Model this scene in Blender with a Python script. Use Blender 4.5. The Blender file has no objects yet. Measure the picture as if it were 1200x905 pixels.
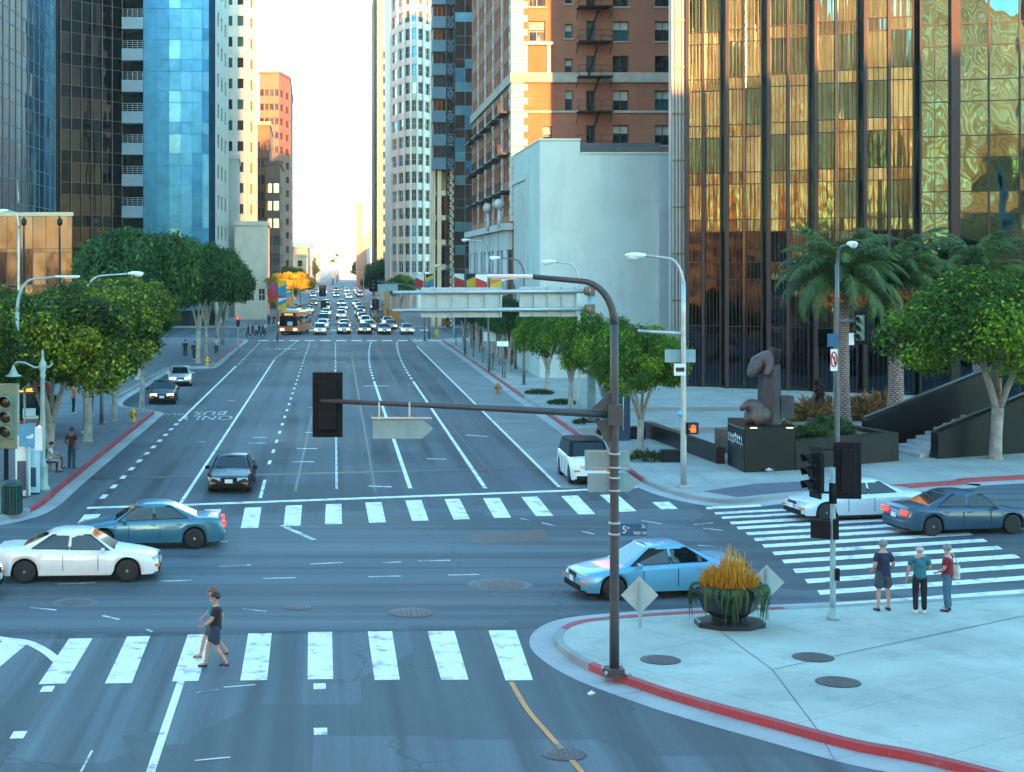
import bpy, bmesh, math, random
from mathutils import Vector, Matrix
R = random.Random(11)
sc = bpy.context.scene
COL = sc.collection
PI = math.pi
V = Vector

# camera: a level 35 mm view, 9 m above the road (from the footbridge), looking along the street (+Y)
F, CX, CY, HC = 1180.0, 393.0, 311.0, 9.0
KY = 1.61      # the plan was measured with depths for a 35 mm lens; the lens is longer, so depths are stretched by this at the end
OFF = {}       # lengths that must not be stretched (half a car's length and the like)
def G(px, py, z=0.0):
    """ground point (height z) that the photograph shows at a pixel"""
    d = F * (HC - z) / (py - CY)
    return V(((px - CX) / F * d, d, z))
def XD(px, d): return (px - CX) / F * d
def ZD(py, d): return HC - (py - CY) / F * d

# ------------------------------------------------------------------ mesh builder
class MB:
    def __init__(s):
        s.v = []; s.f = []; s.m = []; s.sm = []
    def add(s, vs, fs, mi=0, smooth=False):
        o = len(s.v); s.v += [tuple(v) for v in vs]
        for f in fs:
            s.f.append(tuple(i + o for i in f)); s.m.append(mi); s.sm.append(smooth)
        return s
    def quad(s, a, b, c, d, mi=0): return s.add([a, b, c, d], [(0, 1, 2, 3)], mi)
    def box(s, c, size, mi=0, rz=0.0, M=None):
        x, y, z = [k / 2 for k in size]
        vs = [V((sx * x, sy * y, sz * z)) for sz in (-1, 1) for sy in (-1, 1) for sx in (-1, 1)]
        if M is None: M = Matrix.Rotation(rz, 3, 'Z')
        vs = [M @ v + V(c) for v in vs]
        return s.add(vs, [(0, 2, 3, 1), (4, 5, 7, 6), (0, 1, 5, 4), (2, 6, 7, 3), (0, 4, 6, 2), (1, 3, 7, 5)], mi)
    def boxz(s, x0, x1, y0, y1, z0, z1, mi=0):
        return s.box(((x0 + x1) / 2, (y0 + y1) / 2, (z0 + z1) / 2), (x1 - x0, y1 - y0, z1 - z0), mi)
    def prism(s, poly, z0, z1, mi=0, bottom=True):
        n = len(poly)
        a = sum(poly[i][0] * poly[(i + 1) % n][1] - poly[(i + 1) % n][0] * poly[i][1] for i in range(n))
        if a < 0: poly = poly[::-1]
        vs = [(p[0], p[1], z0) for p in poly] + [(p[0], p[1], z1) for p in poly]
        fs = [(i, (i + 1) % n, n + (i + 1) % n, n + i) for i in range(n)] + [tuple(range(n, 2 * n))]
        if bottom: fs.append(tuple(range(n - 1, -1, -1)))
        return s.add(vs, fs, mi)
    def poly(s, pts, mi=0):
        return s.add(pts, [tuple(range(len(pts)))], mi)
    def slab(s, pts, nrm, t, mi=0):
        """flat polygon pts (3D) given thickness t against nrm"""
        n = len(pts); N = V(nrm).normalized() * t
        a = [V(p) for p in pts]; b = [p - N for p in a]
        fs = [tuple(range(n)), tuple(range(2 * n - 1, n - 1, -1))] + [((i + 1) % n, i, n + i, n + (i + 1) % n) for i in range(n)]
        return s.add(a + b, fs, mi)
    def tube(s, path, rad, n=10, mi=0, caps=True, smooth=True):
        path = [V(p) for p in path]
        if not hasattr(rad, '__len__'): rad = [rad] * len(path)
        ring = []; vs = []; ref = None
        for i, p in enumerate(path):
            t = (path[min(i + 1, len(path) - 1)] - path[max(i - 1, 0)]).normalized()
            if ref is None:
                ref = V((1, 0, 0)) if abs(t.x) < .8 else V((0, 1, 0))
            a = (ref - t * ref.dot(t)).normalized(); ref = a; b = t.cross(a)
            for k in range(n):
                w = 2 * PI * k / n
                vs.append(p + (a * math.cos(w) + b * math.sin(w)) * rad[i])
        fs = []
        for i in range(len(path) - 1):
            for k in range(n):
                fs.append((i * n + k, i * n + (k + 1) % n, (i + 1) * n + (k + 1) % n, (i + 1) * n + k))
        s.add(vs, fs, mi, smooth)
        if caps:
            o = len(s.v) - len(vs)
            s.f.append(tuple(o + k for k in range(n - 1, -1, -1))); s.m.append(mi); s.sm.append(False)
            o2 = o + (len(path) - 1) * n
            s.f.append(tuple(o2 + k for k in range(n))); s.m.append(mi); s.sm.append(False)
        return s
    def lathe(s, prof, n=16, mi=0, c=(0, 0, 0), smooth=True, axis='Z'):
        vs = []; fs = []
        for r, z in prof:
            for k in range(n):
                w = 2 * PI * k / n
                if axis == 'Z': vs.append((c[0] + r * math.cos(w), c[1] + r * math.sin(w), c[2] + z))
                elif axis == 'X': vs.append((c[0] + z, c[1] + r * math.cos(w), c[2] + r * math.sin(w)))
                else: vs.append((c[0] - r * math.cos(w), c[1] + z, c[2] + r * math.sin(w)))
        for i in range(len(prof) - 1):
            for k in range(n):
                fs.append((i * n + k, i * n + (k + 1) % n, (i + 1) * n + (k + 1) % n, (i + 1) * n + k))
        fs.append(tuple(range(n - 1, -1, -1))); fs.append(tuple((len(prof) - 1) * n + k for k in range(n)))
        return s.add(vs, fs, mi, smooth)
    def ball(s, c, r, n=12, mi=0):
        if not hasattr(r, '__len__'): r = (r, r, r)
        m = n // 2; vs = []; fs = []
        for i in range(m + 1):
            t = PI * i / m
            for k in range(n):
                w = 2 * PI * k / n
                vs.append((c[0] + r[0] * math.sin(t) * math.cos(w), c[1] + r[1] * math.sin(t) * math.sin(w), c[2] - r[2] * math.cos(t)))
        for i in range(m):
            for k in range(n):
                fs.append((i * n + k, i * n + (k + 1) % n, (i + 1) * n + (k + 1) % n, (i + 1) * n + k))
        return s.add(vs, fs, mi, True)
    def xf(s, M):
        s.v = [tuple(M @ V(v)) for v in s.v]; return s
    def join(s, o, M=None):
        return s.addraw(o, M)
    def addraw(s, o, M=None):
        k = len(s.v)
        s.v += [tuple(M @ V(v)) for v in o.v] if M is not None else o.v
        s.f += [tuple(i + k for i in f) for f in o.f]; s.m += o.m; s.sm += o.sm
        return s
    def data(s, name, mats):
        me = bpy.data.meshes.new(name)
        me.from_pydata(s.v, [], s.f)
        if not isinstance(mats, (list, tuple)): mats = [mats]
        for m in mats: me.materials.append(m)
        me.polygons.foreach_set('material_index', s.m)
        me.polygons.foreach_set('use_smooth', s.sm)
        me.update()
        return me
    def build(s, name, mats, parent=None, loc=(0, 0, 0), rz=0.0):
        return link(name, s.data(name, mats), parent, loc, rz)

def link(name, me, parent=None, loc=(0, 0, 0), rz=0.0):
    o = bpy.data.objects.new(name, me); COL.objects.link(o)
    o.location = loc
    if rz: o.rotation_euler = (0, 0, rz)
    if parent is not None: o.parent = parent
    return o
def bev(o, w=.02, seg=2):
    """rounded edges, applied at once on the mesh"""
    bm = bmesh.new(); bm.from_mesh(o.data)
    bmesh.ops.remove_doubles(bm, verts=bm.verts, dist=1e-5)
    es = [e for e in bm.edges if len(e.link_faces) == 2 and e.calc_face_angle(0) > .5]
    bmesh.ops.bevel(bm, geom=es, offset=w, segments=seg, affect='EDGES', profile=.5)
    for f in bm.faces: f.smooth = False
    bm.to_mesh(o.data); bm.free(); return o
def tag(o, label=None, cat=None, group=None, kind=None):
    if label: o['label'] = label
    if cat: o['category'] = cat
    if group: o['group'] = group
    if kind: o['kind'] = kind
    return o
def thing(name, label, cat, loc=(0, 0, 0), rz=0.0, group=None):
    return tag(link(name, None, None, loc, rz), label, cat, group)
def struct(name, mb, mats):
    return tag(mb.build(name, mats), kind='structure')
def dup(root, loc, rz=0.0, label=None, group=None, scale=None):
    def cp(o, par):
        c = o.copy(); COL.objects.link(c); c.parent = par
        for ch in list(KIDS.get(o.name, ())) or list(o.children): cp(ch, c)
        return c
    r = cp(root, None)
    r.location = loc; r.rotation_euler = (0, 0, rz)
    if scale: r.scale = scale if hasattr(scale, '__len__') else (scale,) * 3
    if label: r['label'] = label
    if group: r['group'] = group
    return r
KIDS = {}

# ------------------------------------------------------------------ materials
def new_mat(name):
    m = bpy.data.materials.new(name); m.use_nodes = True
    nt = m.node_tree; b = nt.nodes['Principled BSDF']
    return m, nt, b
class N:
    """tiny node helper"""
    def __init__(s, nt): s.nt = nt
    def n(s, t, **kw):
        x = s.nt.nodes.new(t)
        for k, v in kw.items():
            if k.startswith('i_'):
                key = k[2:]; key = int(key) if key.isdigit() else key
                x.inputs[key].default_value = v
            else: setattr(x, k, v)
        return x
    def l(s, a, b): s.nt.links.new(a, b)
    def ramp(s, fac, stops, interp='LINEAR'):
        r = s.nt.nodes.new('ShaderNodeValToRGB'); r.color_ramp.interpolation = interp
        e = r.color_ramp.elements
        while len(e) < len(stops): e.new(.5)
        for i, (p, c) in enumerate(stops):
            e[i].position = p
            e[i].color = (c, c, c, 1) if not hasattr(c, '__len__') else tuple(c) + (1,)
        s.l(fac, r.inputs[0]); return r.outputs[0]
    def mix(s, fac, a, b, bt='MIX'):
        m = s.nt.nodes.new('ShaderNodeMix'); m.data_type = 'RGBA'; m.blend_type = bt
        for sock, val in ((m.inputs[0], fac), (m.inputs[6], a), (m.inputs[7], b)):
            if hasattr(val, 'is_linked') or isinstance(val, bpy.types.NodeSocket): s.l(val, sock)
            elif hasattr(val, '__len__'): sock.default_value = tuple(val) + (1,) if len(val) == 3 else val
            else: sock.default_value = val
        return m.outputs[2]
    def math(s, op, a, b=None):
        m = s.nt.nodes.new('ShaderNodeMath'); m.operation = op
        for sock, val in ((m.inputs[0], a), (m.inputs[1], b)):
            if val is None: continue
            if isinstance(val, bpy.types.NodeSocket): s.l(val, sock)
            else: sock.default_value = val
        return m.outputs[0]
    def coord(s, kind='Object', scale=(1, 1, 1), rot=0.0):
        if kind == 'World': src = s.n('ShaderNodeNewGeometry').outputs['Position']
        else: src = s.n('ShaderNodeTexCoord').outputs[kind]
        mp = s.n('ShaderNodeMapping'); mp.inputs['Scale'].default_value = scale
        mp.inputs['Rotation'].default_value = (0, 0, rot)
        s.l(src, mp.inputs[0]); return mp.outputs[0]
    def noise(s, vec, scale, detail=4, rough=.55, out=0):
        t = s.n('ShaderNodeTexNoise'); t.inputs['Scale'].default_value = scale
        t.inputs['Detail'].default_value = detail; t.inputs['Roughness'].default_value = rough
        s.l(vec, t.inputs['Vector']); return t.outputs[out]
    def bump(s, h, strength, dist, b):
        x = s.n('ShaderNodeBump'); x.inputs['Strength'].default_value = strength; x.inputs['Distance'].default_value = dist
        s.l(h, x.inputs['Height']); s.l(x.outputs[0], b.inputs['Normal']); return x

def pm(name, col, rough=.6, metal=0.0, var=.18, ns=2.0, bump=0.0, bs=30.0, bd=.01, coat=0.0, world=False, dirt=0.0, spec=.5):
    """plain paint / stone / metal with mottling, optional grain and dirt patches"""
    m, nt, b = new_mat(name); n = N(nt)
    co = n.coord('World' if world else 'Object')
    f = n.noise(co, ns, 5, .6)
    lo = [c * (1 - var) for c in col]; hi = [min(1, c * (1 + var)) for c in col]
    c = n.ramp(f, [(.3, lo), (.7, hi)])
    if dirt:
        d = n.noise(n.coord('World' if world else 'Object', (1, 1, .25)), ns * 1.7, 6, .7)
        c = n.mix(n.ramp(d, [(.5, 0.0), (.72, dirt)]), c, [x * .45 for x in col])
    nt.links.new(c, b.inputs['Base Color'])
    b.inputs['Roughness'].default_value = rough; b.inputs['Metallic'].default_value = metal
    b.inputs['Coat Weight'].default_value = coat; b.inputs['Specular IOR Level'].default_value = spec
    if coat: b.inputs['Coat Roughness'].default_value = .04
    if bump: n.bump(n.noise(co, bs, 4, .6), bump, bd, b)
    return m
def em(name, col, strength):
    m, nt, b = new_mat(name)
    b.inputs['Base Color'].default_value = tuple(col) + (1,)
    b.inputs['Emission Color'].default_value = tuple(col) + (1,)
    b.inputs['Emission Strength'].default_value = strength
    return m
def glass(name, col, wav=0.0, ws=.6, rough=.03, refl=None, zs=.35):
    """architectural glass: tinted mirror coat with slightly wavy panes"""
    m, nt, b = new_mat(name); n = N(nt)
    co = n.coord('World', (1, 1, zs))
    f = n.noise(n.coord('World', (.5, .5, .5)), 1.3, 2)
    c = n.ramp(f, [(.3, [x * .82 for x in col]), (.7, [min(1, x * 1.15) for x in col])])
    nt.links.new(c, b.inputs['Base Color'])
    b.inputs['Metallic'].default_value = 1.0; b.inputs['Roughness'].default_value = rough
    if wav: n.bump(n.noise(co, ws, 2, .4), wav, .5, b)
    return m
def clear_glass(name, col=(.015, .022, .03), rough=.04, ior=1.6):
    m, nt, b = new_mat(name)
    b.inputs['Base Color'].default_value = tuple(col) + (1,); b.inputs['Roughness'].default_value = rough
    b.inputs['IOR'].default_value = ior
    return m

M = {}
M['steel'] = pm('grey painted steel', (.11, .12, .125), .45, .3, .12, 3)
M['steel_pale'] = pm('pale grey-green painted steel', (.30, .40, .38), .5, .1, .15, 4, dirt=.4)
M['galv'] = pm('galvanised steel', (.42, .45, .46), .4, .5, .15, 5, dirt=.3)
M['alu'] = pm('bare aluminium sheet', (.38, .44, .44), .5, .2, .08, 3)
M['signback'] = pm('unpainted sign back', (.22, .36, .38), .5, .1, .1, 3, dirt=.2)
M['black'] = pm('black plastic', (.008, .009, .011), .6, 0, .2, 5, spec=.15)
M['blackmetal'] = pm('black painted metal', (.014, .015, .018), .55, .1, .2, 5, spec=.2)
M['white'] = pm('white paint', (.75, .76, .74), .5, 0, .06, 4, dirt=.2)
M['rubber'] = pm('tyre rubber', (.018, .018, .019), .8, 0, .2, 8)
M['rim'] = pm('alloy wheel', (.5, .51, .52), .35, .3, .1, 5)
M['rim_shadow'] = pm('grey rim shadow', (.10, .10, .105), .5, .2, .1, 5)  # grey stands in for the shade between the spokes
M['under'] = pm('dark underbody', (.01, .01, .01), .9, 0, .1, 5)
M['autoglass'] = clear_glass('car window glass', (.008, .013, .015), .03, 1.5)
M['chrome'] = pm('chrome trim', (.6, .62, .63), .15, 1, .05, 5)
M['head_on'] = em('lit headlight', (1, .72, .40), 1.6)
M['head_off'] = pm('headlight glass', (.62, .66, .68), .08, .3, .08, 9)
M['tail'] = pm('red tail light', (.35, .012, .01), .2, 0, .1, 9)
M['tail_on'] = em('lit tail light', (1, .05, .03), .2)
M['amber'] = pm('amber indicator', (.75, .2, .03), .2, 0, .1, 9)
M['plate'] = pm('white number plate', (.72, .73, .72), .4, 0, .05, 9)
M['bark_pale'] = pm('pale ficus bark', (.32, .29, .25), .9, 0, .4, 2.2, .8, 9, .05, dirt=.6)
M['bark'] = pm('brown bark', (.14, .10, .07), .9, 0, .3, 4, .6, 12, .04)
M['skin'] = pm('skin', (.46, .26, .19), .55, 0, .1, 6)
M['skin_dark'] = pm('brown skin', (.22, .11, .07), .55, 0, .1, 6)
M['lamp_glass'] = pm('lamp lens', (.7, .74, .75), .15, 0, .05, 8)
# ------------------------------------------------------------------ the ground
def road_mat(name, along, base=(.050, .066, .080), stain=1.0):
    m, nt, b = new_mat(name); n = N(nt)
    w = n.coord('World')
    big = n.noise(w, .10, 5, .6)
    c = n.ramp(big, [(.32, [x * .72 for x in base]), (.68, [x * 1.35 for x in base])])
    # worn wheel tracks and drips run along the direction of travel
    st = n.noise(n.coord('World', (1.1, .022, 1) if along == 'Y' else (.022, 1.1, 1), 0 if along == 'Y' else -.13), 1.0, 4, .6)
    c = n.mix(n.ramp(st, [(.38, 0.0), (.66, .8)]), c, [x * 1.75 for x in base])
    st2 = n.noise(n.coord('World', (.55, .012, 1) if along == 'Y' else (.012, .55, 1), 0 if along == 'Y' else -.13), 1.7, 3, .5)
    c = n.mix(n.ramp(st2, [(.50, 0.0), (.62, .9 * stain)]), c, [x * .5 for x in base])
    # resurfaced patches
    v = n.n('ShaderNodeTexVoronoi', distance='CHEBYCHEV'); v.inputs['Scale'].default_value = .16
    n.l(n.coord('World', (1, .55, 1)), v.inputs['Vector'])
    sep = n.n('ShaderNodeSeparateColor'); n.l(v.outputs['Color'], sep.inputs[0])
    c = n.mix(n.ramp(sep.outputs[0], [(.70, 0.0), (.72, .55)]), c, [x * .66 for x in base])
    c = n.mix(n.ramp(sep.outputs[1], [(.76, 0.0), (.78, .40)]), c, [x * 1.6 for x in base])
    # tar-sealed cracks
    wob = n.n('ShaderNodeTexNoise'); wob.inputs['Scale'].default_value = .9; wob.inputs['Detail'].default_value = 5
    n.l(w, wob.inputs['Vector'])
    add = n.n('ShaderNodeVectorMath', operation='ADD'); sc_ = n.n('ShaderNodeVectorMath', operation='SCALE'); sc_.inputs[3].default_value = 1.6
    n.l(wob.outputs['Color'], sc_.inputs[0]); n.l(w, add.inputs[0]); n.l(sc_.outputs[0], add.inputs[1])
    vc = n.n('ShaderNodeTexVoronoi', feature='DISTANCE_TO_EDGE'); vc.inputs['Scale'].default_value = .17
    n.l(add.outputs[0], vc.inputs['Vector'])
    gate = n.ramp(n.noise(w, .13, 2), [(.46, 0.0), (.56, 1.0)])
    crack = n.math('MULTIPLY', n.ramp(vc.outputs['Distance'], [(.003, .45), (.008, 0.0)]), gate)
    c = n.mix(crack, c, [x * .25 for x in base])
    fine = n.noise(w, 14, 4, .7)
    c = n.mix(n.ramp(fine, [(.35, .28), (.6, 0.0)]), c, [x * .45 for x in base])
    # scuffs: pale rubbed specks
    sp = n.noise(n.coord('World', (1, .5, 1)), 2.4, 7, .75)
    c = n.mix(n.ramp(sp, [(.655, 0.0), (.70, .5)]), c, (.26, .27, .27))
    nt.links.new(c, b.inputs['Base Color'])
    r = n.ramp(big, [(.3, .62), (.7, .82)]); nt.links.new(r, b.inputs['Roughness'])
    b.inputs['Specular IOR Level'].default_value = .35
    n.bump(n.noise(w, 40, 3), .25, .01, b)
    return m
def conc_mat(name, base, slab=0.0, joint=(1.6, 1.6), rot=0.0, dirt=.35):
    m, nt, b = new_mat(name); n = N(nt)
    w = n.coord('World')
    f = n.noise(w, .35, 6, .6)
    c = n.ramp(f, [(.3, [x * .80 for x in base]), (.7, [x * 1.16 for x in base])])
    d = n.noise(w, .55, 8, .74)
    c = n.mix(n.ramp(d, [(.50, 0.0), (.70, dirt)]), c, [x * .5 for x in base])
    sp = n.noise(w, 9, 3, .6)
    c = n.mix(n.ramp(sp, [(.64, 0.0), (.70, .35)]), c, [x * .4 for x in base])
    gum = n.n('ShaderNodeTexVoronoi'); gum.inputs['Scale'].default_value = 2.6; n.l(w, gum.inputs['Vector'])
    c = n.mix(n.ramp(gum.outputs['Distance'], [(.05, .55), (.085, 0.0)]), c, [x * .45 for x in base])
    if slab:
        bk = n.n('ShaderNodeTexBrick'); bk.offset = 0.0
        bk.inputs['Scale'].default_value = 1.0; bk.inputs['Mortar Size'].default_value = .014
        bk.inputs['Brick Width'].default_value = joint[0]; bk.inputs['Row Height'].default_value = joint[1]
        bk.inputs['Color1'].default_value = (1, 1, 1, 1); bk.inputs['Color2'].default_value = (.90, .90, .91, 1); bk.inputs['Mortar'].default_value = (.35, .35, .35, 1)
        n.l(n.coord('World', (1, 1, 1), rot), bk.inputs['Vector'])
        c = n.mix(slab, c, bk.outputs[0], 'MULTIPLY')
    nt.links.new(c, b.inputs['Base Color'])
    b.inputs['Roughness'].default_value = .78; b.inputs['Specular IOR Level'].default_value = .3
    n.bump(n.noise(w, 25, 4), .2, .01, b)
    return m
def paint_mat(name, col, under=(.07, .075, .08), wear=.55):
    m, nt, b = new_mat(name); n = N(nt)
    w = n.coord('World')
    f = n.noise(w, 1.6, 8, .75)
    c = n.mix(n.ramp(f, [(wear, 0.0), (wear + .1, .85)]), col, under)
    g = n.noise(w, .7, 4)
    c = n.mix(n.ramp(g, [(.35, .0), (.7, .30)]), c, [x * .6 for x in col])
    fine = n.noise(w, 18, 3)
    c = n.mix(n.ramp(fine, [(.58, 0.0), (.72, .5)]), c, under)
    nt.links.new(c, b.inputs['Base Color']); b.inputs['Roughness'].default_value = .6
    return m
M['road'] = road_mat('asphalt of the avenue', 'Y')
M['cross'] = road_mat('asphalt of the crossing', 'X', (.066, .086, .100), .7)
M['near'] = road_mat('asphalt near the footbridge', 'Y', (.078, .100, .112), .8)
M['lane_conc'] = conc_mat('concrete kerb lane', (.185, .20, .20), .5, (60, 4.6), 0, .4)
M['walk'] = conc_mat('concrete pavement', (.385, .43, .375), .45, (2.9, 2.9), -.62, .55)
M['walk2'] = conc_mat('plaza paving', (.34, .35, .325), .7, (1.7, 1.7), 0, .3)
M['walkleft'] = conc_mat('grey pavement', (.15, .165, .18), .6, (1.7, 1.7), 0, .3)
M['band'] = conc_mat('rose paving band', (.30, .225, .195), .5, (1.2, 1.2), 0, .3)
M['ramp'] = conc_mat('dark ramp', (.115, .12, .15), 0, (1, 1), 0, .3)
M['gutter'] = conc_mat('gutter concrete', (.36, .38, .375), .4, (3.2, 3.2), -.6, .35)
M['kerb'] = conc_mat('kerb stone', (.27, .29, .29), 0, (1, 1), 0, .4)
M['redkerb'] = paint_mat('red kerb paint', (.36, .040, .050), (.24, .17, .17), .56)
M['mark'] = paint_mat('white road paint', (.80, .81, .79), (.13, .145, .15), .52)
M['markworn'] = paint_mat('worn white road paint', (.62, .64, .63), (.08, .085, .09), .47)
M['orange'] = paint_mat('orange road paint', (.62, .25, .06), (.1, .1, .1), .56)
M['earth'] = pm('city ground', (.16, .16, .155), .9, 0, .2, .02, world=True)
M['iron'] = pm('cast iron', (.10, .085, .085), .6, .4, .25, 6, .5, 30, .01)

T = .18          # skew of the cross street
def Yc(y0, x): return y0 + T * x

g = MB(); g.quad((-690, -350, -.06), (690, -350, -.06), (690, 2290, -.06), (-690, 2290, -.06))
struct('ground', g, M['earth'])
g = MB(); g.quad((-260, -150, 0), (260, -150, 0), (260, 1500, 0), (-260, 1500, 0)); struct('road', g, M['road'])
g = MB(); z = .004
g.poly([(-120, Yc(25.5, -30), z), (5, 25.0, z), (60, Yc(22.6, 60), z), (60, Yc(36.4, 60), z), (-9, 35.2, z), (-120, Yc(34, -30), z)])
struct('crossing_road', g, M['cross'])
g = MB(); z = .002
g.poly([(-60, -20, z), (16, -20, z), (16, 25.2, z), (5, 24.95, z), (-60, 21, z)]); struct('near_road', g, M['near'])
g = MB(); z = .004
g.poly([(9.12, 40.6, z), (12.9, 41.3, z), (12.9, 124, z), (9.12, 124, z)]); struct('kerb_lane', g, M['lane_conc'])

def strip(path, w0, w1, z0, z1, mats, mi=0, mb=None):
    """long box along a 2D path, from offset w0 to w1 (left positive)"""
    own = mb is None; mb = mb or MB()
    n = len(path); L = []; Rr = []
    for i, p in enumerate(path):
        a = V(path[max(i - 1, 0)][:2]); b = V(path[min(i + 1, n - 1)][:2]); t = (b - a).normalized(); nn = V((-t.y, t.x))
        q = V(p[:2]); L.append(q + nn * w1); Rr.append(q + nn * w0)
    vs = []
    for i in range(n): vs += [(Rr[i].x, Rr[i].y, z0), (L[i].x, L[i].y, z0), (L[i].x, L[i].y, z1), (Rr[i].x, Rr[i].y, z1)]
    fs = [(0, 1, 2, 3), tuple(4 * (n - 1) + k for k in (3, 2, 1, 0))]
    for i in range(n - 1):
        o = 4 * i
        for a, b in ((0, 1), (1, 2), (2, 3), (3, 0)): fs.append((o + a, o + b, o + 4 + b, o + 4 + a))
    mb.add(vs, fs, mi); return mb
def smooth_path(pts, k=8):
    out = []; n = len(pts)
    for i in range(n - 1):
        p0, p1, p2, p3 = V(pts[max(i - 1, 0)]), V(pts[i]), V(pts[i + 1]), V(pts[min(i + 2, n - 1)])
        for j in range(k):
            t = j / k
            out.append(.5 * ((2 * p1) + (p2 - p0) * t + (2 * p0 - 5 * p1 + 4 * p2 - p3) * t * t + (3 * p1 - p0 - 3 * p2 + p3) * t ** 3))
    out.append(V(pts[-1])); return out
def block(name, kerb_path, rest, walk_mat, reds, gutter=True, zt=.15):
    """a raised pavement whose kerb runs along kerb_path (pavement on its right)"""
    g = MB(); g.prism([(p[0], p[1]) for p in kerb_path] + rest, -.05, zt); struct(name, g, walk_mat)
    kerb_path = list(kerb_path)[::-1]
    n = len(kerb_path); i = 0
    kb = MB(); rb = MB()
    # split the kerb in plain and red runs
    runs = []; cur = [0]; red = reds(kerb_path[0])
    for i in range(1, n):
        cur.append(i)
        r = reds(kerb_path[i])
        if r != red or i == n - 1:
            runs.append((cur, red)); cur = [i]; red = r
    for idx, red in runs:
        if len(idx) > 1: strip([kerb_path[i] for i in idx], -.012, .16, -.04, zt + .012, None, 0, rb if red else kb)
    if kb.f: struct('kerb', kb, M['kerb'])
    if rb.f: struct('red_kerb', rb, M['redkerb'])
    if gutter:
        gb = MB()
        L = []; O = []
        for i, p in enumerate(kerb_path):
            a = V(kerb_path[max(i - 1, 0)][:2]); b = V(kerb_path[min(i + 1, n - 1)][:2]); t = (b - a).normalized(); nn = V((-t.y, t.x))
            L.append(V(p[:2]) - nn * .013); O.append(V(p[:2]) - nn * .62)
        for i in range(n - 1): gb.quad((O[i].x, O[i].y, .008), (O[i + 1].x, O[i + 1].y, .008), (L[i + 1].x, L[i + 1].y, .008), (L[i].x, L[i].y, .008))
        struct('gutter', gb, M['gutter'])

# near right corner (the bulb in the foreground); the path runs with the pavement on its right
near_px = [(1500, 1010), (1120, 905), (1000, 880), (900, 853), (800, 825), (740, 805), (697, 789), (668, 773), (652, 758), (657, 744), (682, 734), (740, 728), (800, 724), (880, 720), (976, 716), (1080, 710), (1200, 703), (1500, 683)]
kp = smooth_path([G(x, y).xy for x, y in near_px], 5)
kp = [V((16, 13.4))] + kp[1:] + [V((60, 35.4))]
def red1(p): return not (p[0] < 5.55 and p[1] > 22.4 and p[1] < 24.8) and p[0] < 12.0 or p[1] < 21
block('near_corner_pavement', kp, [(60, 6), (30, 6)], M['walk'], red1)
# far right corner and plaza pavement
fr = [(60, 48.4), (29, 42.3), (25.7, 41.3), (21, 40.0), (17.3, 38.8), (15.3, 38.05), (14.2, 38.2), (13.3, 39.4), (12.85, 40.9), (12.7, 42.8), (12.7, 47), (12.7, 52), (12.7, 58), (12.7, 64), (12.7, 66), (12.7, 76), (12.7, 90), (12.7, 105), (12.7, 119), (13.4, 121.5), (15.5, 123)]
kp2 = smooth_path(fr, 4)
def red2(p): return (p[0] > 22 and p[1] < 50) or (p[0] < 13 and 42 < p[1] < 64) or (p[0] < 13 and 70 < p[1] < 121)
block('plaza_pavement', kp2, [(60, 124)], M['walk2'], red2)
g = MB()
for y0, y1 in ((52.6, 54.4), (60.6, 62.2)): g.quad((13.0, y0, .155), (30, y0 + 1.0, .155), (30, y1 + 1.0, .155), (13.0, y1, .155))
struct('paving_band', g, M['band'])
g = MB(); g.poly([(14.4, 39.4, .156), (15.35, 38.4, .156), (17.3, 39.15, .156), (20.6, 40.2, .156), (19.2, 41.2, .156), (17.0, 40.8, .156)]); struct('kerb_ramp', g, M['ramp'])
# left pavement with its recessed bay
lf = [(-14, 123.5), (-11.8, 122), (-11, 120), (-11, 112), (-11, 100), (-11, 89.5), (-11.6, 88.2), (-14.4, 87.2), (-14.6, 84), (-14.6, 74), (-14.6, 66.5), (-13.6, 63.4), (-11.2, 61.4), (-11, 59.5), (-11, 52), (-11, 46), (-11, 41), (-11.0, 37.2), (-11.7, 35.6), (-13.4, 34.6), (-16, 34.0), (-24, 32.2), (-60, 25)]
kp3 = smooth_path(lf, 4)
def red3(p): return p[0] > -11.4 and (36.5 < p[1] < 61 or 90 < p[1] < 120)
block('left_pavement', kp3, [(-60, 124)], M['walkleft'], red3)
# far blocks beyond the next cross street
for nm, pts in (('far_left_pavement', [(-8.6, 1400), (-8.6, 148), (-9.4, 146.2), (-11, 145.5), (-60, 145.5)]), ('far_right_pavement', [(60, 145.5), (13, 145.5), (11.6, 146.2), (11, 148), (11, 1400)])):
    rest = [(-60, 1400)] if pts[0][0] < 0 else [(60, 1400)]
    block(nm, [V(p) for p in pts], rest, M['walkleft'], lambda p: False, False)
# near left pavement, behind the left edge of the picture
block('near_left_pavement', [V(p) for p in [(-80, 9), (-16, 18), (-13.4, 17.6), (-12.4, 16), (-12.4, -60)]], [(-80, -60)], M['walkleft'], lambda p: False)

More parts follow.
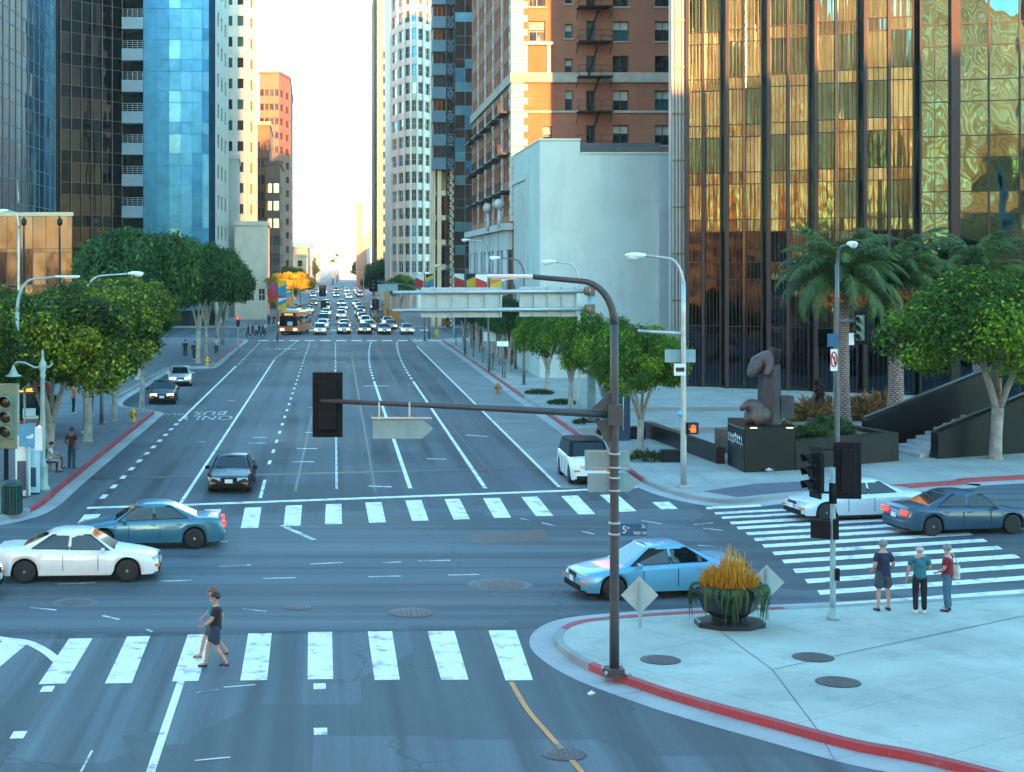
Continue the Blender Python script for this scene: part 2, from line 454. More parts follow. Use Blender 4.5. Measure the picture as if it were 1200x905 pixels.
# ---- paint on the road
mk = MB(); wn = MB(); ZM = .011
def px_quad(mb, q, z=ZM): mb.poly([G(x, y, z) for x, y in q])
near_stripes = [((3.3, 751), (36, 751), (-26, 803), (-62, 803)), ((81, 748.5), (108.5, 748), (77, 801), (45, 802)), ((149, 746), (176, 745.5), (154.5, 800.5), (123, 801)),
    ((220, 744), (247.5, 743.5), (232.5, 798), (201.5, 798.5)), ((291, 742.5), (318.5, 742), (313, 797), (281.5, 797.5)), ((361, 741), (389, 740.5), (390.5, 795.8), (360.5, 796.3)),
    ((431, 740), (459.5, 739.7), (468.5, 796.6), (439, 797)), ((501, 739.8), (532.5, 739.5), (549, 796.5), (517, 796.8)), ((572.5, 739), (604.5, 738.6), (624.5, 797), (592.5, 797.4))]
for q in near_stripes: px_quad(mk, q)
far_stripes = [((335, 592.7), (354, 592), (352, 616), (332.3, 616.5)), ((382, 591), (400.3, 590.5), (400.7, 614), (380.7, 614.5)), ((428, 589), (447, 588.5), (452.3, 612), (432.5, 612.7)),
    ((475, 586.7), (494, 586), (502.3, 610), (483, 610.5)), ((521, 585), (538.6, 584.5), (550.7, 608.3), (531.6, 609)), ((566, 584), (585.6, 583.6), (599, 606.6), (579, 607)),
    ((611, 582.5), (630, 582), (648.5, 604.6), (628.3, 605)), ((657.3, 581.3), (677, 580.7), (697.6, 602.5), (678, 603)), ((703, 580), (723.5, 579.5), (746, 599), (726, 600)),
    ((764, 588.5), (784, 588), (794.5, 596.4), (775, 597)), ((287, 595), (306.3, 594.5), (302.7, 618.6), (282, 619)), ((240, 597.3), (259.3, 596.7), (252, 620.5), (231.5, 621.3)),
    ((193, 599), (212, 598.5), (201, 623), (181, 623.6)), ((146, 601), (165, 600.5), (150, 625), (130, 625.8)), ((99, 603), (118, 602.5), (99, 627.5), (79, 628))]
for q in far_stripes: px_quad(mk, q)
rs = [(827, 594.4, 597), (837, 600.5, 603), (845, 605.6, 608.2), (855, 611.5, 614.7), (863, 617.3, 620.6), (874, 624, 627.4), (883, 630.6, 634.2), (893, 638.1, 642), (905, 646.7, 650.7), (916, 656, 660.4), (929, 666.7, 671.7), (943, 678.8, 683.8), (957.5, 692, 697.2), (979, 707, 711.5)]
for i, (x, ya, yb) in enumerate(rs):
    a = G(x, ya, ZM); b = G(x + (yb - ya) * .7, yb, ZM); L = 7.6 if i else 2.2
    mk.poly([a, b, b + V((L, L * .20, 0)), a + V((L, L * .20, 0))])
def seg(mb, x0, y0, x1, y1, w=.12, z=ZM):
    t = (V((x1, y1)) - V((x0, y0))).normalized(); n = V((-t.y, t.x)) * w / 2
    mb.poly([(x0 - n.x, y0 - n.y, z), (x1 - n.x, y1 - n.y, z), (x1 + n.x, y1 + n.y, z), (x0 + n.x, y0 + n.y, z)])
# stop line of the avenue
a = G(209, 592.3); b = G(660, 575.6); seg(mk, -9.2, a.y - .45, a.x, a.y, .3); seg(mk, a.x, a.y, b.x, b.y, .3); seg(mk, b.x, b.y, 12.3, b.y + .7, .3)
# lanes
seg(mk, -5.85, 37.9, -5.80, 96, .14)
for k in range(12): seg(mk, -5.8 + .11 * k, 97 + 1.9 * k, -5.75 + .11 * k, 97.9 + 1.9 * k, .14)
for k in range(11): seg(mk, -9.0, 38.8 + 1.78 * k, -9.0, 39.5 + 1.78 * k, .22)
seg(mk, -9.0, 58, -8.85, 90, .16)
for k in range(13): seg(mk, -8.8, 91.5 + 2.0 * k, -8.8, 92.4 + 2.0 * k, .14)
seg(mk, -2.9, 38.9, -2.95, 42.2, .13)
for k in range(27): seg(mk, -3.0, 45.5 + 2.75 * k, -3.0, 46.4 + 2.75 * k, .15)
for k in range(12): seg(mk, 0.0, 86 + 2.7 * k, 0.02, 87.1 + 2.7 * k, .13)
seg(wn, 0.05, 40.5, 0.0, 86, .10)
for X in (3.0, 6.03): seg(mk, X + .02, 40.6, X, 78, .17); [seg(mk, X + .004 * k * k, 79.5 + 2.2 * k, X + .004 * k * k, 80.6 + 2.2 * k, .18) for k in range(18)]
seg(mk, 9.08, 40.8, 9.05, 112, .15)
seg(mk, 2.1, 75, 4.0, 75, .22)
# far stop line / far crosswalks, painted as short blocks
for k in range(12): seg(mk, -9.2 + 1.85 * k, 120.2, -8.0 + 1.85 * k, 120.2, 1.1)
for k in range(12): seg(mk, -7.6 + 1.75 * k, 139.5, -6.4 + 1.75 * k, 139.5, 1.6)
# worn lane bars
for (x0, y0, x1, y1) in ((348, 526, 372, 526), (343, 541.5, 368, 541.5), (358, 507, 368, 507), (432, 570, 459, 571), (361.6, 478, 371, 478), (500, 538, 523, 538.5), (546, 510, 572, 512), (296, 513, 312, 513), (291, 519.5, 312, 519.5), (233, 518, 240, 518), (330, 616, 368, 633), (267, 470, 275, 470), (392, 425, 406, 425), (297, 427, 310, 427)):
    p = G(x0, y0); q = G(x1, y1); seg(wn, p.x, p.y, q.x, q.y, .18)
# guide dashes through the crossing
for (x0, y0, x1, y1) in ((257, 664.5, 294, 662.5), (364, 661.5, 402, 659.5), (448, 660, 470, 659), (188, 681.5, 225, 680.5), (308, 678.5, 346, 677.5), (432, 676.5, 470, 675.5), (68, 685, 112, 683.3), (490, 658, 528, 657), (525, 674.5, 562, 673.5), (35, 712.5, 66, 715.5), (120, 722, 140, 726.5), (172, 738, 178, 741), (132, 667, 163, 666), (232, 636, 267, 635), (752, 610.5, 776, 614.5), (813, 615.3, 836, 613), (824, 619.5, 847, 622), (682, 623, 697, 626.5), (668, 669, 705, 668), (690, 701, 700, 702), (818, 639.5, 839, 641), (610, 608, 620, 610), (635, 613, 651, 617)):
    p = G(x0, y0); q = G(x1, y1); seg(wn, p.x, p.y, q.x, q.y, .08)
a = G(212, 799); b = G(186, 905); seg(mk, a.x, a.y, b.x - .1, b.y - 3, .16)
# arc marking at the lower left
arc = smooth_path([G(x, y).xy for x, y in ((-30, 742), (0, 749), (30, 753), (52, 763), (68, 776), (80, 788))], 6)
for i in range(len(arc) - 1):
    seg(mk, arc[i].x, arc[i].y, arc[i + 1].x + (arc[i + 1].x - arc[i].x) * .15, arc[i + 1].y + (arc[i + 1].y - arc[i].y) * .15, .22, ZM + .002 + i * 1e-4)
for x, y in ((374, 805), (375, 858), (21, 862), (55, 808)): 
    p = G(x, y); seg(mk, p.x - .12, p.y, p.x + .14, p.y + .01, .3)
for (x0, y0, x1, y1) in ((230, 812, 256, 809), (262, 806, 299, 803), (228, 892, 270, 888), (285, 714, 312, 717), (95, 905, 108, 880)):
    p = G(x0, y0); q = G(x1, y1); seg(wn, p.x, p.y, q.x, q.y, .045)
struct('road_markings', mk, M['mark']); struct('worn_road_markings', wn, M['markworn'])
om = MB(); pts = smooth_path([G(x, y).xy for x, y in ((599, 800), (618, 832), (640, 858), (664, 885), (682, 906), (700, 930))], 5)
for i in range(len(pts) - 1): seg(om, pts[i].x, pts[i].y, pts[i + 1].x, pts[i + 1].y, .11, .012 + i * 2e-4)
struct('orange_marking', om, M['orange'])
def text_mesh(txt, size, mat, name, sx=1.0, sy=1.0, extrude=0.0, spacing=1.0):
    cu = bpy.data.curves.new(name, 'FONT'); cu.body = txt; cu.size = size; cu.align_x = 'CENTER'; cu.align_y = 'CENTER'; cu.extrude = extrude; cu.space_character = spacing
    ob = bpy.data.objects.new(name, cu); COL.objects.link(ob)
    me = bpy.data.meshes.new_from_object(ob.evaluated_get(bpy.context.evaluated_depsgraph_get()))
    bpy.data.objects.remove(ob); bpy.data.curves.remove(cu)
    for v in me.vertices: v.co.x *= sx; v.co.y *= sy
    me.materials.clear(); me.materials.append(mat); me.name = name
    return me
for txt, x, y, s in (('BUS', 247, 484, 1.0), ('ONLY', 242, 489.5, 1.0), ('BUS', 203, 485.5, .62), ('ONLY', 329, 409, 1.1)):
    p = G(x, y, .012)
    o = link('lane_word', text_mesh(txt, 1.15 * s, M['markworn'], 'lane_word', 1.0, 2.0 if s >= 1 else 1.3, 0, 1.05), None, p, PI); tag(o, kind='structure')

# ---- tar bands and patches that show as darker shapes
M['tar'] = pm('tar seal', (.028, .031, .036), .55, 0, .25, 1.2, world=True)
tb = MB()
a = G(60, 561); b = G(640, 549); seg(tb, -10.6, a.y - .1, 9.0, b.y + .1, .30, .007)
px_quad(tb, ((552, 627), (636, 620), (646, 634), (553, 637)), .007)
px_quad(tb, ((142, 862), (185, 858), (216, 903), (168, 910)), .005)
for (x, y, L, w, an) in ((6.6, 50, 14, .10, PI / 2 + .02), (-1.4, 60, 40, .12, PI / 2 - .01), (1.6, 70, 60, .10, PI / 2), (-4.2, 50, 22, .09, PI / 2), (4.6, 95, 40, .10, PI / 2), (-2, 47, 12, .05, .05), (3, 44, 8, .05, 0)):
    dx, dy = math.cos(an) * L / 2, math.sin(an) * L / 2; seg(tb, x - dx, y - dy, x + dx, y + dy, w, .0065)
struct('tar_seals', tb, M['tar'])
rr = MB(); z = .159
for q in (((930, 780), (948, 787)),): pass
for (x0, y0, x1, y1) in ((845, 741, 905, 785), (905, 785, 960, 858), (960, 858, 985, 905), (905, 785, 1010, 762), (716, 815, 752, 811), (738, 789, 742, 797), (744, 803, 752, 811), (768, 803, 777, 811), (1010, 762, 1200, 722)):
    p = G(x0, y0, .15); q = G(x1, y1, .15); seg(rr, p.x, p.y, q.x, q.y, .017, .156)
struct('pavement_joints', rr, M['tar'])

M['ring'] = pm('worn concrete ring', (.12, .14, .15), .8, 0, .3, 2, dirt=.5)
# ---- manhole covers
def manhole(x, y, r, label, z=.012, pale=False, group='manhole covers'):
    p = G(x, y, z); t = thing('manhole_cover', label, 'manhole cover', (p.x, p.y, z - .011), 0, group)
    mb = MB(); mb.lathe([(r * (1.28 if pale else 1.08), .002), (r * (1.26 if pale else 1.06), .012), (r * 1.01, .012)], 32); mb.build('collar', M['ring'] if pale else M['tar'], t)
    mb = MB(); mb.lathe([(r, .004), (r, .015), (r * .97, .018), (r * .2, .018)], 32); 
    for k in range(-3, 4):
        for j in range(-3, 4):
            if k * k + j * j < 11: mb.box((k * r * .24, j * r * .24, .019), (r * .12, r * .12, .006))
    mb.build('lid', M['iron'], t)
manhole(88, 706, .46, 'ringed manhole cover in the crossing just in front of the white sedan', pale=True)
manhole(349, 711.5, .36, 'manhole cover in the asphalt between the walking pair and the centre of the crossing')
manhole(482, 718, .55, 'large manhole cover just beyond the near crosswalk', pale=False)
manhole(586, 685, .72, 'widest manhole cover in the middle of the crossing', pale=True)
manhole(774, 773, .42, 'round iron cover in the corner pavement beside the tall signal pole', .163)
manhole(953, 770, .43, 'round iron cover in the corner pavement, upper of the two right ones', .163)
manhole(982, 799, .44, 'round iron cover in the corner pavement, lower of the two right ones', .163)
manhole(661, 884, .38, 'manhole cover beside the orange line on the near road')
# ------------------------------------------------------------------ buildings
def inframe(p):
    if p[1] < 1: return False, 0
    px = CX + p[0] / p[1] * F; py = CY - (p[2] - HC) / p[1] * F
    return (-15 < px < 1215 and -15 < py < 920), p[1]
def rebase(t):
    """move a thing's Empty to the middle of its base, leaving its parts where they are"""
    ks = [o for o in COL.objects if o.parent == t]
    big = max((o for o in ks if o.data and len(o.data.vertices)), key=lambda o: max(v.co.z for v in o.data.vertices) * len(o.data.vertices) ** .1)
    n = len(big.data.vertices); c = sum((v.co for v in big.data.vertices), V((0, 0, 0))) / n + big.location
    c.z = .15
    t.location = t.location + c
    for o in ks: o.location = o.location - c
class Bld:
    def __init__(s, name, label, cat='building', loc=(0, 0, 0), group=None, limit=100):
        s.t = thing(name, label, cat, (0, 0, 0), 0, group); s.wins = {}; s.limit = limit
    def wall(s, mb, name, mats): return mb.build(name, mats, s.t)
    def win(s, kind, me, p, rz, tilt=(0, 0)):
        s.wins.setdefault(kind, []).append((me, V(p), rz, tilt))
    def finish(s):
        for kind, L in s.wins.items():
            key = lambda w: (0 if inframe(w[1])[0] else 1, w[1].y)
            L.sort(key=key)
            rest = {}
            for i, (me, p, rz, tilt) in enumerate(L):
                if i < s.limit and inframe(p)[0] or len(L) <= 24:
                    o = link(kind, me, s.t, p, rz); o.rotation_euler = (tilt[0], tilt[1], rz)
                else: rest.setdefault(tuple(m.name for m in me.materials), []).append((me, p, rz, tilt))
            if rest:
                mb = MB(); mats = []
                for names, ws in rest.items():
                    off = len(mats); mats += [bpy.data.materials[x] for x in names]
                    for me, p, rz, tilt in ws:
                        mat = Matrix.Translation(p) @ Matrix.Rotation(rz, 4, 'Z') @ Matrix.Rotation(tilt[1], 4, 'Y') @ Matrix.Rotation(tilt[0], 4, 'X')
                        vs = [mat @ v.co for v in me.vertices]
                        for f in me.polygons: pass
                        k = len(mb.v); mb.v += [tuple(v) for v in vs]
                        for f in me.polygons:
                            mb.f.append(tuple(i + k for i in f.vertices)); mb.m.append(off + f.material_index); mb.sm.append(False)
                o = mb.build(kind, mats, s.t); o['kind'] = 'stuff'
                if kind == 'pane': o['label'] = 'smaller and higher panes of the curtain wall'
        rebase(s.t)
_wc = {}
def win_mesh(w, h, nx, ny, fm, gm, fr=.07, bar=.045, dep=.09, blind=0.0, bm=None):
    key = (round(w, 2), round(h, 2), nx, ny, fm.name, gm.name, fr, bar, blind)
    if key in _wc: return _wc[key]
    mb = MB()
    mb.boxz(-w / 2, -w / 2 + fr, 0, dep, 0, h, 0); mb.boxz(w / 2 - fr, w / 2, 0, dep, 0, h, 0)
    mb.boxz(-w / 2 + fr, w / 2 - fr, 0, dep, 0, fr, 0); mb.boxz(-w / 2 + fr, w / 2 - fr, 0, dep, h - fr, h, 0)
    for i in range(1, nx):
        x = -w / 2 + w * i / nx; mb.boxz(x - bar / 2, x + bar / 2, .01, dep - .02, fr, h - fr, 0)
    for j in range(1, ny):
        z = h * j / ny
        for i in range(nx):
            xa = -w / 2 + w * i / nx + (fr if i == 0 else bar / 2); xb = -w / 2 + w * (i + 1) / nx - (fr if i == nx - 1 else bar / 2)
            mb.boxz(xa, xb, .012, dep - .02, z - bar / 2, z + bar / 2, 0)
    mb.quad((-w / 2 + fr * .5, dep * .6, fr * .5), (w / 2 - fr * .5, dep * .6, fr * .5), (w / 2 - fr * .5, dep * .6, h - fr * .5), (-w / 2 + fr * .5, dep * .6, h - fr * .5), 1)
    mats = [fm, gm]
    if blind:
        mats.append(bm); z0 = h - fr - (h - 2 * fr) * blind
        mb.quad((-w / 2 + fr, dep * .55, z0), (w / 2 - fr, dep * .55, z0), (w / 2 - fr, dep * .55, h - fr), (-w / 2 + fr, dep * .55, h - fr), 2)
    _wc[key] = mb.data('window', mats); return _wc[key]
def facade(mb, O, U, W, H, openings, depth, mi=0, ri=0):
    """wall with real openings (u0,u1,v0,v1), reveals going depth inwards"""
    O = V(O); U = V(U).normalized(); Z = V((0, 0, 1)); Nn = U.cross(Z)
    us = sorted({0, W} | {round(x, 4) for o in openings for x in o[:2]}); vs_ = sorted({0, H} | {round(x, 4) for o in openings for x in o[2:4]})
    import bisect
    holes = set()
    for (a, b, c, d) in [o[:4] for o in openings]:
        ia, ib = us.index(round(a, 4)), us.index(round(b, 4)); ic, id_ = vs_.index(round(c, 4)), vs_.index(round(d, 4))
        for i in range(ia, ib):
            for j in range(ic, id_): holes.add((i, j))
    pt = lambda u, v, k=0.0: O + U * u + Z * v - Nn * k
    for j in range(len(vs_) - 1):
        i = 0
        while i < len(us) - 1:
            if (i, j) in holes: i += 1; continue
            k = i
            while k < len(us) - 1 and (k, j) not in holes: k += 1
            mb.quad(pt(us[i], vs_[j]), pt(us[k], vs_[j]), pt(us[k], vs_[j + 1]), pt(us[i], vs_[j + 1]), mi); i = k
    for (a, b, c, d) in [o[:4] for o in openings]:
        e = depth + .02
        mb.quad(pt(a, c), pt(b, c), pt(b, c, e), pt(a, c, e), ri); mb.quad(pt(a, d, e), pt(b, d, e), pt(b, d), pt(a, d), ri)
        mb.quad(pt(a, c, e), pt(a, d, e), pt(a, d), pt(a, c), ri); mb.quad(pt(b, c), pt(b, d), pt(b, d, e), pt(b, c, e), ri)
    return lambda u, v, k=depth: pt(u, v, k)
def punched(b, mb, O, U, W, H, cols, rows, fm, gms, depth=.22, nx=2, ny=2, mi=0, ri=0, kind='window', blinds=None, fr=.07, skip=lambda i, j: False):
    """regular windows: cols=[(u0,u1)], rows=[(v0,v1)]"""
    ops = [(c[0], c[1], r[0], r[1], i, j) for j, r in enumerate(rows) for i, c in enumerate(cols) if not skip(i, j)]
    pt = facade(mb, O, U, W, H, ops, depth, mi, ri)
    rz = math.atan2(U[1], U[0])
    for (a, c, d, e, i, j) in ops:
        gm = gms[R.randrange(len(gms))] if isinstance(gms, list) else gms
        bl = R.choice([0, 0, .35, .6]) if blinds else 0
        me = win_mesh(c - a, e - d, nx, ny, fm, gm, fr, .05, .09, bl, blinds)
        b.win(kind, me, pt((a + c) / 2, d, depth - .03), rz)
def regular(n, W, w, first=None):
    p = W / n
    return [((i + .5) * p - w / 2, (i + .5) * p + w / 2) for i in range(n)]
def pane_mesh(w, h, mat, t=.03):
    key = ('pane', round(w, 3), round(h, 3), mat.name)
    if key not in _wc:
        mb = MB(); mb.boxz(-w / 2, w / 2, 0, t, 0, h); _wc[key] = mb.data('pane', mat)
    return _wc[key]
def curtain(b, O, U, W, z0, z1, ncol, zs, mats, mull, jit=.004, kind='pane', mt=.06, md=.08, frame_name='mullion_grid', sub=0, back=None, skipz=None):
    """glass curtain wall: zs = list of (za, zb, material key list); each pane a thin box set with its own slight tilt"""
    O = V(O); U = V(U).normalized(); Z = V((0, 0, 1)); Nn = U.cross(Z); rz = math.atan2(U.y, U.x)
    cw = W / ncol
    for (za, zb, mk_) in zs:
        for i in range(ncol):
            m = mk_[R.randrange(len(mk_))] if isinstance(mk_, list) else mk_
            me = pane_mesh(cw - .02, zb - za - .02, m)
            p = O + U * (cw * (i + .5)) + Z * (za + .01 - O.z) 
            b.win(kind, me, p, rz, (R.gauss(0, jit), 0))
    mb = MB()
    bx = lambda u, w, za, zb, d0, d1: mb.box(O + U * u + Nn * (d0 + d1) / 2 + Z * ((za + zb) / 2 - O.z), (w, d1 - d0, zb - za), 0, rz)
    for i in range(ncol + 1): bx(cw * i, mt, z0, z1, -.02, md)
    for k, (za, zb, _) in enumerate(zs):
        bx(W / 2, W, za - .03, za + .03, -.02, md * .6)
    for i in range(ncol):
        for q in range(1, sub + 1): bx(cw * i + cw * q / (sub + 1), .03, z0, z1, -.01, .035)
    mb.build(frame_name, mull, b.t)
    bm = MB(); a = O - Nn * .14; e = a + U * W
    bm.quad((a.x, a.y, z0), (e.x, e.y, z0), (e.x, e.y, z1), (a.x, a.y, z1)); bm.build('back_wall', back or M['black'], b.t)
def floors(z0, z1, fh, vis, mv, ms):
    out = []; z = z0
    while z < z1 - .1:
        out.append((z, z + fh - vis, ms)); out.append((z + fh - vis, z + fh, mv)); z += fh
    return out

M['frame_dark'] = pm('dark window frame', (.03, .03, .035), .4, .4, .1, 5)
M['frame_white'] = pm('white window frame', (.6, .6, .57), .5, 0, .1, 5)
M['blind'] = pm('window blind', (.42, .40, .34), .8, 0, .1, 3)
M['win'] = clear_glass('window glass', (.02, .026, .03), .03, 1.9)
M['win_teal'] = clear_glass('teal window glass', (.03, .10, .11), .03, 1.9)
M['win_sky'] = glass('reflecting window glass', (.14, .17, .18), .05, .8)
M['g_teal'] = glass('dark teal mirror glass', (.115, .155, .125), .085, 1.7, zs=.07)
M['g_teal2'] = glass('deep teal mirror glass', (.035, .075, .075), .10, 1.7, zs=.07)
M['g_wavy'] = glass('wavy teal mirror glass', (.06, .13, .135), .26, .32, zs=.5)
M['g_spandrel'] = glass('teal spandrel glass', (.07, .10, .09), .08, 1.7, zs=.07)
M['g_blue'] = glass('blue mirror glass', (.020, .080, .19), .01, .3, .32)
M['g_blue2'] = glass('lighter blue mirror glass', (.026, .092, .20), .01, .3, .32)
M['g_blue3'] = glass('palest blue mirror glass', (.05, .13, .23), .01, .3, .28)
M['g_brown'] = glass('bronze mirror glass', (.020, .012, .012), .10, .3)
M['g_brown2'] = glass('dark bronze mirror glass', (.006, .005, .006), .10, .3)
M['g_copper'] = glass('copper mirror glass', (.085, .045, .040), .10, .8, .12)
M['g_ltteal'] = glass('office teal spandrel', (.012, .055, .11), .03, .4)
M['g_dark'] = glass('dark office glass', (.012, .025, .04), .06, .4)
M['g_gold'] = glass('glass tinted as golden reflection', (.40, .22, .10), .08, .6)  # gold of the low sun's reflection is put into the tint
M['g_pale'] = glass('pale sky glass', (.14, .20, .25), .04, .4)
M['mull_dark'] = pm('dark bronze mullion', (.028, .024, .026), .4, .5, .1, 5)
M['mull_fine'] = pm('fine blue mullion', (.02, .10, .16), .6, .0, .1, 5, spec=.2)
M['balc'] = pm('blue-grey balcony front', (.15, .20, .26), .7, 0, .1, 3)
M['mull_blue'] = pm('blue-grey mullion', (.07, .12, .17), .6, .1, .1, 5)
M['mull_brown'] = pm('brown mullion', (.10, .055, .04), .4, .3, .1, 5)
M['post_steel'] = glass('dark polished metal post', (.06, .08, .10), .02, .5, .16)
M['conc_white'] = pm('white rendered concrete', (.43, .465, .45), .8, 0, .08, .35, .15, 20, .01, world=True, dirt=.22)
M['conc_cream'] = pm('cream stone', (.55, .50, .44), .8, 0, .10, .5, .15, 18, .01, world=True, dirt=.2)
M['conc_grey'] = pm('grey stone', (.42, .41, .41), .8, 0, .10, .5, .15, 18, .01, world=True, dirt=.2)
M['stone_tan'] = pm('tan stone', (.50, .36, .24), .8, 0, .12, .5, .15, 18, .01, world=True, dirt=.2)
M['stone_pink'] = pm('pink granite', (.25, .15, .125), .6, 0, .12, .5, .1, 18, .01, world=True, dirt=.2)
M['roof'] = pm('roof felt', (.10, .10, .10), .9, 0, .2, .5, world=True)
def brick_mat(name, c1, c2, mortar, rotx=False):
    m, nt, b = new_mat(name); n = N(nt)
    g = n.n('ShaderNodeNewGeometry'); sx = n.n('ShaderNodeSeparateXYZ'); n.l(g.outputs['Position'], sx.inputs[0])
    cx = n.n('ShaderNodeCombineXYZ'); n.l(n.math('ADD', sx.outputs[0], sx.outputs[1]), cx.inputs[0]); n.l(sx.outputs[2], cx.inputs[1])
    bk = n.n('ShaderNodeTexBrick'); n.l(cx.outputs[0], bk.inputs['Vector'])
    bk.inputs['Scale'].default_value = 1; bk.inputs['Brick Width'].default_value = .46; bk.inputs['Row Height'].default_value = .16; bk.inputs['Mortar Size'].default_value = .012
    for k, c in (('Color1', c1), ('Color2', c2), ('Mortar', mortar)): bk.inputs[k].default_value = tuple(c) + (1,)
    f = n.noise(n.coord('World'), .35, 5, .65)
    c = n.mix(n.ramp(f, [(.35, .0), (.75, .55)]), bk.outputs[0], [x * .5 for x in c1])
    f2 = n.noise(n.coord('World', (1, 1, .15)), .9, 5, .65)
    c = n.mix(n.ramp(f2, [(.55, .0), (.75, .3)]), c, [min(1, x * 1.6) for x in c1])
    nt.links.new(c, b.inputs['Base Color']); b.inputs['Roughness'].default_value = .85
    return m
M['brick'] = brick_mat('red brick', (.36, .105, .050), (.31, .092, .048), (.22, .15, .12))
M['brick_dark'] = brick_mat('brown brick', (.17, .10, .08), (.14, .085, .07), (.2, .16, .14))

# ================= dark glass tower at the right (stepped facade)
b1 = Bld('glass_office_tower', 'dark teal glass office tower with stepped mirror facade behind the palms')
ZT = 62.0
edges = [803, 850, 898, 953, 1010, 1076]
p = V((25.62, 73.7)); fd = V((.981, -.19)).normalized()
M['g_low'] = glass('lower glass tinted as dark reflection', (.025, .04, .06), .05, .5)  # darker tint imitates the shaded street mirrored in the lower floors
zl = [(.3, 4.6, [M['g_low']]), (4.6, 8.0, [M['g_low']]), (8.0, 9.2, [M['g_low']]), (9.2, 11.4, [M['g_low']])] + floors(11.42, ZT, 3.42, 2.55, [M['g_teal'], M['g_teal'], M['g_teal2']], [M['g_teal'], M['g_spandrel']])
outline = [V((26.9, 80.2)), p.copy()]
posts = MB()
for i in range(5):
    # walk along the face until it reaches the px of the next step
    t = 0
    while True:
        q = p + fd * t
        if CX + q.x / q.y * F >= edges[i + 1] - 6: break
        t += .02
    U3 = V((fd.x, fd.y, 0)); Nn = U3.cross(V((0, 0, 1)))
    half = t / 2
    for h in range(2):
        O = V((p.x, p.y, .15)) + U3 * (half * h)
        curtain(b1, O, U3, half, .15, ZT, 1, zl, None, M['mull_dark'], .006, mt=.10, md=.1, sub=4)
    mid = V((p.x, p.y, 0)) + U3 * half
    rz = math.atan2(fd.y, fd.x)
    posts.box((mid + Nn * .12 + V((0, 0, ZT / 2))), (.20, .26, ZT), 1 if i % 2 else 0, rz)
    e0 = V((p.x, p.y, 0)); posts.box((e0 + Nn * .08 + V((.1, 0, ZT / 2))), (.22, .24, ZT + .02), 0, rz)
    q = p + fd * t
    outline.append(q.copy())
    # return face towards the street
    k = q + V((.12, -.62)) if i < 4 else q + V((.2, -.5))
    posts.slab([(q.x, q.y, .1), (k.x, k.y, .1), (k.x, k.y, ZT), (q.x, q.y, ZT)], (-1, 0, 0), .1, 1)
    outline.append(k.copy()); p = k
posts.build('post', [M['mull_dark'], M['post_steel']], b1.t)
# second front, turned a little towards the street
U3 = V((.96, -.20, 0)).normalized(); W2 = 26.0
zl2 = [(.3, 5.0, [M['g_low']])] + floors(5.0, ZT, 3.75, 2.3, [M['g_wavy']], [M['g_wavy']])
wcol = [0, 1.35, 1.95]
O = V((p.x, p.y, .15)); 
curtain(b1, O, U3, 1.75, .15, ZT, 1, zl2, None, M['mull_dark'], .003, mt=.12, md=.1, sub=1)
O2 = O + U3 * 2.3
pm_ = MB(); pm_.box(O + U3 * 2.02 + U3.cross(V((0, 0, 1))) * .2 + V((0, 0, ZT / 2)), (.55, .5, ZT), 0, math.atan2(U3.y, U3.x)); pm_.build('post', M['mull_dark'], b1.t)
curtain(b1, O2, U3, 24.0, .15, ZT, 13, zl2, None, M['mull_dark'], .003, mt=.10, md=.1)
e = O2 + U3 * 24; outline += [e.xy.copy(), V((e.x, 80.6)), V((26.9, 80.6))]
core = MB(); core.prism([(q.x + .0, q.y + .3) for q in outline[1:]], .1, ZT - .05, 0); core.build('core', M['black'], b1.t)
# ribbed narrow side, catching the late sun
rb = MB(); a = V((24.62, 73.72)); c = V((25.60, 73.70)); dU = (c - a).normalized(); L = (c - a).length
rbw = L / 4; Nn = V((dU.x, dU.y, 0)).cross(V((0, 0, 1)))
M['rib'] = pm('ribbed metal cladding', (.30, .31, .33), .45, .0, .08, 1.0, world=True)
sd = MB(); sd.boxz(24.62, 25.60, 73.74, 74.4, .1, ZT); sd.build('side_cladding', M['rib'], b1.t)
for i in range(5):
    q = a + dU * (rbw * i); rb.box((q.x + Nn.x * .04, q.y + Nn.y * .04, ZT / 2), (.05, .10, ZT), 0, math.atan2(dU.y, dU.x))
zz = 3.0
while zz < ZT: rb.box(((a.x + c.x) / 2 + Nn.x * .03, (a.y + c.y) / 2 + Nn.y * .03, zz), (L, .05, .10), 0, math.atan2(dU.y, dU.x)); zz += 3.42
rb.build('rib', M['mull_brown'], b1.t)
# ground floor doors
b1.finish()

# ================= low white block with blank wall
b2 = Bld('white_blank_building', 'low white windowless building with stained wall in front of the brick hotel')
wb = MB(); x0, x1, y0, y1 = 16.05, 26.4, 79.0, 90.6; xs = 19.2
wb.boxz(x0, xs, y0, y1, .1, 18.8); wb.boxz(xs, x1, y0 + .004, y1, .1, 17.75); b2.wall(wb, 'wall', M['conc_white'])
cp = MB(); cp.boxz(x0 - .06, xs + .05, y0 - .06, y1, 18.8, 18.94); cp.boxz(xs + .05, x1, y0 - .06, y1, 17.75, 17.87); cp.build('coping', M['conc_cream'], b2.t)
vt = MB()
for k in range(7): vt.boxz(x0 - .05, x0 + .02, 84.5 + k * .85, 85.0 + k * .85, 3, 15.6)
vt.build('vent', M['conc_grey'], b2.t)
fr_ = MB(); fr_.boxz(x0 - .16, x0 - .002, y0 + 4.8, y0 + 5.2, .2, 16.2); fr_.boxz(x0 - .16, x0 - .002, y0 + 4.8, y1, 16.2, 16.6); fr_.build('pilaster', M['conc_white'], b2.t)
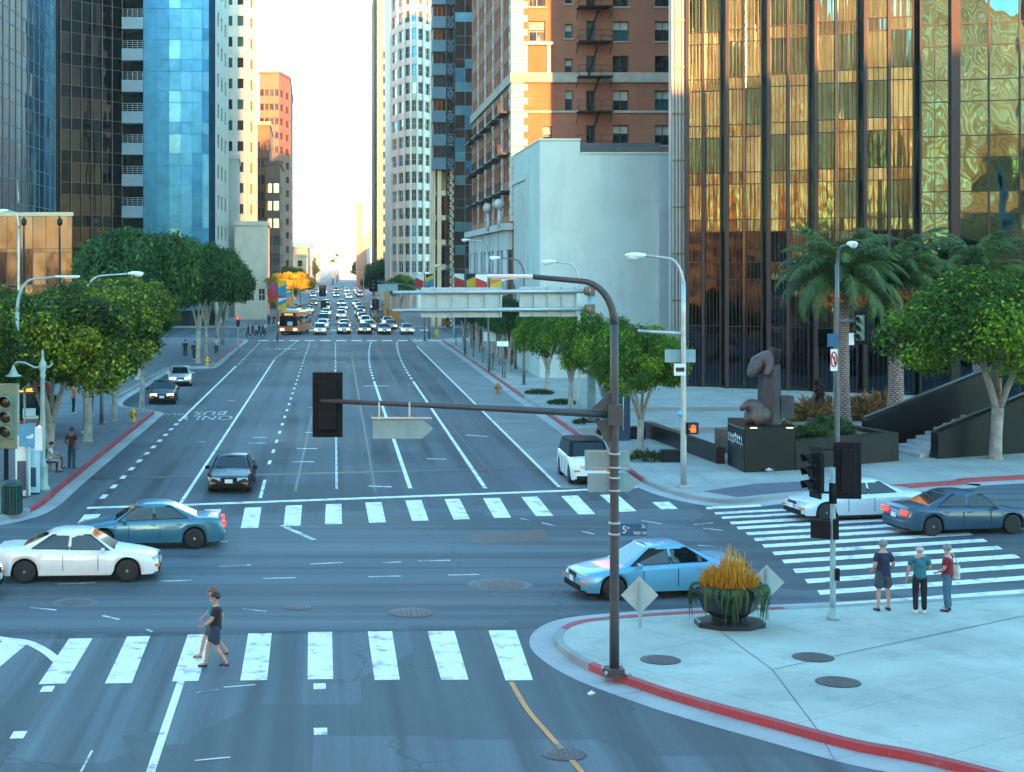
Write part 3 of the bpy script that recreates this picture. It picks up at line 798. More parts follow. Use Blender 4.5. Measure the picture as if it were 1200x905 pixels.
sl = MB(); sl.boxz(xs + .4, x1 - .1, y0 + 2.5, y0 + 6, 17.8, 18.9); sl.prism([(22.6, 80.4), (26.2, 80.4), (26.2, 84), (22.6, 84)], 17.8, 18.5); sl.build('roof_shed', M['roof'], b2.t)
db = MB()
for z_ in (9.3, 14.0): db.boxz(xs + .5, x1, y0 - .012, y0 + .01, z_, z_ + .05)
db.boxz(x1 - 1.1, x1, y0 - .3, y0 + .01, .2, 13.6); db.build('drain_channel', M['conc_grey'], b2.t)
b2.finish()

M['trim'] = pm('weathered stone trim', (.36, .30, .25), .85, 0, .2, .8, world=True, dirt=.4)
# ================= brick hotel
b3 = Bld('brick_hotel', 'tall red brick hotel with cream quoins and a black fire escape')
Y3 = 91.0; X3 = 16.0; W3 = 24.0; H3 = 58.0; L3 = 27.0
k = Y3 / F; zz = lambda py: HC + (CY - py) * k; xx = lambda px: (px - CX) * k - X3
FH = 40.6 * k
wl = MB(); base = zz(48.5)
ops = []; spec = []
nrow = range(-4, 7)
for r in nrow:
    s0 = base + FH * r
    if s0 + 2 > H3 or s0 < 14: continue
    row_top = s0 + 1.82
    def addw(pa, pb, kind, h=1.82, dz=0.0): ops.append((xx(pa), xx(pb), s0 + dz - .0, s0 + dz + h)); spec.append(kind)
    if r >= 0: addw(620, 639, 'pair')
    if r == -3: addw(636, 647, 'one', 1.7)
    if r >= -1: addw(662, 671, 'small', 1.3, .25)
    if r == -2: addw(662, 671.5, 'dark')
    addw(687, 697.5, 'door'); addw(718, 737, 'pair'); addw(767.5, 786.5, 'pair')
    for q in range(2): addw(830 + 45 * q, 849 + 45 * q, 'pair')
pt = facade(wl, (X3, Y3, 0), (1, 0, 0), W3, H3, ops, .25, 0, 0)
for o, kd in zip(ops, spec):
    nx = {'pair': 2, 'one': 1, 'small': 1, 'dark': 1, 'door': 2}[kd]
    gm = R.choice([M['win'], M['win_teal'], M['win']]); 
    if o[0] < 3.2: gm = M['win_sky']
    b3.win('window', win_mesh(o[1] - o[0], o[3] - o[2], nx, 2, M['frame_dark'], gm, .07, .06, .09, R.choice([0, 0, .4, .5]) if kd != 'door' else 0, M['blind']), pt((o[0] + o[1]) / 2, o[2], .2), 0)
# street front, with the stone base, tall columns and the balustrade
cols = []; ops2 = []
nb = 5; bw = L3 / nb
for i in range(nb):
    for j in range(3): ops2.append((i * bw + .9 + j * 1.25, i * bw + 1.75 + j * 1.25))
rows2 = [(base + FH * r, base + FH * r + 1.85) for r in range(-5, 7) if base + FH * r + 2 < H3]
# facade() works left to right seen from outside: from the far end to the near corner
O = (X3, Y3 + L3, 0)
allops = [(a, c, d, e) for (a, c) in ops2 for (d, e) in rows2] + [(i * bw + .9, (i + 1) * bw - .9, 5.6, 10.2) for i in range(nb)] + [(i * bw + 1.0, (i + 1) * bw - 1.0, .4, 3.9) for i in range(nb)]
pt2 = facade(wl, O, (0, -1, 0), L3, H3, allops, .3, 0, 0)
for (a, c, d, e) in allops:
    w_ = c - a
    b3.win('window' if w_ < 1.2 else 'tall_window', win_mesh(w_, e - d, 1 if w_ < 1.2 else 4, 2, M['frame_dark'], M['win'], .07, .06), pt2((a + c) / 2, d, .26), -PI / 2)
wl.quad((X3 + W3, Y3, 0), (X3 + W3, Y3 + L3, 0), (X3 + W3, Y3 + L3, H3), (X3 + W3, Y3, H3)); wl.quad((X3, Y3, H3), (X3 + W3, Y3, H3), (X3 + W3, Y3 + L3, H3), (X3, Y3 + L3, H3))
wl.quad((X3 + W3, Y3 + L3, 0), (X3, Y3 + L3, 0), (X3, Y3 + L3, H3), (X3 + W3, Y3 + L3, H3))
b3.wall(wl, 'brick_wall', [M['brick']])
st = MB()
z_ = 13.0; i = 0
while z_ < H3:
    w_ = 1.35 if i % 2 else 1.0
    st.boxz(X3 - .09, X3 + w_, Y3 - .09, Y3 + w_, z_, z_ + .58); z_ += .62; i += 1
st.build('quoins', M['conc_cream'], b3.t)
for (ya, yb, pr) in ((85.5, 97, .22), (130, 132.5, .12)):
    bt = MB()
    bt.boxz(X3 - pr, X3 + W3, Y3 - pr, Y3 - .003, zz(yb), zz(ya)); bt.boxz(X3 - pr - .002, X3 - .003, Y3 - pr - .002, Y3 + L3, zz(yb) + .003, zz(ya) - .003); bt.build('stone_band', M['trim'], b3.t)
bt = MB()
for q in (48.0,): bt.boxz(X3 - .5, X3 + W3, Y3 - .5, Y3 - .003, q, q + .7); bt.boxz(X3 - .502, X3 - .003, Y3 - .3, Y3 + L3, q + .003, q + .697)
bt.build('cornice', M['conc_cream'], b3.t)
su = MB(); sx0, sx1 = X3 + xx(618), X3 + xx(641); 
su.boxz(sx0 - .3, sx0, Y3 - .12, Y3 - .004, zz(89), zz(53)); su.boxz(sx1, sx1 + .3, Y3 - .12, Y3 - .004, zz(89), zz(53)); su.boxz(sx0 - .55, sx1 + .55, Y3 - .25, Y3 - .005, zz(53), zz(49.8)); su.build('blind_surround', M['conc_cream'], b3.t)
sills = MB()
for o, kd in zip(ops, spec):
    if kd != 'door': sills.boxz(X3 + o[0] - .1, X3 + o[1] + .1, Y3 - .1, Y3 - .002, o[2] - .11, o[2])
sills.build('sills', M['trim'], b3.t)
# stone base on the street front
sb = MB()
for i in range(nb):
    yb_ = Y3 + L3 - i * bw
    sb.boxz(X3 - .35, X3 - .003, yb_ - .85, yb_ - .05, .1, 12.2)
    sb.tube([(X3 - .5, yb_ - bw + .42, 5.4), (X3 - .5, yb_ - bw + .42, 10.4)], [.3, .25], 12)
    sb.boxz(X3 - .42, X3 - .004, yb_ - bw + .05, yb_ - .85, 3.95, 5.5)
    sb.boxz(X3 - .42, X3 - .004, yb_ - bw + .05, yb_ - .85, 10.4, 12.2)
sb.boxz(X3 - .9, X3 - .003, Y3 - .3, Y3 + L3, 12.2, 12.8)
sb.boxz(X3 - 1.1, X3 - .002, Y3 - .4, Y3 + L3, 4.95, 5.3)
sb.build('stone_base', M['conc_grey'], b3.t)
bl = MB()
yy = Y3 - .2
while yy < Y3 + L3: bl.tube([(X3 - .95, yy, 5.3), (X3 - .95, yy, 6.1)], [.09, .06], 6); yy += .45
bl.boxz(X3 - 1.1, X3 - .8, Y3 - .35, Y3 + L3, 6.1, 6.25); bl.build('balustrade', M['conc_grey'], b3.t)
# street-side bays above
sbk = MB(); i = 0
for i in range(nb + 1):
    yb_ = Y3 + L3 - i * bw
    z_ = 13; j = 0
    while z_ < H3 and 0 < i < nb + 1:
        sbk.boxz(X3 - .06, X3 - .002, yb_ - (.55 if j % 2 else .35) + .45, yb_ + (.55 if j % 2 else .35) + .0, z_, z_ + .55); z_ += .62; j += 1
sbk.build('stone_pier', M['conc_grey'], b3.t)
for z_ in (zz(131), zz(180), zz(225)):
    for i in range(nb): bc = MB(); bc.boxz(X3 - .95, X3 - .01, Y3 + i * bw + .8, Y3 + i * bw + 4.4, z_, z_ + .18); [bc.boxz(X3 - .93, X3 - .9, Y3 + i * bw + .8 + q * .3, Y3 + i * bw + .84 + q * .3, z_ + .18, z_ + 1.0) for q in range(12)]; bc.build('balcony', M['blackmetal'], b3.t)
# fire escape on the front
fe = MB(); fx0, fx1 = X3 + xx(675), X3 + xx(714)
plats = [base + FH * r - .28 for r in range(-3, 5)]
for i, z_ in enumerate(plats):
    fe.boxz(fx0, fx1, Y3 - 1.25, Y3 - .02, z_, z_ + .10)
    for q in range(4): fe.tube([(fx0 + (fx1 - fx0) * q / 3, Y3 - 1.2, z_ + .1), (fx0 + (fx1 - fx0) * q / 3, Y3 - 1.2, z_ + 1.05)], .025, 6)
    for h in (.55, 1.05): fe.tube([(fx0, Y3 - .05, z_ + h), (fx0, Y3 - 1.2, z_ + h), (fx1, Y3 - 1.2, z_ + h), (fx1, Y3 - .05, z_ + h)], .022, 6)
    for q in (0, 1): fe.tube([(fx0 if q == 0 else fx1, Y3 - .05, z_ - .85), (fx0 if q == 0 else fx1, Y3 - 1.15, z_)], .035, 6)
    if i + 1 < len(plats):
        a = V((fx0 + .9, Y3 - .75, z_ + .1)); c = V((fx0 + 1.9, Y3 - .75, plats[i + 1]))
        for dy in (-.28, .28): fe.tube([a + V((0, dy, 0)), c + V((0, dy, 0))], .04, 6)
        for q in range(12): fe.box(a.lerp(c, q / 12), (.2, .56, .03))
fe.build('fire_escape', M['blackmetal'], b3.t)
# lower canopy lamps of the hotel
lm = MB()
for yb_ in (92.2, 99): lm.tube([(X3 - .9, yb_, 12.4), (X3 - 1.0, yb_, 14.2)], [.3, .12], 10); lm.ball((X3 - 1, yb_, 14.6), .5, 10)
lm.build('roof_urn', M['conc_grey'], b3.t)
b3.finish()

# ================= glass building with the steel lattice mast
b4 = Bld('glass_bay_building', 'blue glass building with stacked grey bays and a lattice mast beyond the brick hotel')
Y4 = 148.0; k4 = Y4 / F; x4 = lambda px: (px - CX) * k4; z4 = lambda py: HC + (CY - py) * k4
fl = floors(.3, 60, 27.3 * k4, 2.1, [M['g_pale'], M['g_blue2'], M['g_pale']], [M['g_blue3'], M['g_pale']])
curtain(b4, (x4(533), Y4, .15), (1, 0, 0), 6.0, .15, 60, 4, fl, None, M['mull_blue'], .01)
bm_ = MB(); bm_.prism([(x4(505), Y4 + .2), (x4(533) + 16, Y4 + .2), (x4(533) + 16, Y4 + 30), (x4(505) + 3.0, Y4 + 30)], .1, 59.9); bm_.build('core', M['stone_tan'], b4.t)
bay = MB(); byw = MB()
zb = z4(200)
while zb < 58:
    bay.boxz(x4(505), x4(532), Y4 - 1.8, Y4 + .18, zb, zb + 1.7)
    bay.boxz(x4(505) + .15, x4(532) - .1, Y4 - 1.3, Y4 + .18, zb + 1.7, zb + 27.3 * k4)
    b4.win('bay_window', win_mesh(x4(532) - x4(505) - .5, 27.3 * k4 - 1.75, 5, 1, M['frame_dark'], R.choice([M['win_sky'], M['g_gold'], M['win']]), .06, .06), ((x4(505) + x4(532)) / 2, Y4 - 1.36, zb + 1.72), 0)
    zb += 27.3 * k4
bay.build('spandrel_bay', M['mull_blue'], b4.t)
pl = MB()
for px in (507, 514, 529): pl.boxz(x4(px) - .3, x4(px) + .3, Y4 - 1.0, Y4 + .15, .1, z4(200))
for q in range(6): pl.boxz(x4(505), x4(532), Y4 - .6, Y4 + .16, 1.2 + q * 3.6, 1.9 + q * 3.6)
pl.build('stone_frame', M['stone_tan'], b4.t)
for q in range(5):
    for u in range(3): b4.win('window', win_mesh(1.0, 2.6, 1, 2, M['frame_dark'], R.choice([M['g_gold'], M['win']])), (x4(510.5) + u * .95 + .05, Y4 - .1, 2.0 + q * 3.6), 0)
b4.finish()
lt = thing('lattice_mast', 'purple-grey steel lattice mast rising in front of the stacked glass bays', 'mast', (x4(525), Y4 - 3.2, .15))
mb = MB(); s = .55
for sx in (-s, s):
    for sy in (-s, s): mb.boxz(sx - .07, sx + .07, sy - .07, sy + .07, 0, 56)
mb.build('leg', M['blackmetal'], lt)
mb = MB(); z_ = 0
while z_ < 55:
    for (a, c) in (((-s, -s), (s, -s)), ((s, -s), (s, s)), ((s, s), (-s, s)), ((-s, s), (-s, -s))):
        mb.tube([(a[0], a[1], z_), (c[0], c[1], z_ + 1.1)], .045, 4, smooth=False); mb.tube([(c[0], c[1], z_), (a[0], a[1], z_ + 1.1)], .045, 4, smooth=False)
        mb.tube([(a[0], a[1], z_), (c[0], c[1], z_)], .045, 4, smooth=False)
    z_ += 1.1
mb.build('bracing', M['blackmetal'], lt)

# ================= white curved tower
b5 = Bld('white_curved_tower', 'white curved residential tower with a regular grid of windows')
Y5 = 192.0; x5 = lambda px, d=Y5: (px - CX) / F * d
npn = 8; pts = []
for i in range(npn + 1):
    t = i / npn; px = 458 + 62 * t
    d = Y5 + 9 * (2 * t - .9) ** 2
    pts.append(V((x5(px, d), d)))
wl = MB(); H5 = 84; M['bright'] = pm('bright white concrete', (.64, .62, .58), .8, 0, .06, .4, world=True)
for i in range(npn):
    a, c = pts[i], pts[i + 1]; L = (c - a).length; U = ((c - a).x, (c - a).y, 0)
    ncol = 1 
    rows = [(4.2 + j * 3.42, 4.2 + j * 3.42 + 2.2) for j in range(22)]
    punched(b5, wl, (a.x, a.y, 0), U, L, H5, [(L * .14, L * .86)], rows, M['frame_white'], [M['win'], M['win_sky'], M['g_pale'], M['win']] if i > 3 else [M['g_pale'], M['win'], M['g_pale'], M['g_blue3']], .2, 2, 2)
a, c = pts[-1], pts[0]
wl.add([(c.x, c.y, 0), (a.x, a.y, 0), (a.x + 2, a.y + 24, 0), (c.x, c.y + 24, 0), (c.x, c.y, H5), (a.x, a.y, H5), (a.x + 2, a.y + 24, H5), (c.x, c.y + 24, H5)], [(1, 2, 6, 5), (2, 3, 7, 6), (3, 0, 4, 7), (4, 5, 6, 7)])
b5.wall(wl, 'wall', M['bright'])
wf = MB()
for i in range(npn):
    a, c = pts[i], pts[i + 1]; q = a; wf.box((q.x, q.y - .1, H5 / 2), (.35, .5, H5), 0, 0)
wf.build('vertical_fin', M['bright'], b5.t); b5.finish()

# ================= pink granite tower and the peach block beyond
b6 = Bld('pink_granite_tower', 'slender pinkish granite tower with dark ribbon windows right of the bright sky')
Y6 = 285.0; k6 = Y6 / F; x6 = lambda px: (px - CX) * k6
wl = MB(); rows = [(3.6 + j * 3.55, 5.7 + j * 3.55) for j in range(24)]; W6 = x6(460) - x6(442)
punched(b6, wl, (x6(442), Y6, 0), (1, 0, 0), W6, 90, [(1.6, W6 - .4)], rows, M['frame_dark'], [M['win'], M['win_sky']], .2, 3, 1)
punched(b6, wl, (x6(442), Y6 + 22, 0), (0, -1, 0), 22, 90, regular(5, 22, 2.6), rows, M['frame_dark'], [M['win'], M['win_sky']], .2, 2, 1)
wl.quad((x6(442), Y6, 90), (x6(460), Y6, 90), (x6(460), Y6 + 22, 90), (x6(442), Y6 + 22, 90)); wl.quad((x6(460), Y6, 0), (x6(460), Y6 + 22, 0), (x6(460), Y6 + 22, 90), (x6(460), Y6, 90))
b6.wall(wl, 'wall', M['stone_pink'])
cr = MB(); cr.boxz(x6(438.5), x6(442) - .004, Y6 + 3, Y6 + 21, .1, 88); cr.build('side_shaft', M['brick_dark'], b6.t); b6.finish()
b7 = Bld('peach_billboard_block', 'peach stuccoed block with a tall billboard at the end of the right side')
M['peach'] = pm('peach stucco', (.58, .24, .13), .85, 0, .06, .3, world=True)
Y7 = 400.0; k7 = Y7 / F; x7 = lambda px: (px - CX) * k7; z7 = lambda py: HC + (CY - py) * k7
wl = MB(); wl.boxz(x7(418.5), x7(437), Y7, Y7 + 22, .1, z7(237)); b7.wall(wl, 'wall', M['peach'])
M['poster_sky'] = pm('billboard sky print', (.16, .34, .50), .6, 0, .25, .25, world=True); M['poster_hill'] = pm('billboard hill print', (.5, .24, .14), .6, 0, .25, .4, world=True)
pb = MB(); pb.boxz(x7(425), x7(437), Y7 - .35, Y7 - .005, z7(290), z7(240), 0); pb.add([(x7(425), Y7 - .36, z7(290)), (x7(437), Y7 - .36, z7(290)), (x7(437), Y7 - .36, z7(262)), (x7(431), Y7 - .36, z7(268)), (x7(427), Y7 - .36, z7(277)), (x7(425), Y7 - .36, z7(278))], [(0, 1, 2, 3, 4, 5)], 1)
pb.build('billboard', [M['poster_sky'], M['poster_hill']], b7.t); b7.finish()
b8 = Bld('teal_glass_hall', 'distant stepped teal glass building at the end of the avenue')
Y8 = 620.0; k8 = Y8 / F; x8 = lambda px: (px - CX) * k8; z8 = lambda py: HC + (CY - py) * k8
M['hall'] = pm('pale teal roof glass', (.16, .42, .42), .3, 0, .15, .1); M['hall2'] = pm('white glass', (.5, .6, .6), .3, 0, .1, .1)
fl = [(2, z8(312), [M['hall2']]), (z8(312), z8(305), [M['hall']]), (z8(305), z8(304), [M['hall2']]), (z8(304), z8(298), [M['hall']])]
curtain(b8, (x8(398), Y8, .1), (1, 0, 0), x8(422) - x8(398), 2, z8(298), 6, fl, None, M['mull_blue'], .01)
wl = MB(); wl.boxz(x8(398.5), x8(422), Y8 + .2, Y8 + 30, .1, z8(298.5)); b8.wall(wl, 'wall', M['conc_white']); b8.finish()

# ================= left side
b9 = Bld('copper_glass_building', 'low copper mirror-glass building at the left edge behind the trees')
Y9 = 92.0; k9 = Y9 / F; x9 = lambda px: (px - CX) * k9; z9 = lambda py: HC + (CY - py) * k9
W9 = x9(85) + 46; fl = floors(.3, 13.4, 3.3, 3.0, [M['g_copper']], [M['g_copper']])
curtain(b9, (-46, Y9 + 1.6, .15), V((W9, -1.6, 0)), W9, .15, 13.5, 18, fl, None, M['mull_brown'], .006, sub=0, mt=.04, md=.03)
wl = MB(); wl.prism([(-46, Y9 + 1.9), (x9(85), Y9 + .3), (-27.4, Y9 + 12), (-46, Y9 + 12)], .1, 13.6); wl.build('core', M['mull_brown'], b9.t)
wl = MB(); strip([(-46.2, Y9 + 1.45), (x9(85) + .1, Y9 - .15), (-27.3, Y9 + 12)], -.1, .25, 13.5, 13.85, None, 0, wl); wl.build('parapet', M['stone_tan'], b9.t); b9.finish()

b10 = Bld('teal_ribbon_office', 'teal office block with dark ribbon windows at the far left edge')
xa = -33.0; ya, yb = xa * F / (5 - CX), xa * F / (64 - CX)
kk = 0; fl = []
z_ = 6.0
while z_ < 70: fl.append((z_, z_ + 1.5, [M['g_ltteal']])); fl.append((z_ + 1.5, z_ + 4.0, [M['g_dark'], M['g_dark'], M['g_ltteal']])); z_ += 4.0
curtain(b10, (xa - .8, ya, .15), V((.8, yb - ya, 0)), yb - ya, .15, 70, 10, fl, None, M['mull_blue'], .004, mt=.08)
wl = MB(); wl.prism([(xa - 1.0, ya), (xa - .25, yb), (xa - 30, yb), (xa - 30, ya)], .1, 70); wl.build('core', M['black'], b10.t)
wl = MB(); wl.boxz(xa - 2.6, xa - .7, ya - .9, ya + .35, .1, 70.2); wl.build('corner_pier', M['mull_dark'], b10.t); b10.finish()

b11 = Bld('blue_glass_tower', 'blue mirror-glass tower with stacked balconies and a bronze glass wing')
Y11 = 147.0; k11 = Y11 / F; x11 = lambda px, d=Y11: (px - CX) / F * d; z11 = lambda py: HC + (CY - py) * k11
H11 = 78.0; fh = 36.8 * k11
def bl_floors(mv, ms, z0=.4):
    out = []; z_ = z11(-4 + 36.8 * 0) ; z_ = z_ - fh * math.floor((z_ - .4) / fh)
    while z_ < H11 - fh: out.append((z_, z_ + fh * .62, mv)); out.append((z_ + fh * .62, z_ + fh, ms)); z_ += fh
    return out
fb = bl_floors([M['g_blue'], M['g_blue'], M['g_blue2']], [M['g_blue'], M['g_blue2']])
cur = [(168, 0), (198, 0), (212, .02), (225, .08), (237, .25), (245, .6), (252, 1.4)]
pp = [V((x11(px, Y11 + dy), Y11 + dy)) for px, dy in cur]
matsets = [[M['g_blue'], M['g_blue']], [M['g_blue3'], M['g_blue2']], [M['g_blue'], M['g_blue2']], [M['g_blue2'], M['g_blue']], [M['g_blue3'], M['g_blue3'], M['g_blue2']], [M['g_blue'], M['g_blue2']]]
for i in range(len(pp) - 1):
    a, c = pp[i], pp[i + 1]; L = (c - a).length
    fb = bl_floors(matsets[i], matsets[i])
    curtain(b11, (a.x, a.y, .15), V((c.x - a.x, c.y - a.y, 0)), L, .15, H11, 2 if i == 0 else 1, fb, None, M['mull_fine'], .002, mt=.05, md=.03)
# white panelled street side
wl = MB(); a = pp[-1]; c = V((x11(268, 163), 163)); L = (c - a).length
rows = [(z_ + 1.3, z_ + 3.4) for z_ in [fb[0][0] + fh * j for j in range(16)] if z_ + 4 < H11]
punched(b11, wl, (a.x, a.y, 0), (c.x - a.x, c.y - a.y, 0), L, H11, [(2.5, 4.3), (6.2, 8.0), (10.2, 12.0)], rows, M['frame_dark'], [M['win_sky'], M['win']], .2, 1, 1)
b11.wall(wl, 'white_side', M['conc_white'])
# balconies
for (za, zb_, _) in bl_floors(0, 0)[::2]:
    x0, x1 = x11(143), x11(168)
    mb = MB(); mb.boxz(x0, x1 - .02, Y11 - .25, Y11 + 2.2, za - .2, za + 1.55); mb.build('balcony', M['balc'], b11.t)
    mb = MB()
    for h in (1.8, 2.1, 2.4, 2.7): mb.tube([(x0 + .1, Y11 - .2, za + h), (x1 - .1, Y11 - .2, za + h)], .035, 5)
    for q in range(5): mb.tube([(x0 + .12 + q * (x1 - x0 - .24) / 4, Y11 - .2, za + 1.55), (x0 + .12 + q * (x1 - x0 - .24) / 4, Y11 - .2, za + 2.72)], .035, 5)
    mb.build('railing', M['galv'], b11.t)
wl = MB(); wl.boxz(x11(143), x11(168), Y11 + 2.2, Y11 + 2.5, .1, H11); wl.build('balcony_recess', M['black'], b11.t)
# bronze wing, running back to the left
a = V((x11(71, 141.5), 141.5)); c = V((x11(143), Y11)); L = (c - a).length
fb = bl_floors([M['g_brown'], M['g_brown'], M['g_brown2']], [M['g_brown2']])
curtain(b11, (a.x, a.y, .15), V((c.x - a.x, c.y - a.y, 0)), L, .15, H11, 6, fb, None, M['mull_brown'], .004, mt=.12, md=.1)
wl = MB(); q0 = V((x11(65, 140.8), 140.8)); wl.slab([(q0.x, q0.y, .1), (a.x, a.y, .1), (a.x, a.y, H11), (q0.x, q0.y, H11)], (0, -1, 0), .4); wl.build('copper_corner', M['g_copper'], b11.t)
wl = MB(); wl.prism([(a.x + .3, a.y + .5), (c.x + .2, c.y + 2.6), (pp[0].x, pp[0].y + .5)] + [(q.x - .1, q.y + .4) for q in pp[1:]] + [(x11(268, 163) - .3, 163), (-50, 172)], .1, H11 - .1); wl.build('core', M['black'], b11.t); b11.finish()

def simple_block(name, label, pts, H, wallm, fm, gms, sides, fh, ww, wh, sill, ncols, z0=3.5, nx=1, ny=1, group=None, crown=None):
    """block on a ground polygon (counter-clockwise); sides listed get punched windows"""
    b = Bld(name, label, group=group); wl = MB(); n = len(pts)
    for i in range(n):
        a, c = V(pts[i]), V(pts[(i + 1) % n]); L = (c - a).length
        if i in sides:
            nc = ncols[sides.index(i)]
            rows = []; z_ = z0
            while z_ + fh < H: rows.append((z_ + sill, z_ + sill + wh)); z_ += fh
            w_ = min(ww, L / nc * .8)
            punched(b, wl, (a.x, a.y, 0), (c.x - a.x, c.y - a.y, 0), L, H, regular(nc, L, w_), rows, fm, gms[sides.index(i)] if isinstance(gms[0], list) else gms, .2, nx, ny)
        else: wl.quad((a.x, a.y, 0), (c.x, c.y, 0), (c.x, c.y, H), (a.x, a.y, H))
    wl.poly([(p[0], p[1], H) for p in pts]); b.wall(wl, 'wall', wallm)
    cp = MB(); loop = [V(p) for p in pts] + [V(pts[0])]
    strip(loop, -.25, .3, H - .1, H + .6, None, 0, cp); cp.build('cornice', crown or wallm, b.t)
    b.finish(); return b
M['brown'] = pm('brown stone', (.19, .085, .055), .8, 0, .15, .5, world=True)
# tan tower with grey front and golden street side
d1 = 186.0; xq = lambda px, d: (px - CX) / F * d
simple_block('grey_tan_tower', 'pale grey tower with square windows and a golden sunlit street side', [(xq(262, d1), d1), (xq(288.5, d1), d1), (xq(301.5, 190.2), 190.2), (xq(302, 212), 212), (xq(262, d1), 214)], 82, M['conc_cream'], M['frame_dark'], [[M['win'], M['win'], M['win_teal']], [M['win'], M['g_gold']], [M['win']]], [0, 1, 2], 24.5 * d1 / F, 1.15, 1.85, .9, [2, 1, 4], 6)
simple_block('cream_corner_building', 'low cream corner building with one dark window beside the dark trees', [(xq(275, 164), 164), (xq(313, 164), 164), (xq(316, 176), 176), (xq(275, 164), 178)], 15.6, M['conc_cream'], M['frame_white'], [M['win']], [0, 1], 7.2, 1.1, 2.0, 1.2, [3, 3], 2.0, 2, 2)
w = simple_block('white_narrow_building', 'narrow white blank building between the blue tower and the grey tower', [(xq(268, 172), 172), (xq(279, 172), 172), (xq(281, 184), 184), (xq(268, 172), 184)], ZD(186, 172), M['conc_white'], M['frame_white'], [M['win']], [1], 3.6, 1.2, 1.6, .8, [1], 6)
simple_block('red_cornice_building', 'reddish stone building with a heavy cornice beyond the tan tower', [(xq(300, 216), 216), (xq(316, 216), 216), (xq(320, 236), 236), (xq(300, 216), 238)], ZD(146, 216), M['brown'], M['frame_dark'], [M['win']], [0, 1], 3.6, 1.3, 2.0, .8, [3, 5], 4, 1, 2, crown=M['stone_tan'])
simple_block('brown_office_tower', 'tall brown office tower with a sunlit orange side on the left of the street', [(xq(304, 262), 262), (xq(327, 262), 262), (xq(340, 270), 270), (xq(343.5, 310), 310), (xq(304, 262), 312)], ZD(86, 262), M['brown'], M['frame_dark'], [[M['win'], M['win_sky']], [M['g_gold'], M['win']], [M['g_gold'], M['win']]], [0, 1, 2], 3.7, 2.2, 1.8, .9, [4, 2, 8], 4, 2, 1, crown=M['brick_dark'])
b = simple_block('dark_billboard_building', 'dark brown building carrying bright stacked billboards on the left pavement', [(xq(311, 206), 206), (xq(328, 206), 206), (xq(332, 222), 222), (xq(311, 206), 224)], ZD(192, 206), M['brick_dark'], M['frame_dark'], [M['win']], [0, 1], 3.6, 1.4, 2.0, .8, [2, 4], 5, 1, 2)
pc = [(.6, .12, .1), (.65, .45, .1), (.15, .3, .5), (.7, .62, .45), (.5, .2, .35)]
for i in range(9):
    mm = pm('poster print %d' % i, pc[i % 5], .6, 0, .6, 1.5, world=True)
    mb = MB(); x_ = xq(314 + (i % 3) * 5, 205.6); mb.boxz(x_, x_ + 1.5 + (i % 2) * .6, 205.4, 205.95, ZD(322 - i * 12, 205), ZD(314 - i * 12, 205)); mb.build('billboard', mm, b.t)
# ranks of low buildings running to the far end
fl_ = [(-9.5, -24, 322, 350, 12, 'stone_tan', 'ochre low-rise with small windows far down the left side'), (-9.8, -26, 352, 384, 15, 'stone_pink', 'pinkish mid-rise far down the left side, beyond the ochre one'), (-9.6, -24, 390, 440, 17, 'conc_cream', 'cream mid-rise far down the left side below the crane'), (-9.9, -25, 450, 520, 12, 'brick_dark', 'brown low-rise far down the left side past the crane'), (-10, -28, 560, 680, 16, 'stone_tan', 'hazy ochre block closing the left side of the avenue')]
for x0, x1, ya_, yb_, H_, mt, lab in fl_:
    simple_block('distant_building', lab, [(x1, ya_), (x0, ya_), (x0, yb_), (x1, yb_)], H_, M[mt], M['frame_dark'], [M['win'], M['win_sky']], [0, 1], 3.7, 1.5, 1.9, .9, [4, 7], 4, 1, 2, group='far buildings along the avenue')
fr2 = [(12, 30, 222, 262, 9, 'conc_white', 'white low shop row in front of the pink tower'), (12.5, 30, 360, 420, 15, 'conc_grey', 'grey low-rise behind the peach block'), (12.5, 30, 430, 540, 12, 'stone_pink', 'pinkish low-rise far down the right side')]
for x0, x1, ya_, yb_, H_, mt, lab in fr2:
    simple_block('distant_building', lab, [(x0, yb_), (x0, ya_), (x1, ya_), (x1, yb_)], H_, M[mt], M['frame_dark'], [M['win'], M['win_sky']], [0, 1], 3.7, 1.6, 2.0, .9, [5, 4], 1, 2, 2, group='far buildings along the avenue')

M['ochre'] = pm('ochre stone', (.82, .32, .055), .8, 0, .12, .5, world=True)
# ================= buildings outside the picture: they shade the street and stand in the mirror glass
simple_block('added_shade_slab', 'unseen stone slab behind the camera, added to shade the street', [(42.3, -230), (80, -230), (80, -10), (42.3, -10)], 39.5, M['conc_grey'], M['frame_dark'], [M['win']], [2], 4, 2.2, 2.4, .9, [10], 5)  # slab added out of view to keep the low sun off the street
simple_block('added_shade_tower', 'unseen stone tower behind the camera, added to shade the left towers', [(16.5, -124), (41.8, -124), (41.8, -9), (16.5, -9)], 106, M['conc_grey'], M['frame_dark'], [M['win']], [2], 4, 2.0, 2.4, .9, [5], 5)  # tower added out of view to shade the fronts of the left towers
simple_block('golden_office_block', 'ochre office block across the avenue, outside the left edge', [(-75, -48), (-44, -40), (-33, 12), (-64, 20)], 50, M['ochre'], M['frame_dark'], [M['win']], [1, 2], 3.8, 2.0, 2.2, .9, [16, 8], 4, 1, 1, crown=M['conc_cream'])
simple_block('rose_office_block', 'rose stone office block behind the ochre one, outside the picture', [(-90, -300), (-50, -300), (-50, -50), (-90, -50)], 82, M['ochre'], M['frame_dark'], [M['win']], [1, 2], 3.9, 3.0, 2.2, .8, [50, 10], 4, 1, 2, crown=M['conc_cream'])
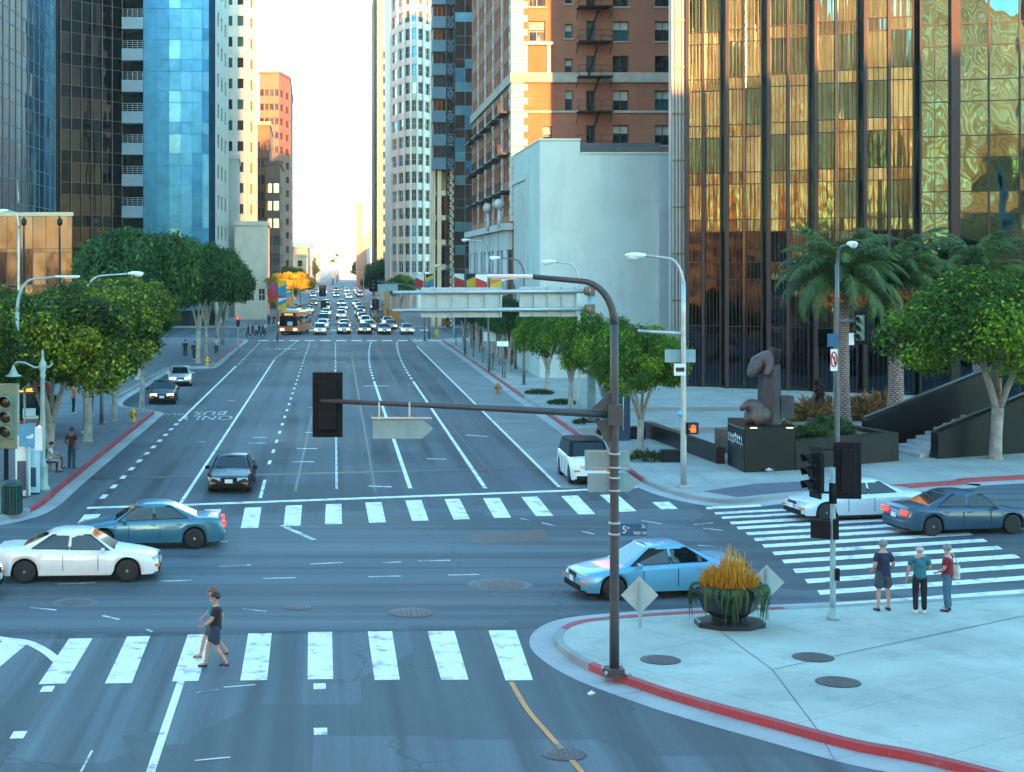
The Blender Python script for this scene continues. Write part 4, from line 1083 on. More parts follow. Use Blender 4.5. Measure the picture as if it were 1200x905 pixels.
simple_block('white_frame_office', 'office block of pale frames far behind the camera', [(-18, -330), (30, -330), (30, -300), (-18, -300)], 60, M['conc_cream'], M['frame_dark'], [M['win']], [2], 4, 3.0, 2.6, .8, [10], 4)
# ------------------------------------------------------------------ trees and plants
def leaf_mat(name, stops, transl=.3):
    m = bpy.data.materials.new(name); m.use_nodes = True; nt = m.node_tree; n = N(nt); b = nt.nodes['Principled BSDF']
    at = n.n('ShaderNodeAttribute', attribute_name='leafcol'); 
    c = n.ramp(at.outputs['Fac'], stops)
    nt.links.new(c, b.inputs['Base Color']); b.inputs['Roughness'].default_value = .5; b.inputs['Specular IOR Level'].default_value = .22
    tr = n.n('ShaderNodeBsdfTranslucent'); nt.links.new(n.mix(.5, c, (.16, .22, .03)), tr.inputs[0])
    mx = n.n('ShaderNodeMixShader', i_0=transl); n.l(b.outputs[0], mx.inputs[1]); n.l(tr.outputs[0], mx.inputs[2])
    n.l(mx.outputs[0], nt.nodes['Material Output'].inputs[0]); return m
M['leaf_near'] = leaf_mat('ficus leaves', [(0, (.010, .030, .006)), (.46, (.034, .075, .007)), (.74, (.16, .22, .010)), (1, (.42, .40, .02))])
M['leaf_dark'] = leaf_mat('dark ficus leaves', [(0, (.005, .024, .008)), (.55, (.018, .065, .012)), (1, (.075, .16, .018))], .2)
M['leaf_mid'] = leaf_mat('glossy ficus leaves', [(0, (.014, .044, .005)), (.46, (.045, .115, .006)), (.78, (.19, .32, .012)), (1, (.30, .42, .02))])
M['leaf_yellow'] = leaf_mat('yellow blossom', [(0, (.20, .16, .02)), (.5, (.42, .33, .02)), (1, (.60, .50, .05))])
M['leaf_palm'] = leaf_mat('palm leaves', [(0, (.020, .045, .030)), (.6, (.075, .13, .040)), (1, (.22, .25, .05))], .25)
M['leaf_shrub'] = leaf_mat('shrub leaves', [(0, (.014, .036, .014)), (.6, (.035, .07, .022)), (1, (.10, .13, .04))])
M['leaf_bronze'] = leaf_mat('bronze bromeliad leaves', [(0, (.08, .035, .02)), (.5, (.22, .10, .04)), (1, (.38, .22, .06))])
M['leaf_orange'] = leaf_mat('orange firestick stems', [(0, (.20, .10, .015)), (.5, (.55, .22, .02)), (1, (.65, .42, .05))], .15)
M['leaf_trail'] = leaf_mat('trailing succulent', [(0, (.015, .045, .02)), (.6, (.04, .10, .04)), (1, (.12, .17, .06))], .1)
M['fruit'] = pm('orange date clusters', (.62, .17, .03), .7, 0, .4, 8)

def set_leafcol(me, vals):
    a = me.attributes.new('leafcol', 'FLOAT', 'FACE'); a.data.foreach_set('value', vals)
def crown_mesh(name, mat, rx, ry, rz, nleaf, leaf, seed, lumps=26, flat=.35, sprig=.25, bright=.5):
    """leaf-sized faces spread through a lumpy crown"""
    r = random.Random(seed); vs = []; fs = []; col = []
    bl = []
    for i in range(lumps):
        # evenly spread lump centres over the shell, a few inside
        zc = -flat + (1 + flat - .02) * (i + .5) / lumps; a = i * 2.39996 + r.random() * .6
        s = math.sqrt(max(0, 1 - max(zc, 0) ** 2)) if zc > 0 else math.sqrt(1 - .5 * (zc / max(flat, .01)) ** 2 * .6)
        k = r.uniform(.60, .80)
        bl.append((V((math.cos(a) * s * k, math.sin(a) * s * k, zc * k)), r.uniform(.22, .36), r.uniform(-.24, .24)))
    for i in range(6): bl.append((V((r.uniform(-.4, .4), r.uniform(-.4, .4), r.uniform(-.1, .4))), .4, 0))
    wts = [b[1] ** 2 for b in bl]
    for i in range(nleaf):
        c, br, tint = r.choices(bl, wts)[0]
        d = V((r.gauss(0, 1), r.gauss(0, 1), r.gauss(0, 1))).normalized()
        o = c.normalized() if c.length > .05 else d
        d = (d + o * .55).normalized()
        rad = br * r.uniform(.55, 1.02)
        if r.random() < sprig: rad *= r.uniform(1.0, 1.28)
        p = c + d * rad
        p = V((p.x * rx, p.y * ry, p.z * rz))
        nrm = (V((d.x, d.y, d.z + .35)) + V((r.gauss(0, .55), r.gauss(0, .55), r.gauss(0, .45)))).normalized()
        t = nrm.cross(V((r.gauss(0, 1), r.gauss(0, 1), r.gauss(0, 1)))).normalized(); b = nrm.cross(t)
        L = leaf * r.uniform(.7, 1.35); w = L * r.uniform(.42, .6)
        k = len(vs)
        droop = nrm * (-.18 * L)
        vs += [p - t * L * .5, p + b * w * .5, p + t * L * .5 + droop, p - b * w * .5]
        fs.append((k, k + 1, k + 2, k + 3))
        young = 1 if (rad > br * 1.0 and r.random() < .5) else 0
        col.append(min(1, max(0, bright + tint + r.gauss(0, .17) + .30 * young)))
    me = bpy.data.meshes.new(name); me.from_pydata([tuple(v) for v in vs], [], fs); me.materials.append(mat); set_leafcol(me, col); me.update()
    return me
def trunk_mesh(name, mat, h, r0, spread, seed, nl=4, fork=.35):
    r = random.Random(seed); mb = MB()
    lean = V((r.uniform(-.06, .06), r.uniform(-.06, .06), 0))
    f = h * fork
    top = V((lean.x * f, lean.y * f, f))
    mb.tube([(0, 0, -.1), (lean.x * f * .1, lean.y * f * .1, .12), (lean.x * f * .5, lean.y * f * .5, f * .5), top], [r0 * 1.75, r0 * 1.15, r0, r0 * 1.05], 10)
    for i in range(nl):
        a = 2 * PI * i / nl + r.uniform(-.4, .4); s = spread * r.uniform(.7, 1.1)
        e = V((math.cos(a) * s, math.sin(a) * s, h * r.uniform(.9, 1.1)))
        m1 = top.lerp(e, .45) + V((0, 0, h * .08))
        mb.tube([top + V((0, 0, -.12)), top.lerp(m1, .5), m1, e], [r0 * .72, r0 * .55, r0 * .42, r0 * .14], 8)
        for q in range(3):
            b0 = m1.lerp(e, .25 * q + .1); e2 = b0 + V((r.uniform(-1, 1) * s * .45, r.uniform(-1, 1) * s * .45, h * r.uniform(.12, .3)))
            mb.tube([b0, b0.lerp(e2, .5) + V((0, 0, .1)), e2], [r0 * .3, r0 * .2, r0 * .08], 6)
    return mb.data(name, mat)
FIC = {}
def ficus(var, x, y, H, rx, label, group, mat='near', zs=1.0, rot=None, z0=.15, lift=0.0):
    """var: shared crown/trunk pair; H total height"""
    key = (var, mat)
    if key not in FIC:
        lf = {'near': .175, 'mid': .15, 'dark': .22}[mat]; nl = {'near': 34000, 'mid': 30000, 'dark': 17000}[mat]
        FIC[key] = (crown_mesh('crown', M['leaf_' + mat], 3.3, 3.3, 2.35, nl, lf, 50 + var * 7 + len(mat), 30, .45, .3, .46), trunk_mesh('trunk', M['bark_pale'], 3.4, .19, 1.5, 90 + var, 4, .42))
    cm, tm = FIC[key]
    t = thing('ficus_tree', label, 'tree', (x, y, z0), 0, group)
    o = link('trunk', tm, t, (0, 0, 0), R.random() * 6 if rot is None else rot); s = (H - 2.2 * zs) / 3.6; o.scale = (max(.8, rx / 3.6), max(.8, rx / 3.6), max(.75, s))
    c = link('crown', cm, t, (0, 0, H - 2.35 * zs * .95 + lift), R.random() * 6 if rot is None else rot); c.scale = (rx / 3.3, rx / 3.3, zs)
    return t
GL = 'ficus trees along the left pavement'
ficus(0, -12.4, 43.6, 7.8, 3.9, 'leafy ficus nearest the left edge, pale forked trunk beside the seated people', GL, zs=1.22)
ficus(1, -15.6, 40.6, 7.7, 3.5, 'ficus whose crown is cut by the left edge of the picture', GL, zs=1.05)
ficus(2, -12.4, 50.5, 8.0, 3.7, 'second ficus from the left, its white trunk beside the man in maroon', GL, zs=1.1)
ficus(0, -12.6, 57.3, 8.2, 3.4, 'third ficus, white trunk behind the yellow hydrant', GL, zs=1.05)
ficus(1, -12.0, 62.4, 8.0, 2.7, 'ficus standing at the near end of the parking bay', GL, zs=1.0)
ficus(2, -17.8, 52, 7.8, 3.2, 'ficus set back from the kerb behind the second trunk', GL, zs=1.05)
GD = 'dark ficus row beyond the bay'
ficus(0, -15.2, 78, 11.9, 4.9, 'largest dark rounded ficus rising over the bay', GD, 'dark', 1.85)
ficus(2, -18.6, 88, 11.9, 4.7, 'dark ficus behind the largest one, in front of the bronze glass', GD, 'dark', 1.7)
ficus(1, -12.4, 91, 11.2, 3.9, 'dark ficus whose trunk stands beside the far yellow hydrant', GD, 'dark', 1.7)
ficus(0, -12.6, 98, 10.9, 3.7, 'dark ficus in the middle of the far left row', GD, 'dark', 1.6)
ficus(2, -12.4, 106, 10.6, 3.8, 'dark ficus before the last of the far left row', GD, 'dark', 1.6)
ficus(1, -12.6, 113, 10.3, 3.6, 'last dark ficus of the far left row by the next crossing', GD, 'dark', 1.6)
GR = 'clipped ficus trees on the right pavement'
ficus(0, 14.4, 47.6, 6.1, 2.55, 'clipped ficus nearest the signal pole at the right corner', GR, 'mid', .95, 1.0)
ficus(1, 14.5, 54.5, 6.15, 2.5, 'second clipped ficus from the corner, behind the dark monolith sign', GR, 'mid', .95)
ficus(2, 14.6, 62.5, 6.2, 2.5, 'third clipped ficus from the corner, behind the rust hydrant', GR, 'mid', .95)
ficus(0, 14.7, 70, 6.2, 2.5, 'fourth clipped ficus from the corner, under the sign gantry', GR, 'mid', .95)
for k, yy in enumerate((84, 90, 96, 102, 108, 114)):
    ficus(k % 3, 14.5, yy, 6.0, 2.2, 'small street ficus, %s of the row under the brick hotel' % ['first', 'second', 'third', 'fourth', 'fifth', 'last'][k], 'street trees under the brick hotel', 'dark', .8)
ficus(1, 30.2, 39.9 + 6.2, 9.0, 4.8, 'broad ficus leaning over the black wall at the right edge', GR, 'mid', 1.42, 2.2, lift=-.3)
GF = 'trees far down the avenue'
ficus(0, -9.6, 168, 6.4, 3.4, 'olive tree behind the orange bus', GF, 'mid', 1.1)
ficus(1, -10, 182, 7.2, 3.6, 'green street tree beyond the olive one on the left', GF, 'mid', 1.2)
ficus(2, -9.8, 214, 8.6, 4.4, 'rounded green tree far down the left kerb', GF, 'mid', 1.5)
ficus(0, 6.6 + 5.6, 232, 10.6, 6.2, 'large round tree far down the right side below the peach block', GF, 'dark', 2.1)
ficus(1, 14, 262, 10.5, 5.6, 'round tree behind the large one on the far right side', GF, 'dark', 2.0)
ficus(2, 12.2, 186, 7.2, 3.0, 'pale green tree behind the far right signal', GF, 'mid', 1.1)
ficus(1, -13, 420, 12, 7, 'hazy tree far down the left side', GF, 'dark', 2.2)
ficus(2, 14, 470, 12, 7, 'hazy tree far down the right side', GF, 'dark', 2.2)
t = thing('blossom_tree', 'yellow blossoming street tree behind the orange bus', 'tree', (-7.4, 160, .15), 0, GF)
link('trunk', FIC[(1, 'mid')][1], t)
c = link('crown', crown_mesh('crown', M['leaf_yellow'], 4.3, 3.6, 1.9, 4500, .32, 5, 20, .4), t, (.3, 0, 6.0))

# ---- palms
def frond_add(mb, cols, base, az, elev, L, r, droop=1.0, seg=14):
    """one feather frond: an arching rachis with drooping leaflets"""
    d = V((math.cos(az), math.sin(az), 0)); p = V(base); ang = elev; pts = [p.copy()]; st = L / seg
    for i in range(seg):
        p = p + (d * math.cos(ang) + V((0, 0, math.sin(ang)))) * st; pts.append(p.copy()); ang -= droop * (.07 + .16 * i / seg)
    side = V((-d.y, d.x, 0))
    k0 = len(mb.f)
    mb.tube(pts, [.05 * (1 - i / (seg + 1)) + .008 for i in range(seg + 1)], 4, smooth=False)
    cb = r.uniform(.2, .6)
    cols += [cb + .2] * (len(mb.f) - k0)
    for i in range(1, seg + 1):
        for sub in range(3):
            f = (i - 1 + (sub + .5) / 3) / seg; q = pts[i - 1].lerp(pts[i], (sub + .5) / 3); tn = (pts[i] - pts[i - 1]).normalized()
            ll = (.25 + .75 * math.sin(PI * min(1, f * .95 + .08))) * L * .19 * r.uniform(.85, 1.15)
            for s in (-1, 1):
                v = (side * s * r.uniform(.75, .95) + tn * .55 + V((0, 0, -.35 * r.uniform(.4, 1.7)))).normalized()
                e = q + v * ll; e2 = e + V((0, 0, -.28 * ll)) + tn * .1 * ll; w = tn * .035
                m = q + v * ll * .55
                mb.add([q - w, q + w, m + w * 1.2, m - w * 1.2], [(0, 1, 2, 3)]); mb.add([m - w * 1.2, m + w * 1.2, e2], [(0, 1, 2)])
                cc = min(1, max(0, cb + r.gauss(0, .12))); cols += [cc, cc]
def palm(label, x, y, h, L, nf, seed, trunk_r=.36, fruit=True, group='date palms by the glass tower', z0=.15):
    r = random.Random(seed); t = thing('palm_tree', label, 'palm', (x, y, z0), 0, group)
    mb = MB(); prof = []; z = -.1
    mb2 = MB()
    nz = int(h / .11)
    for i in range(nz + 1):
        f = i / nz; rr = trunk_r * (1.22 - .30 * min(1, f * 3) + (.28 * max(0, f - .82) / .18)) + (.35 * trunk_r * max(0, 1 - f * 9))
        prof.append((rr * (1.0 if i % 2 else .93), -.05 + f * h))
    mb.lathe(prof, 16, 0)
    # diamond-shaped leaf scars wound round the trunk
    for i in range(nz):
        zc = i * h / nz; f = i / nz; rr = trunk_r * (1.22 - .30 * min(1, f * 3) + (.28 * max(0, f - .82) / .18)) + (.35 * trunk_r * max(0, 1 - f * 9))
        for k in range(9):
            a = 2 * PI * (k + .5 * (i % 2)) / 9 + r.uniform(-.08, .08)
            mb.box((math.cos(a) * rr, math.sin(a) * rr, zc), (.09, trunk_r * .42, .055), 1, a)
    mb.build('trunk', [M['bark_palm'], M['bark_scar']], t)
    mb = MB(); cols = []
    for i in range(nf):
        f = i / nf; az = i * 2.39996 + r.uniform(-.2, .2); el = 1.42 - 1.40 * f + r.uniform(-.12, .12)
        frond_add(mb, cols, (math.cos(az) * .2, math.sin(az) * .2, h - .1 + .5 * (1 - f)), az, el, L * r.uniform(.85, 1.08), r, .8 + .5 * f)
    me = mb.data('fronds', M['leaf_palm']); set_leafcol(me, cols); link('crown', me, t)
    if fruit:
        mb = MB()
        for k in range(9):
            a = 2 * PI * k / 9 + r.uniform(-.2, .2); b0 = V((math.cos(a) * .3, math.sin(a) * .3, h - .1)); e = b0 + V((math.cos(a) * .85, math.sin(a) * .85, -.55 + r.uniform(-.25, .25)))
            mb.tube([b0, b0.lerp(e, .5) + V((0, 0, .25)), e], .03, 5)
            for q in range(34):
                mb.ball(e + V((r.gauss(0, .13), r.gauss(0, .13), r.gauss(-.14, .17))), .105, 6)
        mb.build('fruit_cluster', M['fruit'], t)
    return t
M['bark_palm'] = pm('palm trunk', (.16, .10, .09), .9, 0, .3, 4, .5, 10, .03)
M['bark_scar'] = pm('palm leaf scars', (.36, .27, .24), .85, 0, .35, 6)
p = G(990, 506, .15); palm('tall date palm with orange fruit behind the grey signal pole', XD(986, 53.5), 53.5, 7.9, 3.9, 54, 3, .40)
palm('date palm half hidden behind the broad ficus', XD(1050, 55.2), 55.2, 7.9, 3.8, 42, 4, .38)
palm('date palm with its crown right of the others, trunk hidden by the ficus', XD(1148, 57), 57, 8.0, 3.6, 38, 5, .36, False)
palm('slender palm seen against the far haze left of the green hall', XD(395, 520), 520, 13.5, 2.6, 20, 6, .3, False, GF)
palm('slender palm beside the other hazy one', XD(390, 480), 480, 10.5, 2.6, 20, 7, .3, False, GF)

# ---- low planting
def shrub(name, label, x, y, rx, ry, h, n, leaf, mat, seed, group=None, z0=.15, cat='shrub'):
    r = random.Random(seed); vs = []; fs = []; col = []
    for i in range(n):
        a = r.random() * 6.283; q = math.sqrt(r.random()); p = V((math.cos(a) * q * rx, math.sin(a) * q * ry, 0))
        hz = h * (1 - .6 * q * q) * r.uniform(.35, 1.0); p.z = hz
        d = V((math.cos(a) * .7 * q + r.gauss(0, .35), math.sin(a) * .7 * q + r.gauss(0, .35), r.uniform(.3, 1))).normalized(); s = d.cross(V((r.gauss(0, 1), r.gauss(0, 1), r.gauss(0, 1)))).normalized()
        L = leaf * r.uniform(.7, 1.4); w = L * .16; k = len(vs)
        vs += [p - s * w - d * L * .4, p + s * w - d * L * .4, p + d * L * .3 + s * w * .8, p + d * L - V((0, 0, .25 * L)), p + d * L * .3 - s * w * .8]
        fs.append((k, k + 1, k + 2, k + 3, k + 4)); col.append(min(1, max(0, r.gauss(.5, .22))))
    # short stems that carry the leaves
    for i in range(9):
        a = r.random() * 6.283; q = r.random() * .7; e = V((math.cos(a) * rx * q, math.sin(a) * ry * q, h * .6)); b0 = V((e.x * .5, e.y * .5, 0)); k = len(vs)
        vs += [b0 - V((.02, 0, 0)), b0 + V((.02, 0, 0)), e]; fs.append((k, k + 1, k + 2)); col.append(.1)
    me = bpy.data.meshes.new(name); me.from_pydata([tuple(v) for v in vs], [], fs); me.materials.append(mat); set_leafcol(me, col)
    o = link(name, me, None, (x, y, z0)); return tag(o, label, cat, group)
GS = 'low shrubs in the tree pits'
for k, (px, py, rx, ry, h, lab) in enumerate(((757, 541, .85, .5, .55, 'green groundcover round the clipped ficus nearest the corner'), (708, 511, .35, .35, .6, 'small yellowish shrub beside the dark monolith sign'), (690, 497, .9, .5, .35, 'low groundcover strip left of the monolith sign'), (658, 474, .9, .6, .35, 'low groundcover under the second clipped ficus'), (632, 462, 1.0, .6, .35, 'low groundcover beside the rust hydrant'))):
    p = G(px, py, .15); shrub('shrub', lab, p.x, p.y, rx, ry, h, 520, .16, M['leaf_shrub'], 30 + k, GS)
# ------------------------------------------------------------------ vehicles
def paint(name, col, rough=.32, metal=.0, coat=.45):
    return pm(name, col, rough, metal, .05, 3, coat=coat)
M['p_black'] = pm('dark blue-black car paint', (.005, .011, .016), .3, 0, .05, 3, coat=.12, spec=.3); M['p_white'] = paint('white car paint', (.74, .76, .76)); M['p_silver'] = paint('silver car paint', (.42, .44, .45), .3, .5)
M['p_blue'] = paint('light blue car paint', (.12, .38, .55), .3, .2); M['p_teal'] = paint('blue-green car paint', (.05, .17, .24), .3, .2); M['p_navy'] = paint('navy car paint', (.02, .055, .10)); M['p_red'] = paint('red car paint', (.30, .02, .02)); M['p_gold'] = paint('beige car paint', (.42, .34, .24), .3, .3); M['p_grey'] = paint('grey car paint', (.13, .14, .15), .3, .4); M['p_orange'] = paint('orange bus paint', (.62, .16, .03), .4); M['p_pale'] = paint('pale aqua car paint', (.50, .64, .68), .3, .1)
CARK = {
 # name: L W H wheel_r, deck profile (s,z), belt, cabin (a,b,c,d) s-fractions
 'sedan': dict(L=4.7, W=1.80, H=1.41, r=.32, deck=[(0, .56), (.015, .66), (.05, .72), (.14, .80), (.26, .89), (.5, .94), (.80, .97), (.90, .98), (.965, .95), (.99, .84), (1, .6)], cab=(.25, .42, .64, .84), roofz=1.41, rin=.70),
 'coupe': dict(L=4.45, W=1.78, H=1.28, r=.31, deck=[(0, .50), (.015, .60), (.05, .66), (.14, .73), (.28, .82), (.5, .87), (.80, .92), (.90, .93), (.965, .90), (.99, .80), (1, .55)], cab=(.27, .47, .66, .88), roofz=1.29, rin=.68),
 'suv': dict(L=4.6, W=1.86, H=1.68, r=.36, deck=[(0, .66), (.012, .80), (.04, .90), (.12, 1.0), (.22, 1.06), (.5, 1.08), (.85, 1.10), (.96, 1.10), (.985, 1.04), (1, .75)], cab=(.215, .36, .90, .985), roofz=1.68, rin=.76),
 'hatch': dict(L=4.1, W=1.74, H=1.50, r=.31, deck=[(0, .58), (.015, .70), (.05, .78), (.14, .87), (.22, .93), (.5, .97), (.85, 1.0), (.95, 1.0), (.985, .92), (1, .65)], cab=(.20, .38, .82, .97), roofz=1.50, rin=.73),
}
_wheel = {}
def wheel_data(r):
    if r in _wheel: return _wheel[r]
    w = .21
    t = MB(); t.lathe([(r * .66, -w / 2), (r * .94, -w / 2), (r, -w * .36), (r, w * .36), (r * .94, w / 2), (r * .66, w / 2)], 24, 0, axis='X')
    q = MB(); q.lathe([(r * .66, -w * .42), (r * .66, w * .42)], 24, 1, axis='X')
    q.lathe([(r * .60, -w * .30), (r * .60, w * .30)], 20, 0, axis='X')
    for s in (-1, 1):
        for k in range(5):
            a = 2 * PI * k / 5; Mx = Matrix.Rotation(a, 3, 'X')
            c = Mx @ V((s * w * .43, 0, r * .34)); q.box(c, (.025, r * .27, r * .58), 0, M=Mx)
        q.lathe([(r * .66, s * w * .42), (r * .60, s * w * .47)], 24, 0, axis='X')
        q.lathe([(r * .14, s * w * .40), (r * .12, s * w * .50)], 12, 0, axis='X')
    _wheel[r] = (t.data('tyre', M['rubber']), q.data('rim', [M['rim'], M['rim_shadow']])); return _wheel[r]
def lerp_prof(prof, s):
    for (a, za), (b, zb) in zip(prof, prof[1:]):
        if a <= s <= b: 
            t = (s - a) / (b - a); return za + (zb - za) * t
    return prof[-1][1]
def make_car(name, label, cat, kind, pmat, lights=False, group=None, black_roof=False, tail=False, low=False):
    K = CARK[kind]; L, W, r = K['L'], K['W'], K['r']; hw = W / 2; deck = K['deck']; cab = K['cab']
    t = thing(name, label, cat, (0, 0, 0), 0, group)
    wc = (.185 * L, .80 * L); RA = r * 1.2
    ss = sorted(set([round(i / 60, 4) for i in range(61)] + [d[0] for d in deck] + [round((c + q * RA / 10) / L, 4) for c in wc for q in range(-10, 11)]))
    def half(s):
        f = 1.0
        if s < .14: f = .80 + .20 * math.sin(PI / 2 * s / .14) 
        if s > .88: f = .86 + .14 * math.sin(PI / 2 * (1 - s) / .12)
        return hw * f
    mb = MB(); sec = []
    for s in ss:
        y = s * L; zb = .21 + (.06 if s < .03 or s > .97 else 0)
        for c in wc:
            if abs(y - c) < RA: zb = max(zb, r + math.sqrt(max(0, RA * RA - (y - c) ** 2)))
        zt = lerp_prof(deck, s); w = half(s)
        zs = min(zt - .04, max(zb + .02, zt - .10)); zm = zb + (zs - zb) * .55
        pts = [(w * .955, zb), (w * .99, zb + (zm - zb) * .5), (w, zm), (w * .985, zm + (zs - zm) * .7), (w * .955, zs + .02), (w * .90, zt - .02), (w * .80, zt), (w * .4, zt + .018), (0, zt + .022)]
        full = [(x, z) for x, z in pts] + [(-x, z) for x, z in pts[-2::-1]]
        sec.append([(x, y - L / 2, z) for x, z in full])
    n = len(sec[0]); vs = [v for q in sec for v in q]; fs = []
    for i in range(len(sec) - 1):
        for k in range(n - 1): fs.append((i * n + k, i * n + k + 1, (i + 1) * n + k + 1, (i + 1) * n + k))
    fs.append(tuple(range(n))); fs.append(tuple((len(sec) - 1) * n + k for k in range(n - 1, -1, -1)))
    mb.add(vs, fs, 0, True); mb.sm[-1] = mb.sm[-2] = False
    body = mb.build('body', pmat, t)
    ub = MB(); ub.boxz(-hw * .80, hw * .80, -L / 2 + .12, L / 2 - .12, .17, .62); ub.build('underbody', M['under'], t)
    # cabin
    yb = [c * L - L / 2 for c in cab]; zbelt = [lerp_prof(deck, c) - .03 for c in cab]; rz = K['roofz']; wb = hw * .90; wr = hw * K['rin']
    mb = MB()
    def ring(y, z, w): return [(w, y, z), (w * .55, y, z + .03), (-w * .55, y, z + .03), (-w, y, z)]
    base = [(wb * .94, yb[0], zbelt[0]), (wb, yb[0] + .30 * (yb[1] - yb[0]) + .2, zbelt[0] + .02), (wb, yb[2], zbelt[2]), (wb * .92, yb[3], zbelt[3])]
    top = [(wr * .96, yb[1], rz - .045), (wr, yb[1] + .25 * (yb[2] - yb[1]), rz - .01), (wr, yb[1] + .75 * (yb[2] - yb[1]), rz - .01), (wr * .95, yb[2], rz - .05)]
    P8 = [V(p) for p in base] + [V(p) for p in top]; m8 = [V((-p.x, p.y, p.z)) for p in P8]
    vs = P8 + m8; r_ = 8
    fs = [(0, 1, 5, 4), (1, 2, 6, 5), (2, 3, 7, 6), (r_ + 1, r_, r_ + 4, r_ + 5), (r_ + 2, r_ + 1, r_ + 5, r_ + 6), (r_ + 3, r_ + 2, r_ + 6, r_ + 7),
          (r_, 0, 4, r_ + 4), (3, r_ + 3, r_ + 7, 7)]
    cr = [V((0, p[1], p[2] + .03)) for p in top]; vs = vs + cr
    for i in range(3): fs += [(4 + i, 5 + i, 17 + i, 16 + i), (16 + i, 17 + i, r_ + 5 + i, r_ + 4 + i)]
    mb.add(vs, fs, 0, False)
    cabin = mb.build('roof', M['black'] if black_roof else pmat, t); bev(cabin, .035, 2)
    for f in cabin.data.polygons: f.use_smooth = True
    # glass
    def pane(nm, q, mg=(.06, .06), off=.008):
        a, b, c, d = [V(p) for p in q]; nrm = (b - a).cross(d - a).normalized()
        pt = lambda u, v: (a * (1 - u) + b * u) * (1 - v) + (d * (1 - u) + c * u) * v + nrm * off
        u0, u1, v0, v1 = mg[0], 1 - mg[0], mg[1], 1 - mg[1]
        g = MB(); g.slab([pt(u0, v0), pt(u1, v0), pt(u1, v1), pt(u0, v1)], nrm, .012); g.build(nm, M['autoglass'], t)
    pane('windscreen', (m8[0], P8[0], P8[4], m8[4]), (.07, .08)); pane('rear_window', (P8[3], m8[3], m8[7], P8[7]), (.10, .12))
    for S, q in ((1, P8), (-1, m8)):
        # one skewed side plane from cowl to tail, cut at the pillars
        def sp(u, v):
            lo = q[0].lerp(q[1], .15) if u == 0 else None
            b0, b1 = q[0], q[3]; t0, t1 = q[4], q[7]
            bo = b0.lerp(b1, u); to = t0.lerp(t1, u); bo = V((q[1].x, bo.y, bo.z)); to = V((q[5].x, to.y, to.z)); p_ = bo.lerp(to, v); return p_
        cuts = [(.05, .46), (.50, .88)] if kind != 'suv' else [(.05, .36), (.40, .68), (.72, .94)]
        if kind == 'coupe': cuts = [(.05, .62), (.66, .88)]
        for (u0, u1) in cuts:
            A, B, C, D = sp(u0, .10), sp(u1, .10), sp(u1, .88), sp(u0, .88)
            nn = (B - A).cross(D - A).normalized() * (1 if S > 0 else -1)
            if nn.x * S < 0: nn = -nn
            g = MB(); o = nn * .012
            pts = [A + o, B + o, C + o, D + o]
            if S < 0: pts = pts[::-1]
            g.slab(pts, nn, .02); g.build('side_window', M['autoglass'], t)
            cen = (A + B + C + D) / 4; g = MB(); q2 = [cen + (v - cen) * 1.0 + (v - cen).normalized() * .045 + nn * .006 for v in (A, B, C, D)]
            if S < 0: q2 = q2[::-1]
            g.slab(q2, nn, .015); g.build('window_frame', M['black'], t)
        ms = bev(MB().box((S * (hw + .07), yb[0] + .38, zbelt[0] + .07), (.19, .11, .13)).build('mirror', pmat if not low else M['black'], t), .03)
    # seams and handles
    sm_ = MB()
    for u in ((.36, .57) if kind != 'coupe' else (.38, .66)):
        for S in (-1, 1):
            w = half(u); sm_.boxz(S * w - .006, S * w + .004, u * L - L / 2 - .008, u * L - L / 2 + .008, .34, lerp_prof(deck, u) - .14)
    sm_.build('door_seam', M['under'], t)
    hd = MB()
    for u in ((.52, .70) if kind != 'coupe' else (.60,)):
        for S in (-1, 1): hd.box((S * half(u) * .992, u * L - L / 2, lerp_prof(deck, u) - .17), (.03, .16, .035))
    hd.build('door_handle', pmat, t)
    # lamps, grille, bumper, plate
    fz = deck[1][1]
    for S in (-1, 1):
        h = MB(); x = S * hw * .60
        h.add([(x - .2, -L / 2 - .012, fz - .10), (x + .2, -L / 2 + (.09 if S > 0 else -.012) , fz - .10), (x + .2, -L / 2 + (.10 if S > 0 else -.01), fz + .02), (x - .2, -L / 2 + (-.01 if S > 0 else .10), fz + .02),
               (x - .2, -L / 2 + .25, fz - .10), (x + .2, -L / 2 + .25, fz - .10), (x + .2, -L / 2 + .25, fz + .02), (x - .2, -L / 2 + .25, fz + .02)], [(0, 1, 2, 3), (1, 5, 6, 2), (4, 0, 3, 7), (3, 2, 6, 7), (5, 4, 7, 6), (1, 0, 4, 5)])
        if S < 0:
            v = h.v[0]; h.v[0] = (v[0], -L / 2 + .09, v[2])
        h.build('headlight', M['head_on'] if lights else M['head_off'], t)
        h = MB(); h.box((S * hw * .64, -L / 2 + .06, fz - .20), (.36, .14, .07), 0, -S * .22); h.build('indicator', M['amber'], t)
        h = MB(); h.box((S * hw * .64, L / 2 - .05, lerp_prof(deck, .985) - .10), (.36, .16, .16), 0, S * .18); h.build('tail_light', M['tail_on'] if tail else M['tail'], t)
    g = MB(); g.boxz(-.30, .30, -L / 2 - .012, -L / 2 + .05, fz - .10, fz - .0)
    for k in range(3): g.boxz(-.29, .29, -L / 2 - .018, -L / 2 - .010, fz - .085 + k * .03, fz - .078 + k * .03, 1)
    g.build('grille', [M['black'], M['chrome'] if not low else M['black']], t)
    bp = MB(); bp.boxz(-hw * .74, hw * .74, -L / 2 - .03, -L / 2 + .1, .24, .40); bev(bp.build('front_bumper', M['black'], t), .02)
    bp = MB(); bp.boxz(-hw * .80, hw * .80, L / 2 - .1, L / 2 + .03, .30, .50); bev(bp.build('rear_bumper', M['black'] if low else pmat, t), .02)
